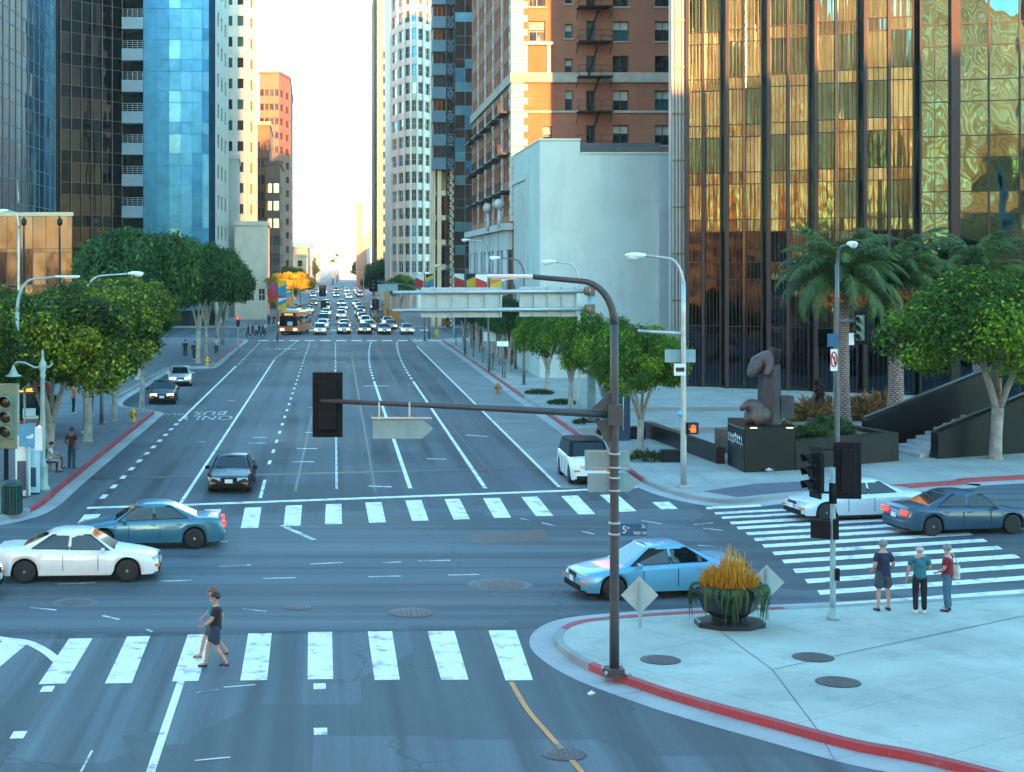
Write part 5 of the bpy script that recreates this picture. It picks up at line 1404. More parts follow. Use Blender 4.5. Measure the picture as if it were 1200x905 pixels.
    pl = MB(); pl.boxz(-.155, .155, -L / 2 - .045, -L / 2 - .031, .42 if kind != 'suv' else .5, .57 if kind != 'suv' else .65); pl.build('number_plate', M['plate'], t)
    pl = MB(); pl.boxz(-.155, .155, L / 2 + .015, L / 2 + .035, .56, .70); pl.build('number_plate', M['plate'], t)
    td, rd = wheel_data(r)
    for c in wc:
        for S in (-1, 1):
            w = link('wheel', td, t, (S * (hw - .13), c - L / 2, r)); link('rim', rd, w)
    return t
# --- the still, sharp cars
c = make_car('parked_sedan', 'dark blue-black coupe waiting with its lights off at the stop line', 'car', 'coupe', M['p_black'], low=True); p = G(268, 579); c.location = (p.x, p.y + 2.25, .004); OFF[c] = 2.25; c.rotation_euler = (0, 0, .0); c.name = 'coupe'
mb = MB()
L_ = 4.45
mb.tube([(-.62, -L_ / 2 + 1.42, .90), (-.2, -L_ / 2 + 1.22, .875)], .012, 5); mb.build('wiper', M['black'], c)
c = make_car('black_car', 'black sedan with lit headlights leaving the parking bay', 'car', 'sedan', M['p_black'], True); p = G(187, 474.5); c.location = (p.x, p.y + 2.4, .004); OFF[c] = 2.4; c.rotation_euler = (0, 0, .06); c.name = 'sedan'
c = make_car('sedan', 'pale silver sedan with lit headlights behind the black one in the bay', 'car', 'sedan', M['p_silver'], True); p = G(207.5, 453.5); c.location = (p.x, p.y + 2.4, .004); OFF[c] = 2.4; c.rotation_euler = (0, 0, .10)
c = make_car('hatchback', 'white compact car with a black roof parked at the red kerb behind the sign backs', 'car', 'suv', M['p_white'], black_roof=True); p = G(697, 570); c.location = (p.x - .05, p.y + 2.3, .012); OFF[c] = 2.3; c.rotation_euler = (0, 0, -.0)
# --- cars crossing on the cross street (streaks in the photograph; modelled at rest)
an = math.atan(T)
c = make_car('crossing_sedan', 'white sedan crossing at the left edge of the picture', 'car', 'sedan', M['p_white']); p = G(85, 684); c.location = (p.x, p.y + .9, .012); OFF[c] = .9; c.rotation_euler = (0, 0, PI / 2 + .06); c.name = 'sedan'
c = make_car('crossing_car', 'blue-green sedan behind the white one in the left of the crossing', 'car', 'sedan', M['p_teal'], tail=True); p = G(172, 645); c.location = (p.x, p.y + .9, .012); OFF[c] = .9; c.rotation_euler = (0, 0, -PI / 2 + .10); c.name = 'sedan'
c = make_car('crossing_car', 'light blue sedan crossing in the middle behind the tall signal pole', 'car', 'sedan', M['p_blue']); p = G(775, 703); c.location = (p.x, p.y + .9, .012); OFF[c] = .9; c.rotation_euler = (0, 0, -PI / 2 + an); c.name = 'sedan'
c = make_car('crossing_car', 'pale aqua sedan on the right crosswalk behind the pedestrian signal', 'car', 'sedan', M['p_pale']); p = G(1010, 611); c.location = (p.x, p.y + .9, .012); OFF[c] = .9; c.rotation_euler = (0, 0, -PI / 2 + an); c.name = 'sedan'
c = make_car('crossing_car', 'navy sedan at the right edge nearer than the pale aqua one', 'car', 'sedan', M['p_navy'], tail=True); p = G(1135, 628); c.location = (p.x, p.y + .9, .012); OFF[c] = .9; c.rotation_euler = (0, 0, PI / 2 + an); c.name = 'sedan'
c = make_car('crossing_car', 'pale car just entering at the left edge, nearest of the crossing cars', 'car', 'hatch', M['p_silver'], True); p = G(-98, 705); c.location = (p.x, p.y + .8, .012); OFF[c] = .8; c.rotation_euler = (0, 0, PI / 2 + .06); c.name = 'hatchback'

# --- waiting traffic at the next crossing
protos = {}
def far_car(kind, col, lights=True):
    k = (kind, col)
    if k not in protos:
        protos[k] = make_car('traffic_car', 'x', 'car', kind, M['p_' + col], lights); protos[k].location = (0, -50, -30); return protos[k], True
    return protos[k], False
lanes = [(-4.9, 'second lane from the left'), (-1.8, 'third lane from the left'), (1.3, 'third lane from the right'), (4.5, 'second lane from the right'), (7.9, 'lane beside the right kerb'), (-7.6, 'lane behind the bus')]
ords = ['front', 'second', 'third', 'fourth', 'fifth', 'sixth', 'seventh', 'eighth', 'ninth', 'tenth', 'eleventh', 'twelfth']
front = {0: (374.5, 393.5, 'hatch', 'silver'), 1: (403, 392.5, 'sedan', 'grey'), 2: (428, 392.5, 'sedan', 'black'), 3: (451, 393, 'sedan', 'navy'), 4: (478, 393, 'sedan', 'silver')}
colname = {'silver': 'silver', 'grey': 'grey', 'black': 'black', 'navy': 'navy', 'white': 'white', 'red': 'red', 'gold': 'beige', 'teal': 'dark teal', 'blue': 'blue'}
kindname = {'sedan': 'sedan', 'suv': 'tall wagon', 'hatch': 'hatchback', 'coupe': 'coupe'}
rr = random.Random(21)
for li, (X, ln) in enumerate(lanes):
    d = 130.0
    for row in range(9):
        if row > 0 and rr.random() < .3: d += rr.uniform(6, 12); continue
        if row == 0 and li not in front: d += 16; continue
        kind = rr.choice(['sedan', 'sedan', 'suv', 'hatch']); col = rr.choice(['silver', 'white', 'black', 'grey', 'white', 'red', 'gold', 'teal', 'navy'])
        x = X
        if row == 0: px, py, kind, col = front[li]; q = G(px, py); x = q.x; d = q.y + 2.3
        lit = rr.random() < .8
        lab = '%s %s, %s in the %s of the waiting traffic' % (colname[col], kindname[kind], ords[row], ln)
        pr, new = far_car(kind, col)
        if new:
            o = pr; o.location = (x, d, 0); o['label'] = lab; o['group'] = 'cars waiting at the next crossing'
        else: o = dup(pr, (x + (rr.uniform(-.35, .35) if row else 0), d, 0), rr.uniform(-.02, .02), lab, 'cars waiting at the next crossing')
        o.name = kindname[kind].replace(' ', '_'); o.location.z = .002
        d += rr.uniform(7, 10.5) + row * 1.3
        if d > 262 - li * 2: break
        if li in (4, 5) and row > 4: break
# farther rows, a few pixels each
for row in range(6):
    d = 268 + row * 14
    for li, X in enumerate((-6.5, -3.2, .2, 3.6, 7.0)):
        if rr.random() < .52: continue
        kind, col = rr.choice(list(protos)); 
        lab = '%s %s far down the avenue, rank %d of the distant traffic, %s lane' % (colname[col], kindname[kind], row + 1, ['leftmost', 'left', 'middle', 'right', 'rightmost'][li])
        o = dup(protos[(kind, col)], (X + rr.uniform(-.3, .3), d + rr.uniform(-4, 4), .002), 0, lab, 'distant traffic'); o.name = kindname[kind].replace(' ', '_')
# --- orange city bus
def make_bus(label, x, y, rz, col, name='city_bus'):
    t = thing(name, label, 'bus', (x, y, .0), rz); L, W, H = 12.0, 2.55, 3.05
    b = MB(); b.boxz(-W / 2, W / 2, 0, L, .32, H); o = bev(b.build('body', M[col], t), .14, 3)
    b = MB(); b.boxz(-W / 2 + .1, W / 2 - .1, -.03, .02, 1.15, 2.45); b.build('windscreen', M['autoglass'], t)
    b = MB(); b.boxz(-W / 2 + .35, W / 2 - .35, -.05, .02, 2.52, 2.84); b.build('destination_board', M['black'], t)
    b = MB(); b.boxz(-.55, .55, -.058, -.051, 2.58, 2.78); b.build('destination_lights', em('amber board lights', (1, .42, .06), .12), t)
    for s in (-1, 1):
        for k in range(6):
            b = MB(); b.boxz(s * W / 2 - .02, s * W / 2 + .02, .9 + k * 1.8, 2.5 + k * 1.8, 1.25, 2.4); b.build('side_window', M['autoglass'], t)
        h = MB(); h.boxz(s * .85 - .2, s * .85 + .2, -.05, .03, .62, .84); h.build('headlight', M['head_on'], t)
        h = MB(); h.boxz(s * (W / 2 + .06) - .05, s * (W / 2 + .06) + .2 * s, -.25, -.1, 1.9, 2.4); h.build('mirror', M['black'], t)
        for c_ in (2.4, 8.8):
            td, rd = wheel_data(.48); w = link('wheel', td, t, (s * (W / 2 - .12), c_, .48)); link('rim', rd, w)
    b = MB(); b.boxz(-W / 2 + .1, W / 2 - .1, -.06, .04, .34, .52); b.build('front_bumper', M['black'], t)
    b = MB(); b.boxz(-W / 2 + .4, W / 2 - .4, .6, 3.4, H, H + .28); bev(b.build('roof_unit', M['p_pale'], t), .06)
    b = MB(); b.boxz(-.15, .5, -.045, -.032, 1.25, 1.75); b.build('windscreen_poster', M['p_pale'], t)
    return t
p = G(341, 395); make_bus('orange city bus with lit headlights at the left of the next crossing', XD(338, 129), 129.5, -.13, 'p_orange')
make_bus('red bus standing behind the leafy trees at the left edge', XD(30, 51), 51, .35, 'p_red')
# ------------------------------------------------------------------ poles, lamps, signals and signs
M['sig_olive'] = pm('olive signal housing', (.14, .20, .15), .5, .1, .15, 5, dirt=.3)
M['lens_off'] = pm('dark signal lens', (.03, .03, .03), .2, 0, .1, 5)
M['lens_red'] = em('lit red signal', (1, .06, .02), .4); M['lens_orange'] = em('lit orange hand', (1, .10, .015), .16)
M['blue_sign'] = pm('blue street sign', (.015, .10, .20), .45, 0, .08, 5)
M['sign_white'] = pm('white sign face', (.72, .74, .72), .45, 0, .05, 5, dirt=.15)
M['sign_red'] = pm('red sign print', (.5, .02, .02), .45, 0, .05, 5)
M['sign_black'] = pm('black sign print', (.012, .012, .012), .5, 0, .05, 5)
M['pole_brown'] = pm('dark grey pole steel', (.060, .066, .072), .5, .2, .12, 3)
M['pole_teal'] = pm('pale teal pole paint', (.24, .38, .40), .5, .1, .15, 4, dirt=.3)
def pole_tube(t, H, r0, r1, mat, name='pole', z0=0):
    mb = MB(); mb.tube([(0, 0, z0 + (H - z0) * i / 6) for i in range(7)], [r0 + (r1 - r0) * i / 6 for i in range(7)], 14); return mb.build(name, mat, t)
def base_plate(t, s, h, mat):
    mb = MB(); mb.boxz(-s, s, -s, s, 0, h * .3); o = mb.build('base', mat, t); m2 = MB(); m2.boxz(-s * .8, s * .8, -s * .8, s * .8, h * .3, h); 
    m2.build('base_cover', mat, t)
    for sx in (-1, 1):
        for sy in (-1, 1): MB().lathe([(.03, 0), (.03, .08)], 6, c=(sx * s * .88, sy * s * .88, h * .3)).build('bolt', M['galv'], t)
def lum_arm(t, H, L, az, r, mat, rise=.9, head='flat'):
    """curved arm leaving the pole top and carrying a luminaire"""
    d = V((math.cos(az), math.sin(az), 0)); pts = [V((0, 0, H - rise * 1.3))]
    for k in range(1, 9):
        a = k / 8 * PI / 2; pts.append(V((0, 0, H - rise * 1.3 + rise * 1.3 * math.sin(a) * .96)) + d * (L * .42 * (1 - math.cos(a))))
    pts.append(d * L + V((0, 0, H + .05)))
    mb = MB(); mb.tube(pts, [r * (1 - .04 * i) for i in range(len(pts))], 10); mb.build('lamp_arm', mat, t)
    e = d * (L + .35) + V((0, 0, H + .06)); rz = az
    if L < .1:
        mb = MB(); mb.lathe([(.05, -.2), (.20, -.1), (.24, .25), (.10, .42), (.03, .55)], 10); mb.build('lantern', mat, t, (0, 0, H)); return
    if head == 'flat':
        mb = MB(); mb.box((0, 0, 0), (1.0, .30, .09)); o = mb.build('lamp_head', M['white'], t, e + d * .15, rz); bev(o, .035)
        MB().box((.12, 0, -.055), (.6, .2, .03)).build('lens', M['lamp_glass'], o)
    else:
        mb = MB(); mb.xf(Matrix.Identity(4)); mb.ball((0, 0, 0), (.45, .17, .12), 12); o = mb.build('lamp_head', M['white'], t, e, rz)
        m2 = MB(); m2.ball((.12, 0, -.07), (.24, .15, .13), 12); m2.build('lens', M['lamp_glass'], o)
def signal(t, loc, rz, n=3, back=None, mat=None, vis=True, lit=None, bw=.42, scale=1.0, name='traffic_signal'):
    """three-lens signal head; local front is -Y"""
    mat = mat or M['black']; mb = MB(); h = .36 * n * scale; w = .36 * scale
    mb.boxz(-w / 2, w / 2, -.09, .16, -h / 2, h / 2); o = mb.build(name, mat, t, loc, rz); bev(o, .025)
    if back:
        q = MB(); q.boxz(-bw * scale, bw * scale, -.02, .015, -h / 2 - .17 * scale, h / 2 + .17 * scale); b_ = q.build('backplate', M['black'], o); bev(b_, .012, 1)
    for i in range(n):
        z = h / 2 - .36 * scale * (i + .5)
        q = MB(); q.lathe([(.145 * scale, -.10), (.14 * scale, -.115), (.05, -.125)], 18, c=(0, 0, z), axis='Y'); q.build('lens', M[lit[1]] if lit and lit[0] == i else M['lens_off'], o)
        if vis:
            q = MB(); k = 14; vs = []; fs = []
            for j in range(k + 1):
                a = PI * (-.12 + 1.24 * j / k)
                x, z_ = math.cos(a) * .165 * scale, math.sin(a) * .165 * scale
                ext = -.30 - .08 * math.sin(max(0, min(PI, a)))
                vs += [(x, -.09, z + z_), (x, ext, z + z_ - .03), (x * 1.06, ext, z + z_ * 1.06 - .03), (x * 1.06, -.09, z + z_ * 1.06)]
            for j in range(k):
                for m_ in range(4): fs.append((4 * j + m_, 4 * j + (m_ + 1) % 4, 4 * j + 4 + (m_ + 1) % 4, 4 * j + 4 + m_))
            fs += [(0, 1, 2, 3), (4 * k + 3, 4 * k + 2, 4 * k + 1, 4 * k)]
            q.add(vs, fs, 0, True); q.build('visor', mat, o)
    return o
def ped_signal(t, loc, rz, lit=None, mat=None):
    mb = MB(); mb.boxz(-.23, .23, -.13, .13, -.23, .23); o = mb.build('pedestrian_signal', mat or M['black'], t, loc, rz); bev(o, .03)
    if lit:
        q = MB(); q.boxz(-.20, .20, -.14, -.131, -.20, .20); q.build('lens', M['lens_off'], o)
        q = MB()   # raised hand
        q.boxz(-.105, .10, -.15, -.141, -.15, .0)
        for k, hh in enumerate((.12, .155, .15, .11)): q.boxz(-.10 + k * .052, -.06 + k * .052, -.15, -.141, .0, hh)
        q.add([(-.105, -.15, -.10), (-.105, -.15, -.03), (-.18, -.15, .03), (-.19, -.15, -.01)], [(0, 1, 2, 3)]); q.build('hand_symbol', M['lens_orange'], o)
    return o

# --- the tall pole in the foreground
p = G(720, 791, .15); t = thing('signal_pole', 'tall grey pole in the foreground with a lamp arm and a long signal mast', 'signal pole', (p.x, p.y, .15))
pole_tube(t, 7.7, .108, .085, M['pole_brown'])
base_plate(t, .24, .16, M['pole_brown'])
lum_arm(t, 8.55, 1.75, PI - .12, .09, M['pole_brown'], .75)
ay = 5.62
arm = [(-.05, 0, ay), (-2.0, .08, ay + .10), (-4.2, .2, ay + .20), (-6.35, .3, ay + .28)]
mb = MB(); mb.tube(arm, [.085, .072, .06, .05], 12); mb.build('mast_arm', M['pole_brown'], t)
mb = MB(); mb.slab([(-.10, 0, ay - .10), (-.10, 0, ay - .75), (-.42, 0, ay - .13)], (0, -1, 0), .03); mb.slab([(-.10, 0, ay + .10), (-.10, 0, ay + .5), (-.5, 0, ay + .12)], (0, -1, 0), .03); mb.boxz(-.16, .16, -.16, .16, ay - .22, ay + .22); mb.build('arm_bracket', M['pole_brown'], t)
signal(t, (-6.2, .42, ay + .18), PI, 3, True, M['black'], True, None, .33, 1.0)
# hanging one-way board seen from behind
mb = MB(); x0, x1, x2 = -5.22, -4.15, -3.90; zc = 5.30
mb.slab([(x0, .2, zc - .22), (x1, .2, zc - .22), (x2, .2, zc), (x1, .2, zc + .22), (x0, .2, zc + .22)], (0, -1, 0), .02); o = mb.build('hanging_sign', M['signback'], t)
hb = MB(); hb.boxz(x0 - .03, x2 - .04, .14, .20, zc + .22, zc + .25)
for x in (-5.08, -4.42): hb.boxz(x - .02, x + .02, .13, .19, zc + .2, ay + .26)
hb.build('hanger', M['galv'], o)
# boards on the pole, backs towards us
zt = lambda py: HC + (CY - py) * p.y / F - .15
xt = lambda px: (px - 720) * p.y / F
mb = MB(); mb.boxz(xt(686.5), xt(739.5), .15, .17, zt(552.5), zt(528.5)); o = mb.build('sign_back', M['signback'], t); hb = MB(); hb.boxz(xt(690), xt(736), .13, .149, zt(531), zt(529)); hb.boxz(xt(690), xt(736), .13, .149, zt(551), zt(549)); hb.build('stiffener', M['galv'], o)
mb = MB(); zc = zt(567); mb.slab([(xt(690), .16, zt(578)), (xt(738), .16, zt(578)), (xt(752), .16, zc), (xt(738), .16, zt(556)), (xt(690), .16, zt(556))], (0, -1, 0), .02); mb.build('arrow_sign_back', M['signback'], t)
hb = MB()
for py in (532, 548, 560, 575, 613, 626): hb.lathe([(.128, zt(py) - .02), (.128, zt(py) + .02)], 14)
hb.build('strap', M['galv'], t)
mb = MB(); mb.boxz(xt(727), xt(758), -.012, .012, zt(628), zt(613.5)); o = mb.build('street_name_sign', M['blue_sign'], t)
def sign_text(txt, size, x, z, y, mat, parent, sx=1, rz=0):
    me = text_mesh(txt, size, mat, 'lettering', sx, 1.0, .002); q = link('lettering', me, parent, (x, y, z)); q.rotation_euler = (PI / 2, 0, rz); return q
cx_ = (xt(727) + xt(758)) / 2; cz_ = (zt(628) + zt(613.5)) / 2
sign_text('5', .22, xt(731.5), cz_ - .005, -.018, M['sign_white'], o); sign_text('th', .08, xt(736), cz_ + .04, -.018, M['sign_white'], o)
sign_text('St', .12, xt(754), cz_ + .07, -.018, M['sign_white'], o); sign_text('900 W', .10, xt(750), cz_ - .075, -.018, M['sign_white'], o, 1.05)

# --- corner pole with the pedestrian signals
p = G(976, 726, .15); t = thing('signal_post', 'pale teal post with black traffic signals on the near right corner', 'signal pole', (p.x, p.y, .15))
zt = lambda py: HC + (CY - py) * p.y / F - .15
xt = lambda px: (px - 976) * p.y / F
pole_tube(t, zt(548), .075, .065, M['pole_teal']); mb = MB(); mb.lathe([(.17, 0), (.16, .08), (.10, .22), (.08, .3)], 14); mb.build('base', M['pole_teal'], t)
signal(t, (xt(955), -.05, zt(553)), -PI / 2 + .25, 3, True, M['black'], True, None, .30, .92)
signal(t, (xt(994), .06, zt(552)), PI - .1, 3, True, M['black'], True, None, .34, 1.0)
mb = MB(); mb.boxz(xt(954), xt(1000), -.03, .03, zt(527) - .02, zt(527) + .03); mb.boxz(xt(958), xt(998), -.03, .03, zt(577.5) - .02, zt(577.5) + .03); mb.lathe([(.1, zt(590)), (.1, zt(566))], 10); mb.build('bracket', M['black'], t)
ped_signal(t, (xt(962), .05, zt(620)), PI / 2 + 1.2)
mb = MB(); mb.tube([(0, 0, zt(609)), (xt(962), .05, zt(609))], .025, 6); mb.tube([(0, 0, zt(631)), (xt(962), .05, zt(631))], .025, 6); mb.boxz(-.02, .12, -.1, .1, zt(632), zt(608)); mb.build('pedestrian_bracket', M['black'], t)
mb = MB(); mb.boxz(.03, .14, -.12, .02, zt(680), zt(666)); mb.build('push_button', M['black'], t)

# --- far right corner lamp pole (px 800)
p = G(801, 572, .15); t = thing('street_lamp', 'grey lamp pole at the far right corner with an orange hand signal', 'street lamp', (p.x, p.y, .15), 0, 'curved-arm street lamps')
zt = lambda py: HC + (CY - py) * p.y / F - .15
xt = lambda px: (px - 801) * p.y / F
pole_tube(t, zt(330), .13, .085, M['galv']); base_plate(t, .22, .14, M['galv']); lum_arm(t, zt(301), 1.55, PI, .075, M['galv'], 1.0, 'cobra')
mb = MB(); mb.tube([(0, 0, zt(391)), (xt(748), .1, zt(388))], [.075, .06], 10); mb.build('mast_arm', M['galv'], t)
mb = MB(); mb.boxz(xt(780), xt(816), .14, .165, zt(425), zt(410)); mb.build('sign_back', M['signback'], t)
mb = MB(); mb.boxz(xt(789), xt(802.5), -.15, -.13, zt(440), zt(426)); o = mb.build('direction_sign', M['sign_white'], t); mb = MB(); 
mb.add([(xt(790.5), -.155, zt(433)), (xt(792.5), -.155, zt(437)), (xt(792.5), -.155, zt(429))], [(0, 1, 2)]); mb.boxz(xt(792.5), xt(801), -.158, -.15, zt(435.5), zt(430.5)); mb.build('arrow', M['sign_black'], o)
ped_signal(t, (xt(811), -.02, zt(502)), .15, True)
mb = MB(); mb.boxz(0, xt(806), -.03, .03, zt(498), zt(496)); mb.build('bracket', M['black'], t)
mb = MB(); mb.ball((-.14, -.05, zt(485)), (.1, .1, .14), 10); mb.build('blue_beacon', M['p_blue'], t)

# --- pole across the cross street with lamp, signal and no-turn sign (px 980)
p = V((XD(981, 43.2), 43.2, .15)); t = thing('street_lamp', 'slim grey lamp pole before the date palm with a no-turn sign', 'street lamp', (p.x, p.y, .15), 0, 'curved-arm street lamps')
zt = lambda py: HC + (CY - py) * p.y / F - .15
xt = lambda px: (px - 981) * p.y / F
pole_tube(t, zt(310), .12, .085, M['steel']); base_plate(t, .22, .14, M['steel']); lum_arm(t, zt(288), 1.2, -PI / 2 + .1, .075, M['steel'], .9, 'cobra')
mb = MB(); mb.tube([(-.05, 0, zt(377)), (xt(1003), -.2, zt(376))], .07, 8); mb.build('signal_arm', M['steel'], t)
signal(t, (xt(1006), -.3, zt(384)), -.75, 3, True, M['sig_olive'], True, None, .30, 1.0)
signal(t, (xt(963), .25, zt(459)), -.5, 3, None, M['black'], True, None, .30, .95)
mb = MB(); mb.boxz(xt(968.5), xt(980.5), -.15, -.13, zt(406), zt(391)); mb.build('blue_sign', M['blue_sign'], t)
mb = MB(); mb.boxz(xt(972), xt(980.2), -.155, -.14, zt(434.5), zt(409)); o = mb.build('no_turn_sign', M['sign_white'], t)
cx_, cz_ = xt(976), zt(421); mb = MB(); ring = [(cx_ + .125 * math.cos(a * PI / 12), -.163, cz_ + .31 * math.sin(a * PI / 12)) for a in range(25)]; mb.tube(ring, .03, 6, caps=False); mb.tube([(cx_ - .09, -.165, cz_ + .22), (cx_ + .09, -.165, cz_ - .22)], .028, 6); mb.build('prohibition_ring', M['sign_red'], o)
mb = MB(); mb.tube([(cx_ + .03, -.160, cz_ - .2), (cx_ + .03, -.160, cz_ + .08), (cx_ - .06, -.160, cz_ + .14)], .022, 6); mb.build('arrow', M['sign_black'], o)
mb = MB(); mb.boxz(xt(992), xt(998), -.34, -.32, zt(404), zt(390)); mb.build('small_plate', M['sign_white'], t)

# --- lamps along the right pavement
def lamp(label, px, d, ytop, L, az, mat='steel', head='cobra', group='curved-arm street lamps', rise=1.0):
    x = XD(px, d); H = ZD(ytop, d) - .15; t = thing('street_lamp', label, 'street lamp', (x, d, .15), 0, group)
    pole_tube(t, H - rise * 1.25, .11, .08, M[mat]); base_plate(t, .2, .14, M[mat]); lum_arm(t, H, L, az, .07, M[mat], rise, head); return t
lamp('street lamp rising behind the sign gantry, its head facing the road', 678.5, 58.5, 308, 1.4, PI, 'galv')
lamp('street lamp beside the rust hydrant, head over the kerb lane', 614, 74.5, 303, 1.8, PI, 'steel')
lamp('tall lamp post beside the brick hotel balustrade', 572, 93, 282, 1.7, PI, 'galv')
lamp('teal lamp post in front of the lattice mast', 532, 121, 312, 1.6, PI, 'pole_teal')
lamp('lamp pole between the two last street trees on the right', 604, 86, 330, .8, PI, 'steel')
lamp('pale lamp pole in front of the peach block', 426, 200, 318, 2.4, PI, 'galv')
lamp('small far lamp post in front of the large round tree', 415, 230, 336, 2.0, PI, 'galv')
# left side
t = lamp('pale green lamp pole with a flat lamp head at the left edge', 20, 41.2, 326, 1.55, 0.05, 'steel_pale', 'flat', rise=1.1)
t = lamp('lamp arm reaching out of the left ficus crowns over the road', 100, 53, 322, 2.3, 0.0, 'galv', rise=.9)
lamp('dark steel lamp column among the left trunks', 119, 56, 345, 1.6, PI, 'steel')
lamp('dark lamp post in front of the copper glass', 70, 80, 262, .01, 0, 'blackmetal'); lamp('second dark lamp post, in front of the bronze glass wing', 112.5, 84, 262, .01, 0, 'blackmetal'); lamp('third dark lamp post beside the copper mirror glass', 28, 82, 262, .01, 0, 'blackmetal')
lamp('white lamp head over the copper glass building', 22, 75, 248, .8, PI, 'galv')
# ornate lamp post
p = G(50, 575, .15); t = thing('ornate_lamp_post', 'ornate pale green cast lamp post with a scrolled arm beside the kiosk', 'lamp post', (p.x, p.y, .15))
mb = MB(); mb.lathe([(.30, 0), (.30, .12), (.22, .2), (.20, .9), (.23, .95), (.14, 1.1), (.11, 1.3), (.085, 4.4), (.12, 4.5), (.12, 4.56), (.09, 4.62), (.15, 4.8), (.15, 5.0), (.06, 5.15), (.05, 5.3), (.07, 5.36), (.01, 5.55)], 16); mb.build('column', M['steel_pale'], t)
mb = MB(); mb.tube([(0, 0, 4.9), (-.3, 0, 4.82), (-.7, 0, 5.02), (-1.0, 0, 5.05), (-1.15, 0, 4.9)], [.05, .045, .04, .04, .04], 8); mb.tube([(0, 0, 4.9), (.25, 0, 4.85), (.38, 0, 4.98), (.3, 0, 5.06)], [.05, .045, .035, .02], 8); mb.build('scroll_arm', M['steel_pale'], t)
mb = MB(); mb.lathe([(.03, .1), (.06, .0), (.12, -.12), (.2, -.28), (.34, -.34), (.33, -.37), (.1, -.38)], 16, c=(-1.15, 0, 4.85)); mb.build('lamp_bell', M['steel_pale'], t)

# --- sign gantry reaching over the right lanes
d = 56.0; xg = lambda px: XD(px, d); zg = lambda py: ZD(py, d)
t = thing('sign_gantry', 'cantilever sign gantry whose pale sign backs face the camera over the right lanes', 'sign gantry', (xg(693), d, .15))
X0 = xg(693)
mb = MB(); mb.tube([(0, 0, 0), (0, 0, zg(331) - .15)], [.24, .22], 18); mb.boxz(-.36, .36, -.36, .36, 0, .1); mb.build('post', M['pole_teal'], t)
for (ya, yb_, nm) in ((341, 343, 'top_beam'), (362, 364, 'lower_beam')):
    mb = MB(); mb.tube([(-.1, -.30, zg(ya) - .15), (xg(460) - X0, -.30, zg(yb_) - .15)], [.13, .10], 12); mb.build(nm, M['galv'], t)
    mb = MB(); mb.lathe([(.24, -.12), (.24, .12)], 14, axis='X', c=(-.3, -.30, zg(ya) - .15)); mb.boxz(-.36, .16, -.3, .0, zg(ya) - .4, zg(ya) + .1); mb.build('flange', pm('rusty flange', (.2, .11, .07), .8, .1, .3, 6), t)
for (pa, pb, za_, zb_) in ((493, 588, 372, 337), (608, 676, 371, 336)):
    mb = MB(); mb.boxz(xg(pa) - X0, xg(pb) - X0, -.12, -.08, zg(za_) - .15, zg(zb_) - .15); o = mb.build('sign_panel', M['alu'], t)
    n_ = 5 if pa < 500 else 4; mb = MB()
    for k in range(n_ + 1):
        x = xg(pa) + .06 + (xg(pb) - xg(pa) - .12) * k / n_ - X0; mb.boxz(x - .025, x + .025, -.30, -.121, zg(za_) - .15, zg(zb_) - .15)
    mb.build('stiffener', M['galv'], o)
# --- banners on posts
def banner_post(label, px, d, H, defs, group='banner posts'):
    x = XD(px, d); t = thing('banner_post', label, 'banner post', (x, d, .15), 0, group); pole_tube(t, H, .09, .07, M['steel']); base_plate(t, .2, .12, M['steel'])
    for (s, z0, z1, cols) in defs:
        n_ = len(cols); mb = MB(); w = .95
        for k, c in enumerate(cols):
            za, zb_ = z0 + (z1 - z0) * k / n_, z0 + (z1 - z0) * (k + 1) / n_
            sl = .30 * (z1 - z0)
            mb.slab([(s * .12, 0, za), (s * (.12 + w), 0, za + (sl if k else 0)), (s * (.12 + w), 0, zb_ + (sl if k < n_ - 1 else 0)), (s * .12, 0, zb_)], (0, -1, 0), .012, k)
        mb.build('banner', [M['ban_' + c] for c in cols], t)
        mb = MB(); mb.tube([(0, .02, z1 + .02), (s * 1.1, .02, z1 + .02)], .02, 6); mb.tube([(0, .02, z0 - .02), (s * 1.1, .02, z0 - .02)], .02, 6); mb.build('banner_rod', M['steel'], t)
for nm, c in (('yellow', (.62, .40, .03)), ('blue', (.03, .22, .36)), ('red', (.45, .03, .03)), ('black', (.02, .02, .02)), ('white', (.7, .7, .68)), ('orange', (.6, .2, .04)), ('magenta', (.4, .05, .18))): M['ban_' + nm] = pm(nm + ' banner cloth', c, .8, 0, .1, 5)
banner_post('post with yellow and teal banners at the left of the next crossing', 325, 118, 6.9, [(1, 5.3, 7.0, ['blue', 'yellow']), (1, 3.6, 5.0, ['yellow', 'blue', 'white']), (-1, 4.8, 6.6, ['red', 'magenta'])])
banner_post('post with a dark teal banner behind the left banner post', 333, 147, 5.4, [(1, 3.2, 5.2, ['orange', 'blue', 'yellow']), (-1, 3.2, 5.2, ['red', 'blue'])])
banner_post('post with red and yellow-teal banners before the white tower', 497.5, 118, 8.0, [(1, 6.4, 7.8, ['blue', 'yellow', 'black']), (-1, 6.3, 7.7, ['red', 'white'])])
banner_post('post with red and black-yellow banners left of the hotel', 545, 100, 8.1, [(1, 6.7, 8.0, ['yellow', 'black']), (-1, 6.7, 8.0, ['red', 'white'])])
banner_post('post with white-red and black-yellow banners nearest the gantry', 572.5, 83, 8.0, [(1, 6.8, 8.1, ['yellow', 'orange', 'black']), (-1, 6.8, 8.1, ['red', 'white'])])

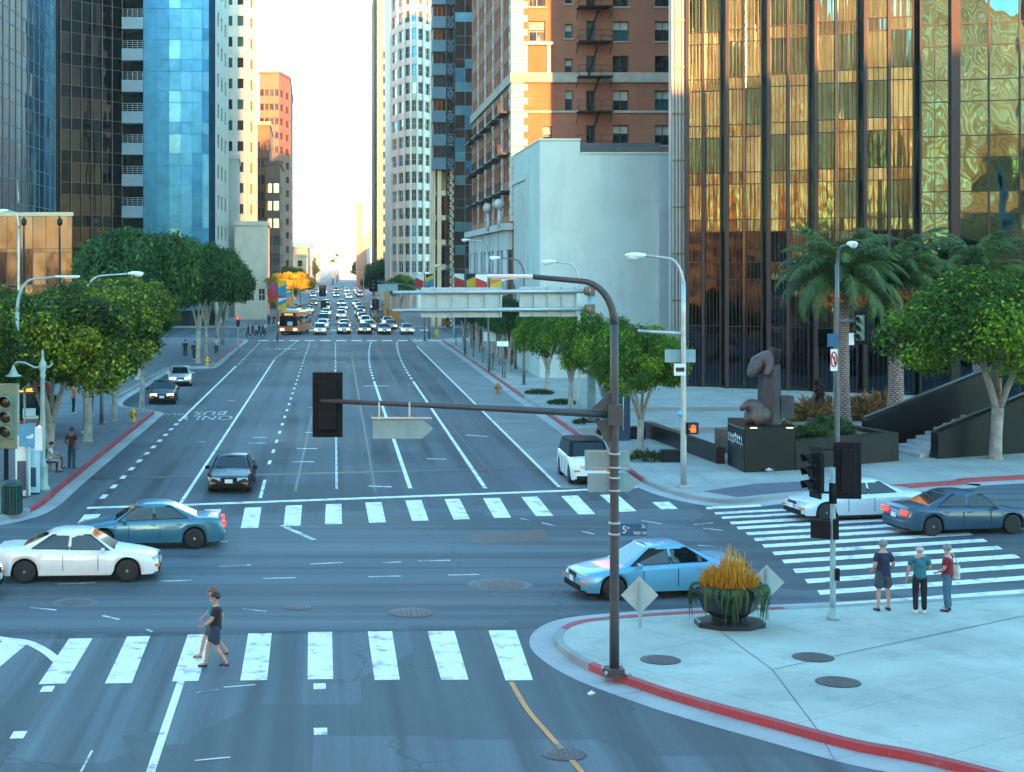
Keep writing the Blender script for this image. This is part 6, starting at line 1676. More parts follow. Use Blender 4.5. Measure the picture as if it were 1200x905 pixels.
# --- signals at the next crossing
def far_signal(label, px, d, arm_to, yarm, heads, H, mat='steel', sign=None, extra_lit=None):
    x = XD(px, d); t = thing('signal_mast', label, 'signal pole', (x, d, .15), 0, 'signals at the next crossing'); pole_tube(t, H, .12, .09, M[mat]); base_plate(t, .2, .12, M[mat])
    z = ZD(yarm, d) - .15; xe = XD(arm_to, d) - x
    pts = [V((0, 0, z - 1.2))] + [V((xe * (k / 6), 0, z - 1.2 * (1 - k / 6) ** 2)) for k in range(1, 7)]
    mb = MB(); mb.tube(pts, .07, 8); mb.build('mast_arm', M[mat], t)
    for (hx, hy) in heads: signal(t, (XD(hx, d) - x, -.12, ZD(hy, d) - .15), 0 if mat != 'x' else PI, 3, True, M['black'], False, None, .45, 1.15)
    if sign: mb = MB(); mb.boxz(XD(sign[0], d) - x, XD(sign[1], d) - x, -.06, -.03, ZD(sign[3], d) - .15, ZD(sign[2], d) - .15); mb.build('name_board', M['signback'], t)
    return t
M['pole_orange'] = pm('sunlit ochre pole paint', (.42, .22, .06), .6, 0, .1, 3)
far_signal('signal mast at the right of the next crossing, black signal hanging over the lanes', 503, 121, 436, 330, [(437.5, 334)], ZD(330, 121) + .3, 'steel', (438, 466, 333, 341))
far_signal('signal mast across the next crossing on the right with an ochre arm', 452, 150, 413, 352, [(440, 357)], 7.0, 'pole_orange')
far_signal('signal mast beyond the next crossing on the left with an ochre arm', 343, 150, 378, 352, [(378, 341)], 6.5, 'pole_orange')
t = far_signal('signal mast far down the middle lanes, dark head over the traffic', 352, 190, 379, 353, [(379, 358)], 6.0)
p = G(279, 409, .15); t = thing('signal_post', 'short post with a lit red signal at the end of the dark tree row', 'signal pole', (p.x, p.y, .15)); pole_tube(t, 3.1, .07, .06, M['steel_pale']); signal(t, (0, -.15, 2.9), 0, 3, None, M['black'], False, (0, 'lens_red'), .3, 1.0)
p = V((XD(511.5, 122), 122, .15)); t = thing('signal_post', 'yellow-based post with a lit orange hand at the right end of the far crosswalk', 'signal pole', p); pole_tube(t, 3.0, .08, .07, M['steel']); ped_signal(t, (0, -.16, 2.75), 0, True); mb = MB(); mb.lathe([(.2, 0), (.2, 1.0), (.1, 1.1)], 10); mb.build('yellow_base', M['ban_yellow'], t)
# --- the olive signal at the left edge
p = V((XD(-7, 30.5), 30.5, .15)); t = thing('signal_post', 'olive green traffic signal with three visors cut by the left edge', 'signal pole', (p.x, p.y, .0)); pole_tube(t, 5.6, .08, .07, M['sig_olive'])
z = lambda py: ZD(py, 30.5)
o = signal(t, (XD(8, 30.5) - p.x, -.05, z(488)), -.1, 3, None, M['sig_olive'], True, None, .32, 1.25)
mb = MB(); mb.boxz(-.26, .34, -.03, .02, -.98, 1.0); b_ = mb.build('backplate', M['sig_olive'], o); bev(b_, .02, 1)
mb = MB(); mb.tube([(0, 0, z(500)), (XD(8, 30.5) - p.x, 0, z(500))], .04, 6); mb.build('bracket', M['sig_olive'], t)

# ------------------------------------------------------------------ street furniture
def hydrant(label, px, py, mat):
    p = G(px, py, .15); t = thing('fire_hydrant', label, 'fire hydrant', (p.x, p.y, .15), 0, 'fire hydrants')
    mb = MB(); mb.lathe([(.19, 0), (.19, .06), (.13, .08), (.13, .5), (.17, .52), (.17, .58), (.14, .66), (.08, .74), (.03, .77), (.03, .83)], 14); mb.build('barrel', mat, t)
    for s in (-1, 1): MB().lathe([(.075, 0), (.075, s * .10), (.09, s * .10), (.09, s * .14)], 10, axis='X', c=(s * .12, 0, .42)).build('outlet_cap', mat, t)
    MB().lathe([(.09, 0), (.09, -.12), (.105, -.12), (.105, -.16)], 10, axis='Y', c=(0, -.12, .38)).build('pumper_cap', mat, t)
M['hyd_yellow'] = pm('yellow hydrant paint', (.62, .33, .03), .5, 0, .15, 6); M['hyd_rust'] = pm('rust hydrant paint', (.34, .13, .05), .7, 0, .25, 6)
hydrant('yellow fire hydrant in front of the third white trunk on the left', 156, 495, M['hyd_yellow']); hydrant('yellow fire hydrant by the far end of the parking bay', 243, 428, M['hyd_yellow']); hydrant('rust-brown fire hydrant on the right pavement', 583.5, 462, M['hyd_rust'])
def litter_bin(label, px, py):
    p = G(px, py, .15); t = thing('litter_bin', label, 'litter bin', (p.x, p.y, .15))
    mb = MB(); mb.lathe([(.34, 0), (.36, .05), (.36, .98), (.38, 1.0), (.38, 1.06), (.33, 1.08)], 20); mb.build('drum', M['bin'], t)
    mb = MB()
    for k in range(20):
        a = 2 * PI * k / 20; mb.box((math.cos(a) * .37, math.sin(a) * .37, .5), (.02, .05, .9), 0, a)
    mb.build('slats', M['bin'], t); mb = MB(); mb.lathe([(.33, 1.06), (.30, 1.14), (.2, 1.2)], 20); mb.build('lid', M['bin'], t)
M['bin'] = pm('dark green bin paint', (.012, .05, .05), .5, .1, .2, 5)
litter_bin('dark green ribbed litter bin at the left edge kerb', 14, 602)
# information kiosk, boards and boxes at the bus stop
M['kiosk_blue'] = pm('blue kiosk print', (.06, .26, .42), .4, 0, .25, 4); M['kiosk_pale'] = pm('pale blue panel', (.42, .58, .66), .4, 0, .12, 4)
def board(name, label, px, py, ytop, w, mats, cat='sign', dots=None):
    p = G(px, py, .15); h = ZD(ytop, p.y) - .15; t = thing(name, label, cat, (p.x, p.y, .15)); mb = MB(); mb.tube([(0, 0, 0), (0, 0, h)], .05, 8); mb.build('post', M['steel_pale'], t)
    return t, p, h
t, p, h = board('bus_stop_sign', 'blue and white bus stop board with a bird-like mark at the left kerb', 32, 584, 497, .6, None)
mb = MB(); mb.boxz(-.30, .30, -.07, -.03, h - .85, h); o = mb.build('panel', M['kiosk_blue'], t); mb = MB(); mb.boxz(.28, .58, -.06, -.02, h - 1.0, h - .1, 0); mb.build('side_panel', M['sign_white'], t); mb = MB(); mb.ball((.1, -.08, h - .5), (.14, .012, .06), 10); mb.ball((.2, -.08, h - .42), (.07, .012, .05), 8); mb.build('emblem', M['sign_white'], o)
t = thing('bus_shelter_panel', 'tall dark blue advertising panel behind the lamp post at the bus stop', 'advertising panel', tuple(G(38, 566, .15))); mb = MB(); mb.boxz(-.22, .22, -.1, .1, 0, 2.6); bev(mb.build('case', M['p_navy'], t), .03); mb = MB(); mb.boxz(-.18, .18, -.115, -.101, .9, 2.45); mb.build('poster', M['kiosk_blue'], t); mb = MB(); mb.boxz(-.24, .24, -.12, .12, 2.6, 2.72); mb.build('cap', M['steel_pale'], t)
for (px, py, h, w, m_, lab) in ((27, 583, 2.35, .26, 'sign_white', 'tall white slim cabinet beside the litter bin'), (36, 579, 1.75, .34, 'kiosk_pale', 'pale blue cabinet in front of the ornate lamp post')):
    t = thing('cabinet', lab, 'cabinet', tuple(G(px, py, .15))); mb = MB(); mb.boxz(-w, w, -.18, .18, .06, h); bev(mb.build('case', M[m_], t), .03); mb = MB(); mb.boxz(-w * .7, w * .7, -.195, -.181, .3, h * .6); mb.build('door', M['p_navy'], t); mb = MB(); mb.boxz(-w * .9, w * .9, -.16, .16, 0, .06); mb.build('plinth', M['black'], t)
p = G(24, 572, .15); t = thing('black_bollard', 'dark round-topped bollard behind the white cabinet', 'bollard', (p.x - .7, p.y + .4, .15)); mb = MB(); mb.lathe([(.11, 0), (.1, .05), (.09, 1.9), (.12, 1.95), (.11, 2.05), (.03, 2.12)], 12); mb.build('column', M['black'], t); mb = MB(); mb.ball((0, 0, 2.2), .1, 10); mb.build('globe', M['lamp_glass'], t)
t = thing('route_sign', 'small white route board with a dark red strip under the leaves', 'sign', (XD(29, 45), 45, .15)); mb = MB(); mb.tube([(0, 0, 0), (0, 0, 4.0)], .05, 8); mb.build('post', M['steel_pale'], t); mb = MB(); mb.boxz(-.24, .24, -.06, -.03, 3.35, 3.85); o = mb.build('panel', M['sign_white'], t); mb = MB(); mb.boxz(-.2, .2, -.07, -.06, 3.68, 3.78); mb.build('strip', M['sign_red'], o)
# bench with back
p = G(61, 551, .15); t = thing('street_bench', 'dark bench behind the forked pale trunk', 'bench', (p.x, p.y, .15), PI / 2 + .15); 
for k in range(4): MB().boxz(-.9, .9, -.22 + k * .12, -.13 + k * .12, .43, .46).build('seat_slat', M['blackmetal'], t)
for k in range(3): MB().boxz(-.9, .9, .27, .30, .55 + k * .14, .65 + k * .14).build('back_slat', M['blackmetal'], t)
for s in (-1, 1): mb = MB(); mb.tube([(s * .8, -.2, 0), (s * .8, -.2, .43), (s * .8, .28, .43), (s * .8, .3, .95)], .03, 6); mb.tube([(s * .8, .25, 0), (s * .8, .25, .43)], .03, 6); mb.build('bench_leg', M['blackmetal'], t)
# diamond signs
for (px, py, yt, w, lab) in ((750, 736, 680, .46, 'diamond warning sign seen from behind beside the tall pole'), (899, 726, 665, .44, 'diamond warning sign seen from behind at the right of the planter')):
    p = G(px, py, .15); h = ZD(yt + 18, p.y) - .15; t = thing('diamond_sign', lab, 'road sign', (p.x, p.y, .15), 0, 'diamond warning signs')
    mb = MB(); mb.boxz(-.035, .035, -.03, .03, 0, h + .35); mb.build('post', M['pole_teal'], t); mb = MB(); mb.slab([(0, .035, h - w), (w, .035, h), (0, .035, h + w), (-w, .035, h)], (0, -1, 0), .012); mb.build('panel', M['alu'], t)
    mb = MB(); [mb.lathe([(.022, -.04), (.022, -.031)], 8, axis='Y', c=(0, 0, h + q)) for q in (-.2, .2)]; mb.build('bolt', M['galv'], t)
# planter urn
p = G(855, 733, .15); t = thing('planter_urn', 'black six-sided planter urn on a plinth at the corner pavement', 'planter', (p.x, p.y - .0, .15)); t.scale = (.9, .9, .88)
def poly_lathe(mb, prof, n, ph=0, mi=0, sx=1, sy=1):
    vs = []; fs = []
    for r, z in prof:
        for k in range(n): a = 2 * PI * k / n + ph; vs.append((r * math.cos(a) * sx, r * math.sin(a) * sy, z))
    for i in range(len(prof) - 1):
        for k in range(n): fs.append((i * n + k, i * n + (k + 1) % n, (i + 1) * n + (k + 1) % n, (i + 1) * n + k))
    fs.append(tuple(range(n - 1, -1, -1))); fs.append(tuple((len(prof) - 1) * n + k for k in range(n))); mb.add(vs, fs, mi)
M['planter'] = pm('black planter', (.010, .013, .020), .4, 0, .3, 4, .2, 20)
mb = MB(); poly_lathe(mb, [(.98, 0), (.98, .13), (.90, .16)], 8, PI / 8, 0, 1, .8); mb.build('plinth', M['planter'], t)
mb = MB(); poly_lathe(mb, [(.48, .16), (.50, .28), (.74, .44), (.90, .88), (.98, .94), (.98, 1.04), (.84, 1.05)], 6, 0); bev(mb.build('bowl', M['planter'], t), .015, 1)
mb = MB(); poly_lathe(mb, [(.86, 1.03), (.80, 1.07)], 6, 0); mb.build('soil', M['bark'], t)
def spray(name, label, loc, n, mat, seed, fn, cat='plant'):
    r = random.Random(seed); mb = MB(); cols = []
    for i in range(n):
        k0 = len(mb.f); pts, rad, cv = fn(r, i); mb.tube(pts, rad, 4, smooth=False); cols += [cv] * (len(mb.f) - k0)
    me = mb.data(name, mat); set_leafcol(me, cols); o = link(name, me, None, loc); return tag(o, label, cat)
def firestick(r, i):
    a = r.random() * 6.283; q = math.sqrt(r.random()) * .66; b0 = V((math.cos(a) * q, math.sin(a) * q, 0)); h = (.50 * (1 - (q / .75) ** 2) + .18 + .10 * math.sin(5 * b0.x + 1) * math.cos(4 * b0.y)) * r.uniform(.55, 1.15)
    h *= 1.25 if (b0 - V((.05, 0, 0))).length < .2 else 1.0
    e = b0 * 1.12 + V((r.gauss(0, .06), r.gauss(0, .06), h)); return [b0, b0.lerp(e, .6) + V((r.gauss(0, .02), r.gauss(0, .02), 0)), e], [.016, .014, .006], min(1, max(0, .35 + .5 * h + r.gauss(0, .14)))
spray('firestick_plant', 'orange-yellow firestick shrub standing in the black planter', (p.x, p.y, .15 + .93), 620, M['leaf_orange'], 3, firestick)
def trail(r, i):
    a = (r.choice([.4, 1.5, 2.9, 3.9, 4.5, 4.75, 5.3, 5.9]) + r.gauss(0, .13)); R0 = .72 + .11 * abs(math.cos(3 * a)); L = r.uniform(.05, .85) * (1.0 if r.random() < .4 else .55); d = V((math.cos(a), math.sin(a), 0)); b0 = d * .55 + V((0, 0, .12)); k = d * (R0 + .10) + V((0, 0, .10)); w = V((r.gauss(0, .04), r.gauss(0, .04), 0))
    return [b0, k, k + d * .05 + V((0, 0, -.10)), k + d * .03 + w + V((0, 0, -.1 - L * .6)), k + d * .0 + w * 1.5 + V((0, 0, -.1 - L))], [.010, .014, .014, .012, .005], min(1, max(0, r.gauss(.5, .28)))
spray('trailing_plant', 'green trailing strands hanging over the rim of the black planter', (p.x, p.y, .15 + .90), 170, M['leaf_trail'], 4, trail)
# dark monolith sign with its low box
p = G(722, 516, .15); t = thing('monolith_sign', 'tall black monolith sign on the right pavement behind the signal pole', 'sign', (p.x, p.y, .15)); mb = MB(); mb.boxz(-.68, .68, -.25, .25, 0, 2.75); bev(mb.build('slab', M['p_navy'], t), .03); mb = MB(); mb.tube([(.3, -.3, .5), (.3, -.34, .6), (.3, -.34, 2.3), (.3, -.3, 2.4)], .03, 6); mb.build('side_rail', M['galv'], t)
p = G(744, 514, .15); t = thing('utility_box', 'low black utility box right of the monolith sign', 'utility box', (p.x, p.y, .15), 0, 'low black boxes on the right pavement'); mb = MB(); mb.boxz(-.5, .5, -.35, .35, 0, .55); bev(mb.build('case', M['blackmetal'], t), .03); mb = MB(); mb.boxz(-.53, .53, -.38, .38, .55, .6); mb.build('lid', M['blackmetal'], t)
p = G(786, 541, .15); t = thing('utility_box', 'low black box at the foot of the clipped ficus nearest the corner', 'utility box', (p.x, p.y, .15), 0, 'low black boxes on the right pavement'); mb = MB(); mb.boxz(-.42, .42, -.3, .3, 0, .48); bev(mb.build('case', M['blackmetal'], t), .03); mb = MB(); mb.boxz(-.45, .45, -.33, .33, .48, .52); mb.build('lid', M['blackmetal'], t)
# post with small boards on the right pavement
for (px, py, yb_, ya, w, lab) in ((574, 434, 400, 389, .52, 'white parking board on a dark post before the small street trees'), (589, 443, 406, 400, .45, 'small white double board on a thin post on the right pavement')):
    p = G(px, py, .15); t = thing('parking_sign', lab, 'road sign', (p.x, p.y, .15)); z_ = lambda q: ZD(q, p.y) - .15
    mb = MB(); mb.tube([(0, 0, 0), (0, 0, z_(ya) + .1)], .05, 8); mb.build('post', M['steel'], t); mb = MB(); mb.boxz(-w, w, -.07, -.05, z_(yb_), z_(ya)); mb.build('panel', M['sign_white'], t)
for k, yy in enumerate((79, 85, 91, 97, 104, 111)):
    t = thing('parking_meter', 'dark parking meter post on the right kerb, %s of its row' % ['nearest', 'second', 'third', 'fourth', 'fifth', 'farthest'][k], 'parking meter', (13.3, yy, .15), 0, 'parking meters on the right kerb'); mb = MB(); mb.tube([(0, 0, 0), (0, 0, 1.1)], .05, 8); mb.build('post', M['steel'], t); mb = MB(); mb.ball((0, 0, 1.28), (.11, .09, .2), 10); mb.build('meter_head', M['steel'], t)
# construction barrier boxes across the next street
for (px, m_, lab) in ((447, 'p_navy', 'blue hoarding panel behind the waiting cars'), (461, 'ban_orange', 'orange hoarding panel beside the blue one')):
    x = XD(px, 152); t = thing('hoarding_panel', lab, 'hoarding', (x, 152, .02)); mb = MB(); mb.boxz(-.9, .9, -.05, .05, .1, 2.3); mb.build('panel', M[m_], t); mb = MB(); [mb.boxz(s * .8 - .05, s * .8 + .05, -.3, .3, 0, .1) for s in (-1, 1)]; mb.build('foot', M['blackmetal'], t)
for k, px in enumerate((440.5, 450.5, 456)):
    x = XD(px, 151); t = thing('timber_post', 'tall ochre timber post by the hoarding, %s of three' % ['leftmost', 'middle', 'rightmost'][k], 'post', (x, 151, .02), 0, 'ochre posts by the hoarding'); mb = MB(); mb.tube([(0, 0, 0), (0, 0, ZD(340, 151))], [.16, .13], 8); mb.build('shaft', M['pole_orange'], t); mb = MB(); mb.lathe([(.2, 0), (.2, .2)], 8); mb.build('base', M['pole_orange'], t)
# tower crane far away
d = 560; x = XD(347, d); t = thing('tower_crane', 'pale tower crane over the far left roofs', 'crane', (x, d, .1)); Hc = ZD(222, d)
mb = MB()
for sx in (-.9, .9):
    for sy in (-.9, .9): mb.boxz(sx - .15, sx + .15, sy - .15, sy + .15, 0, Hc + 4)
z_ = 0
while z_ < Hc: mb.tube([(-.9, -.9, z_), (.9, -.9, z_ + 2)], .12, 4); mb.tube([(.9, -.9, z_ + 2), (-.9, -.9, z_ + 4)], .12, 4); z_ += 4
mb.build('mast', M['ban_orange'], t); mb = MB(); x1 = XD(381, d) - x
for y_, z_ in ((-.6, 0), (.6, 0), (0, 1.3)): mb.tube([(-6, y_, Hc + z_), (x1, y_, Hc + z_)], .16, 4)
q = -6.0
while q < x1 - 1.5: mb.tube([(q, -.6, Hc), (q + .8, 0, Hc + 1.3), (q + 1.6, -.6, Hc)], .1, 4); q += 1.6
mb.build('jib', M['ban_orange'], t); mb = MB(); mb.boxz(x1 - 3, x1 - .5, -.8, .8, Hc - 2.2, Hc); mb.build('counterweight', M['conc_grey'], t)

# ------------------------------------------------------------------ plaza: black walls and the bronze group
M['granite'] = pm('black polished granite', (.010, .009, .010), .3, 0, .25, 1.5, world=True, spec=.2); M['granite2'] = pm('brown-black granite', (.022, .018, .017), .35, 0, .25, 1.5, world=True, spec=.2)
M['bronze'] = pm('weathered bronze', (.085, .055, .048), .48, .35, .35, 3, .5, 9, .04); M['bronze_dark'] = pm('dark bronze', (.045, .040, .050), .55, .3, .3, 2, .5, 7, .04)
zt = lambda py, d: ZD(py, d)
A = G(853, 545, .15); B = G(872, 554, .15); C = G(932, 551, .15); D_ = G(1053, 540, .15)
Hb = ZD(503, B.y)
t = thing('granite_plinth', 'black granite plinth block carrying the bronze group, silver script on its left end', 'plinth', (B.x, B.y, .15))
mb = MB(); q = [(A.x - B.x, A.y - B.y), (0, 0), (C.x - B.x, C.y - B.y), (C.x - B.x + .4, C.y - B.y + 2.6), (A.x - B.x + .6, A.y - B.y + 1.6)]; mb.prism(q, 0, Hb - .15); bev(mb.build('block', M['granite'], t), .02, 1)
mb = MB(); mb.slab([(A.x - B.x + .03, A.y - B.y - .03, .05), (-.02, -.03, .05), (-.02, -.03, .45), (A.x - B.x + .03, A.y - B.y - .03, .45)], (-.7, -.7, 0), .03); mb.build('lower_panel', M['granite2'], t)
dU = V((B.x - A.x, B.y - A.y, 0)); L = dU.length; dU.normalize(); nU = dU.cross(V((0, 0, 1)))
sc_m = MB(); rs_ = random.Random(4)
for k in range(7):
    u = .12 + k * (L - .24) / 6.5; b0 = V((A.x - B.x, A.y - B.y, 0)) + dU * u + nU * .05; z0 = Hb - 1.02 + .05 * rs_.random()
    sc_m.tube([b0 + V((0, 0, z0)), b0 + dU * .10 + V((0, 0, z0 + .34)), b0 + dU * .15 + V((0, 0, z0 + .62 * rs_.uniform(.5, 1))), b0 + dU * .05 + V((0, 0, z0 + .5)), b0 + dU * .14 + V((0, 0, z0 + .12)), b0 + dU * .22 + V((0, 0, z0 + .2))], .03, 6)
sc_m.build('metal_script', M['chrome'], t)
mb = MB()
for x_ in (.35, 1.9): mb.boxz(x_ + .0, x_ + .28, .15, .24, Hb - .148, Hb - .11)
mb.build('uplight', em('warm uplight', (1, .85, .55), .09), t)
t = thing('granite_planter_wall', 'long low black granite planter wall right of the plinth', 'wall', (C.x, C.y, .15))
mb = MB(); dW = D_ - C; nW = V((-dW.y, dW.x, 0)).normalized(); hW = ZD(507, D_.y) - .15
a0 = V((.01, -.012, 0)); e0 = V((dW.x, dW.y, 0)); mb.prism([a0.xy, e0.xy, (e0 + nW * .35).xy, (a0 + nW * .35).xy], 0, hW); mb.prism([(e0 - dW.normalized() * .35).xy, e0.xy, (e0 + nW * 5.0).xy, (e0 - dW.normalized() * .35 + nW * 5.0).xy], 0, hW - .004); bev(mb.build('wall_face', M['granite2'], t), .015, 1)
mb = MB(); mb.prism([(a0 + nW * .36).xy, (e0 + nW * .36 - dW.normalized() * .36).xy, (e0 + nW * 5 - dW.normalized() * .36).xy, (a0 + nW * 5).xy], 0, hW - .2); mb.build('soil', M['bark'], t)
Wc = C; Wd = dW.normalized()
for k, (u, v, h) in enumerate(((.9, 1.6, .55), (2.2, 1.2, .5), (3.6, 1.4, .55), (4.6, 2.6, .6), (1.6, 3.2, .6))):
    q = C + Wd * u + nW * v; shrub('planter_shrub', ['green planter shrub nearest the bronze group', 'green planter shrub behind the tilted wall top', 'green planter shrub left of the tall palm trunk', 'green planter shrub between the palm trunks', 'green planter shrub at the back of the granite planter'][k], q.x, q.y, .9, .8, h, 420, .3, M['leaf_shrub'], 60 + k, 'shrubs in the granite planter', z0=.15 + hW - .2)
for k, (px, d, h) in enumerate(((948, 51.5, 1.5), (1010, 57.5, 1.3), (1035, 57.8, 1.4), (975, 57, 1.3))):
    shrub('bromeliad', ['bronze-leaved plant beside the dark signal and the grey pole', 'bronze-leaved plant between the two palm trunks', 'bronze-leaved plant close to the second palm trunk', 'bronze-leaved plant behind the tall palm trunk'][k], XD(px, d), d, .8, .8, h, 260, .75, M['leaf_bronze'], 80 + k, 'bronze-leaved plants', z0=.6 if d < 56 else .15, cat='plant')
# garden lights
for k, (px, py) in enumerate(((970, 502), (1024, 496), (1079, 491))):
    d = 55; t = thing('garden_light', ['small lit garden light at the foot of the tall palm', 'small lit garden light between the palms', 'small lit garden light right of the second palm'][k], 'garden light', (XD(px, d), d - (k * .6), ZD(py, d) - .4), 0, 'garden lights'); mb = MB(); mb.tube([(0, 0, -.5), (0, 0, .28)], .03, 6); mb.build('stake', M['black'], t); mb = MB(); mb.ball((0, 0, .34), .09, 10); mb.build('bulb', em('warm bulb', (1, .5, .18), .8), t)
# escalator parapet at the right edge
P0 = G(1099, 538, .15); P1 = G(1200, 531, .15); t = thing('ramp_wall', 'black sloping parapet wall of the stairs under the broad ficus', 'wall', (P0.x, P0.y, .15))
w = P1 - P0; w.z = 0; w = w * 1.6; nw = V((-w.y, w.x, 0)).normalized(); h0 = ZD(507, P0.y) - .15; h1 = ZD(478, P1.y) - .15 + .5
for k, off in enumerate((0, 2.6)):
    o3 = nw * off + w.normalized() * (-1.4 if k else 0)
    mb = MB(); mb.slab([o3, o3 + w, o3 + w + V((0, 0, h1 + (h1 - h0) * .6 + .3 * k)), o3 + V((0, 0, h0 + .25 * k))], -nw, .4); bev(mb.build('parapet', M['granite'], t), .02, 1)
    mb = MB(); mb.tube([o3 + V((0, 0, h0 + .25 * k + .1)) + nw * .2, o3 + w + V((0, 0, h1 + (h1 - h0) * .6 + .3 * k + .1)) + nw * .2], .06, 6); mb.build('handrail', M['steel'], t)
mb = MB()
for k in range(9): q = w.normalized() * (-.6 + .55 * k); mb.slab([q + nw * .42 + V((0, 0, .17 * k + .17)), q + w.normalized() * .56 + nw * .42 + V((0, 0, .17 * k + .17)), q + w.normalized() * .56 + nw * 2.2 + V((0, 0, .17 * k + .17)), q + nw * 2.2 + V((0, 0, .17 * k + .17))], (0, 0, 1), .17)
mb.build('stair', M['conc_grey'], t)
# bronze group: a dark shaft with a slumped figure on top and a leaning one below
def skin_mesh(name, verts, edges, radii, mat, sub=2, root=0):
    me = bpy.data.meshes.new(name); me.from_pydata([tuple(v) for v in verts], edges, []); ob = bpy.data.objects.new(name, me); COL.objects.link(ob)
    md = ob.modifiers.new('skin', 'SKIN'); md.use_smooth_shade = True
    if not me.skin_vertices: bpy.context.view_layer.objects.active = ob; 
    for i, r in enumerate(radii):
        sv = me.skin_vertices[0].data[i]; sv.radius = (r, r) if not hasattr(r, '__len__') else r; sv.use_root = (i == root)
    if sub: s = ob.modifiers.new('sub', 'SUBSURF'); s.levels = sub; s.render_levels = sub
    out = bpy.data.meshes.new_from_object(ob.evaluated_get(bpy.context.evaluated_depsgraph_get()))
    bpy.data.objects.remove(ob); bpy.data.meshes.remove(me); out.name = name; out.materials.clear(); out.materials.append(mat)
    for f in out.polygons: f.use_smooth = True
    return out
dS = 44.5; xS = lambda px: XD(px, dS); zS = lambda py: ZD(py, dS)
t = thing('bronze_sculpture', 'dark bronze sculpture of two slumped figures on a shaft standing on the granite plinth', 'sculpture', (xS(904), dS, Hb))
x_ = lambda px: xS(px) - xS(904)
z_ = lambda py: zS(py) - Hb
mb = MB(); poly_lathe(mb, [(.66, 0), (.62, z_(470)), (.58, z_(430)), (.60, z_(427))], 7, .3, 0, .85, .8); mb.build('shaft', M['bronze_dark'], t, (x_(902), 0, 0))
mb = MB(); mb.prism([(x_(913), -.35), (x_(929), -.2), (x_(929), .5), (x_(913), .5)], .25, z_(464)); mb.build('side_block', M['bronze_dark'], t)
vs = [(x_(896), 0, z_(421)), (x_(904), 0, z_(418)), (x_(913), -.05, z_(419)), (x_(887), -.1, z_(425)), (x_(881), -.2, z_(434)), (x_(877), -.25, z_(443)), (x_(899), -.55, z_(428)), (x_(893), -.62, z_(440))]
t_m = skin_mesh('upper_figure', vs, [(0, 1), (1, 2), (0, 3), (3, 4), (4, 5), (0, 6), (6, 7)], [.42, .44, .34, .36, .30, .20, .22, .14], M['bronze']); link('upper_figure', t_m, t)
vs = [(x_(893), -.4, z_(496)), (x_(886), -.45, z_(486)), (x_(880), -.5, z_(477)), (x_(874), -.55, z_(472)), (x_(868), -.6, z_(475)), (x_(863), -.6, z_(480)), (x_(872), -.7, z_(488)), (x_(870), -.7, z_(496))]
t_m = skin_mesh('lower_figure', vs, [(0, 1), (1, 2), (2, 3), (3, 4), (4, 5), (1, 6), (6, 7)], [.60, .58, .48, .32, .17, .10, .24, .18], M['bronze']); link('lower_figure', t_m, t)
# low wall stub left of the plinth
p = G(836, 505, .15); t = thing('granite_bench', 'low black granite bench running back from the left end of the plinth', 'bench', (A.x - .05, A.y + .2, .15)); mb = MB(); mb.prism([(0, 0), (-.35, .1), (-1.4, 7.4), (-.9, 7.4)], .0, .75); bev(mb.build('block', M['granite'], t), .02, 1)
# bits of litter
for k, (px, py, s) in enumerate(((901, 553, .25), (693, 816, .17))):
    p = G(px, py, .16); r = random.Random(k); mb = MB(); pts = [(math.cos(a * 1.047) * s * r.uniform(.4, 1), math.sin(a * 1.047) * s * r.uniform(.4, 1), s * r.uniform(.1, .5)) for a in range(6)]
    mb.add(pts + [(0, 0, s * .7), (0, 0, 0)], [(i, (i + 1) % 6, 6) for i in range(6)] + [((i + 1) % 6, i, 7) for i in range(6)]); o = mb.build('litter', M['white'], None, p); tag(o, ['crumpled white paper by the granite plinth', 'crumpled paper in the gutter at the red kerb', 'scrap of paper lying against the red kerb face', 'scrap of paper on the left red kerb'][k], 'litter', 'scraps of litter')
# ------------------------------------------------------------------ people
def skin2(name, verts, edges, radii, mat, sub=1, roots=(0,)):
    me = bpy.data.meshes.new(name); me.from_pydata([tuple(v) for v in verts], edges, []); ob = bpy.data.objects.new(name, me); COL.objects.link(ob)
    md = ob.modifiers.new('skin', 'SKIN'); md.use_smooth_shade = True; md.branch_smoothing = .4
    for i, r in enumerate(radii):
        sv = me.skin_vertices[0].data[i]; sv.radius = (r, r) if not hasattr(r, '__len__') else r; sv.use_root = i in roots
    if sub: s = ob.modifiers.new('sub', 'SUBSURF'); s.levels = sub; s.render_levels = sub
    out = bpy.data.meshes.new_from_object(ob.evaluated_get(bpy.context.evaluated_depsgraph_get()))
    bpy.data.objects.remove(ob); bpy.data.meshes.remove(me); out.name = name; out.materials.clear(); out.materials.append(mat)
    for f in out.polygons: f.use_smooth = True
    return out
STAND = dict(pelvis=(0, 0, .96), belly=(0, -.01, 1.10), chest=(0, 0, 1.28), upper=(0, .01, 1.42), neck=(0, .0, 1.51), h0=(0, -.02, 1.58), h1=(0, -.025, 1.66), h2=(0, -.01, 1.725),
    sL=(.175, 0, 1.42), eL=(.245, .05, 1.14), wL=(.25, -.03, .91), sR=(-.175, 0, 1.42), eR=(-.245, .05, 1.14), wR=(-.25, -.03, .91),
    hL=(.095, 0, .91), kL=(.105, -.02, .50), aL=(.105, .02, .09), hR=(-.095, 0, .91), kR=(-.105, -.02, .50), aR=(-.105, .02, .09), fL=None, fR=None)
CL = {}
def cloth(name, col):
    if name not in CL: CL[name] = pm(name, col, .85, 0, .28, 7, .7, 9, .04)
    return CL[name]
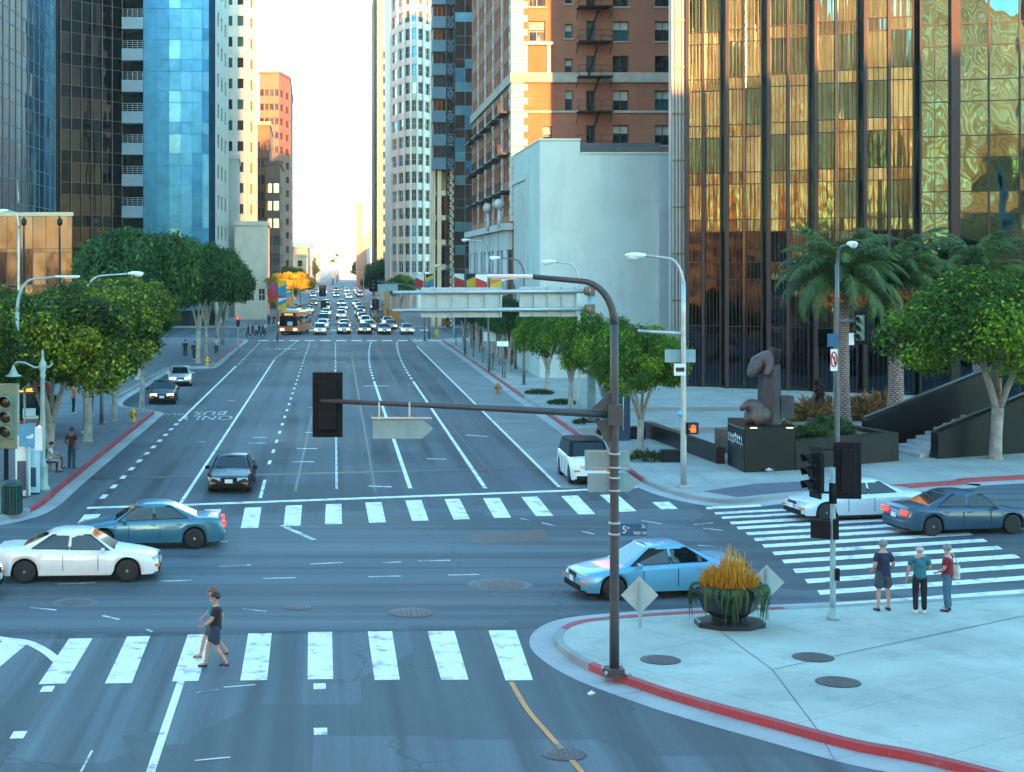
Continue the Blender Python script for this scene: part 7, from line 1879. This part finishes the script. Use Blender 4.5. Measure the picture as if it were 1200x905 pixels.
HAIR = {'grey': pm('grey hair', (.20, .20, .20), .7, 0, .2, 20), 'dark': pm('dark hair', (.02, .015, .012), .6, 0, .2, 20), 'brown': pm('brown hair', (.16, .07, .04), .6, 0, .2, 20), 'bald': None, 'white': pm('white hair', (.38, .38, .37), .7, 0, .2, 20)}
def person(label, loc, rz, h=1.75, pose=None, shirt=('shirt', (.1, .1, .12)), legs=('trousers', (.02, .02, .03)), shorts=False, shoes=(.6, .6, .6), hair='dark', bulk=1.0, skin='skin', group='people on the pavements', detail=True, bag=None, sleeve=.75, cap=None, longhair=False):
    J = dict(STAND); J.update(pose or {}); J = {k: V(v) for k, v in J.items() if v is not None}
    for s in 'LR':
        if 'f' + s not in J: J['f' + s] = J['a' + s] + V((.02 if s == 'L' else -.02, -.17, -.05))
    t = thing('person', label, 'person', loc, rz, group); sc_ = h / 1.76
    if sc_ != 1: t.scale = (sc_,) * 3
    B = bulk
    names = ['pelvis', 'belly', 'chest', 'upper', 'neck', 'h0', 'h1', 'h2', 'sL', 'eL', 'wL', 'sR', 'eR', 'wR', 'hL', 'kL', 'aL', 'fL', 'hR', 'kR', 'aR', 'fR']
    rad = [.125 * B, .125 * B, .135 * B, .10 * B, .056, .075, .098, .072, .062, .046, .032, .062, .046, .032, .085 * B, .058, .042, .035, .085 * B, .058, .042, .035]
    ed = [('pelvis', 'belly'), ('belly', 'chest'), ('chest', 'upper'), ('upper', 'neck'), ('neck', 'h0'), ('h0', 'h1'), ('h1', 'h2'), ('upper', 'sL'), ('sL', 'eL'), ('eL', 'wL'), ('upper', 'sR'), ('sR', 'eR'), ('eR', 'wR'), ('pelvis', 'hL'), ('hL', 'kL'), ('kL', 'aL'), ('aL', 'fL'), ('pelvis', 'hR'), ('hR', 'kR'), ('kR', 'aR'), ('aR', 'fR')]
    vs = [J[n] for n in names]; es = [(names.index(a), names.index(b)) for a, b in ed]; rd = list(rad)
    # calf and forearm swell
    roots = [0]
    if detail:
        for s in 'LR':
            e, w = J['e' + s], J['w' + s]; d = (w - e).normalized(); side = V((0, -1, 0)); side = (side - d * side.dot(d)).normalized(); nrm = d.cross(side)
            k = len(vs); vs += [w, w + d * .045, w + d * .09]; rd += [.028, (.040, .018), (.040, .016)]; es += [(k, k + 1), (k + 1, k + 2)]; roots.append(k)
            for q, (off, ln) in enumerate(((-.030, .062), (-.010, .078), (.010, .084), (.030, .074))):
                k = len(vs); b0 = w + d * .075 + side * off; vs += [b0, b0 + d * ln * .55, b0 + d * ln * .95 + nrm * (.028 if s == 'L' else -.028)]; rd += [.0105, .0095, .0075]; es += [(k, k + 1), (k + 1, k + 2)]; roots.append(k)
            k = len(vs); b0 = w + d * .03 + side * .03; vs += [b0, b0 + side * .03 + d * .03, b0 + side * .036 + d * .065]; rd += [.012, .0105, .008]; es += [(k, k + 1), (k + 1, k + 2)]; roots.append(k)
    body = skin2('body', vs, es, rd, M[skin], 2 if detail else 1, roots)
    # nose and ears belong to the body mesh
    bm = bmesh.new(); bm.from_mesh(body); hc = J['h1']
    for off, r_ in (((0, -.105, -.015), (.014, .022, .026)), ((.092, .0, -.01), (.012, .022, .034)), ((-.092, .0, -.01), (.012, .022, .034))):
        g = bmesh.ops.create_uvsphere(bm, u_segments=8, v_segments=6, radius=1); 
        for v in g['verts']: v.co = V((v.co.x * r_[0], v.co.y * r_[1], v.co.z * r_[2])) + hc + V(off)
    bm.to_mesh(body); bm.free()
    for f in body.polygons: f.use_smooth = True
    link('body', body, t)
    mb = MB()
    for s in (-1, 1): mb.ball(hc + V((s * .035, -.094, .012)), (.013, .008, .009), 8)
    mb.build('eyes', M['sign_black'], t)
    mb = MB(); mb.ball(hc + V((0, -.092, -.055)), (.026, .010, .007), 8); mb.build('mouth', pm('lips %d' % len(bpy.data.materials), (.30, .11, .09), .5), t)
    # hair
    if HAIR.get(hair):
        mb = MB(); c = hc + V((0, .018, .026)); mb.ball((0, 0, 0), (.108, .118, .105), 16)
        mb.v = [(x * 1.0, y, max(z, -.02 - .075 * max(0, min(1, (y + .03) / .1)))) for x, y, z in mb.v]
        if longhair: mb.ball((0, .06, -.13), (.10, .07, .16), 12)
        mb.build('hair', HAIR[hair], t, c)
    else:
        mb = MB(); mb.ball((0, 0, 0), (.106, .112, .07), 14); mb.v = [(x, y, z) for x, y, z in mb.v]; mb.build('hair', HAIR['white'], t, hc + V((0, .022, -.035)))
    if cap: mb = MB(); mb.ball((0, 0, 0), (.112, .122, .09), 14); mb.v = [(x, y, max(z, 0)) for x, y, z in mb.v]; mb.boxz(-.07, .07, -.20, -.08, 0, .015); mb.build('cap', cloth(*cap), t, hc + V((0, .005, .045)))
    # shirt
    sn = {k: J[k] for k in ('pelvis', 'belly', 'chest', 'upper', 'sL', 'sR')}
    eL = J['sL'].lerp(J['eL'], sleeve); eR = J['sR'].lerp(J['eR'], sleeve)
    hem = J['pelvis'] + (J['pelvis'] - J['belly']) * .75
    vs = [hem, sn['pelvis'] + (sn['belly'] - sn['pelvis']) * .2, sn['belly'], sn['chest'], sn['upper'], J['upper'].lerp(J['neck'], .55), sn['sL'], eL, sn['sR'], eR]
    rd = [.152 * B, .152 * B, .150 * B, .158 * B, .118 * B, .066, .080, .078, .080, .078]
    if sleeve > 1:
        vs += [J['eL'].lerp(J['wL'], .92), J['eR'].lerp(J['wR'], .92)]; rd += [.045, .045]; vs[7] = J['eL']; vs[9] = J['eR']; rd[7] = rd[9] = .06
    es = [(0, 1), (1, 2), (2, 3), (3, 4), (4, 5), (4, 6), (6, 7), (4, 8), (8, 9)] + ([(7, 10), (9, 11)] if sleeve > 1 else [])
    link('shirt', skin2('shirt', vs, es, rd, cloth(*shirt), 2 if detail else 1), t)
    # trousers or shorts
    waist = J['belly'].lerp(J['chest'], .1)
    if shorts: ends = [J['hL'].lerp(J['kL'], .88), J['hR'].lerp(J['kR'], .88)]; vs = [waist, J['pelvis'] + V((0, 0, -.02)), J['hL'] + V((0, 0, -.03)), ends[0], J['hR'] + V((0, 0, -.03)), ends[1]]; rd = [.132 * B, .145 * B, .118 * B, .102 * B, .112 * B, .102 * B]; es = [(0, 1), (1, 2), (2, 3), (1, 4), (4, 5)]
    else:
        vs = [waist, J['pelvis'] + V((0, 0, -.02)), J['hL'] + V((0, 0, -.03)), J['kL'], J['aL'] + V((0, 0, -.02)), J['hR'] + V((0, 0, -.03)), J['kR'], J['aR'] + V((0, 0, -.02))]; rd = [.132 * B, .145 * B, .110 * B, .082, .070, .105 * B, .082, .070]; es = [(0, 1), (1, 2), (2, 3), (3, 4), (1, 5), (5, 6), (6, 7)]
    link('shorts' if shorts else 'trousers', skin2('trousers', vs, es, rd, cloth(*legs), 2 if detail else 1), t)
    for s in 'LR':
        a, f = J['a' + s], J['f' + s]; d = (f - a); d.z = 0; d = d.normalized() if d.length > .01 else V((0, -1, 0))
        base = a + V((0, 0, -.045)); vs = [base - d * .05, base + d * .05, base + d * .19 + V((0, 0, -.008))]
        link('shoe', skin2('shoe', vs, [(0, 1), (1, 2)], [(.048, .045), (.052, .045), (.040, .032)], cloth('shoe %.2f' % shoes[0], shoes), 2 if detail else 1), t)
    if bag:
        mb = MB(); c = V(bag); mb.boxz(-.06, .06, -.19, .19, -.20, .18); o = mb.build('shoulder_bag', cloth('cream canvas', (.58, .54, .46)), t, c); bev(o, .05, 3)
        m2 = MB(); m2.tube([V((0, -.15, .18)), J['sR'] - c + V((-.06, -.06, .08)), J['sR'] - c + V((-.06, .07, .08)), V((0, .15, .18))], .014, 6); m2.build('strap', cloth('cream canvas', (.58, .54, .46)), o)
    return t
GP = 'people waiting at the right corner'
p = G(1035, 716, .15); person('grey-haired man in a navy vest and shorts, left of the three waiting men', p, PI + .25, 1.80, dict(wL=(.23, -.13, .98), eL=(.27, .06, 1.16), wR=(-.22, -.14, .98), eR=(-.27, .06, 1.16), hL=(.10, 0, .91), aL=(.15, .02, .09), kL=(.13, 0, .5), aR=(-.15, .02, .09), kR=(-.13, 0, .5)), ('navy vest', (.012, .022, .055)), ('slate shorts', (.045, .06, .085)), True, (.03, .035, .05), 'grey', 1.22, group=GP, sleeve=.78)
p = G(1078, 718.5, .15); person('balding man in a teal shirt and black trousers, middle of the three waiting men', p, PI - .15, 1.74, dict(wL=(.33, .0, .86), eL=(.30, .05, 1.13), wR=(-.10, -.22, 1.10), eR=(-.27, -.02, 1.16)), ('teal shirt', (.02, .15, .19)), ('black trousers', (.008, .008, .010)), False, (.72, .72, .70), 'bald', 1.15, group=GP)
p = G(1110.5, 716.5, .15); person('man in dark red shirt and jeans with a cream shoulder bag at the right corner', p, PI + .95, 1.70, dict(wL=(.10, -.24, 1.02), eL=(.25, -.02, 1.15), wR=(-.16, -.12, .98)), ('dark red shirt', (.20, .012, .03)), ('blue jeans', (.045, .13, .20)), False, (.02, .04, .08), 'grey', 1.08, group=GP, bag=(-.27, .06, 1.02))
walk = dict(hL=(.09, 0, .92), kL=(.09, -.20, .54), aL=(.09, -.30, .11), hR=(-.09, 0, .92), kR=(-.09, .06, .50), aR=(-.09, .34, .17), fR=(-.10, .22, .05), eL=(.24, .16, 1.16), wL=(.22, .12, .94), eR=(-.24, -.10, 1.17), wR=(-.20, -.26, 1.0))
walk2 = dict(hL=(.09, 0, .92), kL=(.09, .02, .50), aL=(.09, .26, .16), fL=(.10, .13, .05), hR=(-.09, 0, .92), kR=(-.09, -.18, .54), aR=(-.09, -.24, .10), eL=(.24, -.10, 1.17), wL=(.20, -.27, 1.04), eR=(-.24, .15, 1.16), wR=(-.22, .1, .94))
GW = 'pair walking over the near crosswalk'
p = G(253, 784, .012); person('dark-topped person in shorts striding over the near crosswalk', p, -PI / 2 + .05, 1.70, walk2, ('black top', (.012, .014, .022)), ('dark blue shorts', (.02, .04, .07)), True, (.02, .02, .02), 'dark', .98, group=GW)
p = G(252, 774.5, .012); person('person in a pale teal top beside the dark-clad walker, half hidden', (p.x - .06, p.y + .12, .012), -PI / 2 - .1, 1.62, walk, ('pale teal top', (.06, .26, .33)), ('grey blue shorts', (.05, .09, .13)), True, (.2, .12, .1), 'brown', .92, group=GW, longhair=True)
p = G(84, 549, .15); person('man in a maroon shirt and jeans standing by the second white trunk', p, -.3 + PI, 1.78, dict(wL=(.24, -.14, 1.0), eL=(.30, .06, 1.17)), ('maroon shirt', (.055, .012, .018)), ('dark jeans', (.025, .06, .09)), False, (.02, .03, .04), 'dark', 1.0, 'skin_dark')
sit = dict(pelvis=(0, .05, .53), belly=(0, .06, .67), chest=(0, .02, .86), upper=(0, 0, 1.0), neck=(0, -.02, 1.09), h0=(0, -.05, 1.16), h1=(0, -.06, 1.24), h2=(0, -.05, 1.305), sL=(.175, -.01, 1.0), sR=(-.175, -.01, 1.0), eL=(.23, -.08, .74), wL=(.14, -.28, .66), eR=(-.23, -.08, .74), wR=(-.14, -.28, .66), hL=(.10, .0, .52), kL=(.12, -.42, .50), aL=(.12, -.40, .09), hR=(-.10, .0, .52), kR=(-.12, -.42, .50), aR=(-.12, -.38, .09))
bt_ = [o for o in COL.objects if o.name.startswith('street_bench')][0]
for k, (dx, lab, sh, lg, hr) in enumerate(((-.35, 'seated person in a white top on the bench behind the forked trunk', ('white top', (.6, .6, .6)), ('grey skirt', (.3, .3, .32)), 'dark'), (.35, 'seated person in a dark checked top behind the forked trunk', ('dark check top', (.06, .05, .07)), ('blue grey trousers', (.06, .09, .12)), 'dark'))):
    q = bt_.location + Matrix.Rotation(PI / 2 + .15, 3, 'Z') @ V((dx, .02, 0)); person(lab, q, PI / 2 + .15, 1.68, sit, sh, lg, k == 0, (.05, .05, .06), hr, .95, group='people seated at the bus stop')
person('person in an orange top standing between the white trunks on the left', (XD(86, 60), 60, .15), PI / 2, 1.8, None, ('orange top', (.55, .13, .04)), ('dark trousers', (.02, .02, .03)), hair='dark', detail=False)
person('person in a purple top behind the second forked trunk', (XD(107, 59), 59, .15), PI / 2, 1.75, None, ('purple top', (.09, .05, .12)), ('dark trousers', (.02, .02, .03)), hair='dark', detail=False)
person('person in a lilac top behind the ornate lamp post', (XD(47, 57), 57, .15), PI / 2, 1.75, None, ('lilac top', (.20, .14, .30)), ('dark trousers', (.02, .02, .03)), hair='dark', detail=False)
a_ = person('dark-clad walker on the pavement left of the hydrant by the bay', (XD(217, 96), 96, .15), 0, 1.75, walk2, ('black coat', (.012, .012, .016)), ('dark trousers', (.02, .02, .03)), hair='dark', detail=False, sleeve=1.1)
b_ = person('walker in black with a reddish bag strap, right of the other dark walker', (XD(227.5, 94), 94, .15), 0, 1.72, walk, ('black coat', (.012, .012, .016)), ('dark trousers', (.02, .02, .03)), hair='dark', detail=False, sleeve=1.1)
MB().box((.1, .02, 1.25), (.04, .3, .5)).build('bag_strap', M['ban_red'], b_)
c_ = person('person in a pale shirt walking under the dark trees', (XD(253.5, 100), 100, .15), 0, 1.75, walk2, ('pale shirt', (.45, .5, .55)), ('dark trousers', (.02, .02, .03)), hair='dark', detail=False)
crowd = [(291, 124.6), (296, 126), (300, 124.8), (304, 127), (308, 125), (311, 128), (315, 146.5), (321, 147), (330, 147.5)]
desc = ['leftmost', 'second from the left', 'third from the left', 'fourth from the left', 'fifth from the left', 'sixth from the left', 'seventh from the left', 'eighth from the left', 'rightmost']
for k, (px, d) in enumerate(crowd):
    src = (a_, b_, c_)[k % 3]; dup(src, (XD(px, d), d, .15 if d > 145 else .02), R.uniform(-2, 2), ['dark-clad', 'black-coated', 'pale-shirted'][k % 3] + ' person, %s in the crowd left of the bus' % desc[k], 'crowd at the next crossing')
for k, (px, d) in enumerate(((418, 170), (423, 176), (434, 152), (438, 153), (598, 88), (606, 93))):
    src = (c_, a_, b_)[k % 3]; dup(src, (XD(px, d), d, .15), R.uniform(-2, 2), ['pale-shirted person by the far right kerb beyond the hoarding', 'dark-clad person by the far right kerb beyond the hoarding', 'black-coated person left of the blue hoarding', 'pale-shirted person close to the blue hoarding', 'dark-clad person under the small street trees nearest the rust hydrant', 'black-coated person farther under the small street trees'][k], 'people far down the right pavement')
# ------------------------------------------------------------------ light, air and camera
EL, AZ = math.radians(7.5), math.radians(169.5)
w = bpy.data.worlds.new('World'); sc.world = w; w.use_nodes = True
nt = w.node_tree; bg = nt.nodes['Background']; sky = nt.nodes.new('ShaderNodeTexSky'); sky.sky_type = 'NISHITA'; sky.sun_disc = False
sky.sun_elevation = EL; sky.sun_rotation = AZ; sky.air_density = 1.0; sky.dust_density = .5; sky.ozone_density = 1.5; sky.altitude = 60
tint = nt.nodes.new('ShaderNodeMix'); tint.data_type = 'RGBA'; tint.blend_type = 'MULTIPLY'; tint.inputs[0].default_value = 1; tint.inputs[7].default_value = (.58, .94, .98, 1)
nt.links.new(sky.outputs[0], tint.inputs[6]); nt.links.new(tint.outputs[2], bg.inputs[0]); bg.inputs[1].default_value = .15
sd = bpy.data.lights.new('sun', 'SUN'); so = bpy.data.objects.new('sun', sd); COL.objects.link(so)
d = V((math.sin(AZ) * math.cos(EL), math.cos(AZ) * math.cos(EL), math.sin(EL)))
so.rotation_euler = d.to_track_quat('Z', 'Y').to_euler(); so.location = (20, -60, 60)
sd.energy = 3.6; sd.angle = math.radians(.6); sd.color = (1, .34, .08)

# stretch the plan in depth
for o in list(COL.objects):
    if o.parent is not None or o == so: continue
    flat = o.get('kind') == 'structure' or o.get('category') == 'building' or o.name.split('.')[0] in ('granite_plinth', 'granite_planter_wall', 'ramp_wall', 'granite_bench', 'haze')
    off = OFF.get(o, 0)
    o.location.y = (o.location.y - off) * KY + off
    if flat: o.scale = (o.scale.x, o.scale.y * KY, o.scale.z)
# evening haze: one even volume round the street and the camera
hz = MB(); hz.boxz(-700, 700, -600, 3800, -1.2, 108); hm = bpy.data.materials.new('haze'); hm.use_nodes = True; hn = hm.node_tree; hn.nodes.clear()
ho = hn.nodes.new('ShaderNodeOutputMaterial'); hv = hn.nodes.new('ShaderNodeVolumePrincipled'); hv.inputs['Color'].default_value = (.97, .92, .86, 1); hv.inputs['Density'].default_value = .00011; hv.inputs['Anisotropy'].default_value = .1
hn.links.new(hv.outputs[0], ho.inputs['Volume'])
tag(hz.build('haze', hm), kind='stuff')

cam = bpy.data.cameras.new('camera'); co = bpy.data.objects.new('camera', cam); COL.objects.link(co); sc.camera = co
co.location = (0, 0, HC); co.rotation_euler = (PI / 2, 0, 0)
cam.sensor_fit = 'HORIZONTAL'; cam.sensor_width = 36; cam.lens = 36 * F * KY / 1200
cam.shift_x = (600 - CX) / 1200; cam.shift_y = -(452.5 - CY) / 1200
cam.clip_start = .3; cam.clip_end = 9000
vs_ = sc.view_settings; vs_.view_transform = 'Standard'; vs_.look = 'None'; vs_.exposure = 3.45; vs_.gamma = 1; vs_.use_curve_mapping = False
sc.render.engine = 'CYCLES'; sc.cycles.max_bounces = 6; sc.cycles.diffuse_bounces = 3; sc.cycles.glossy_bounces = 4; sc.cycles.transmission_bounces = 2; sc.cycles.caustics_reflective = False; sc.cycles.caustics_refractive = False
sc.cycles.sample_clamp_indirect = 4; sc.cycles.use_denoising = True
# the prototypes that were parked below ground are removed when they were never placed
for o in list(COL.objects):
    if o.type == 'EMPTY' and o.location.z < -20:
        for ch in list(o.children_recursive): bpy.data.objects.remove(ch)
        bpy.data.objects.remove(o)
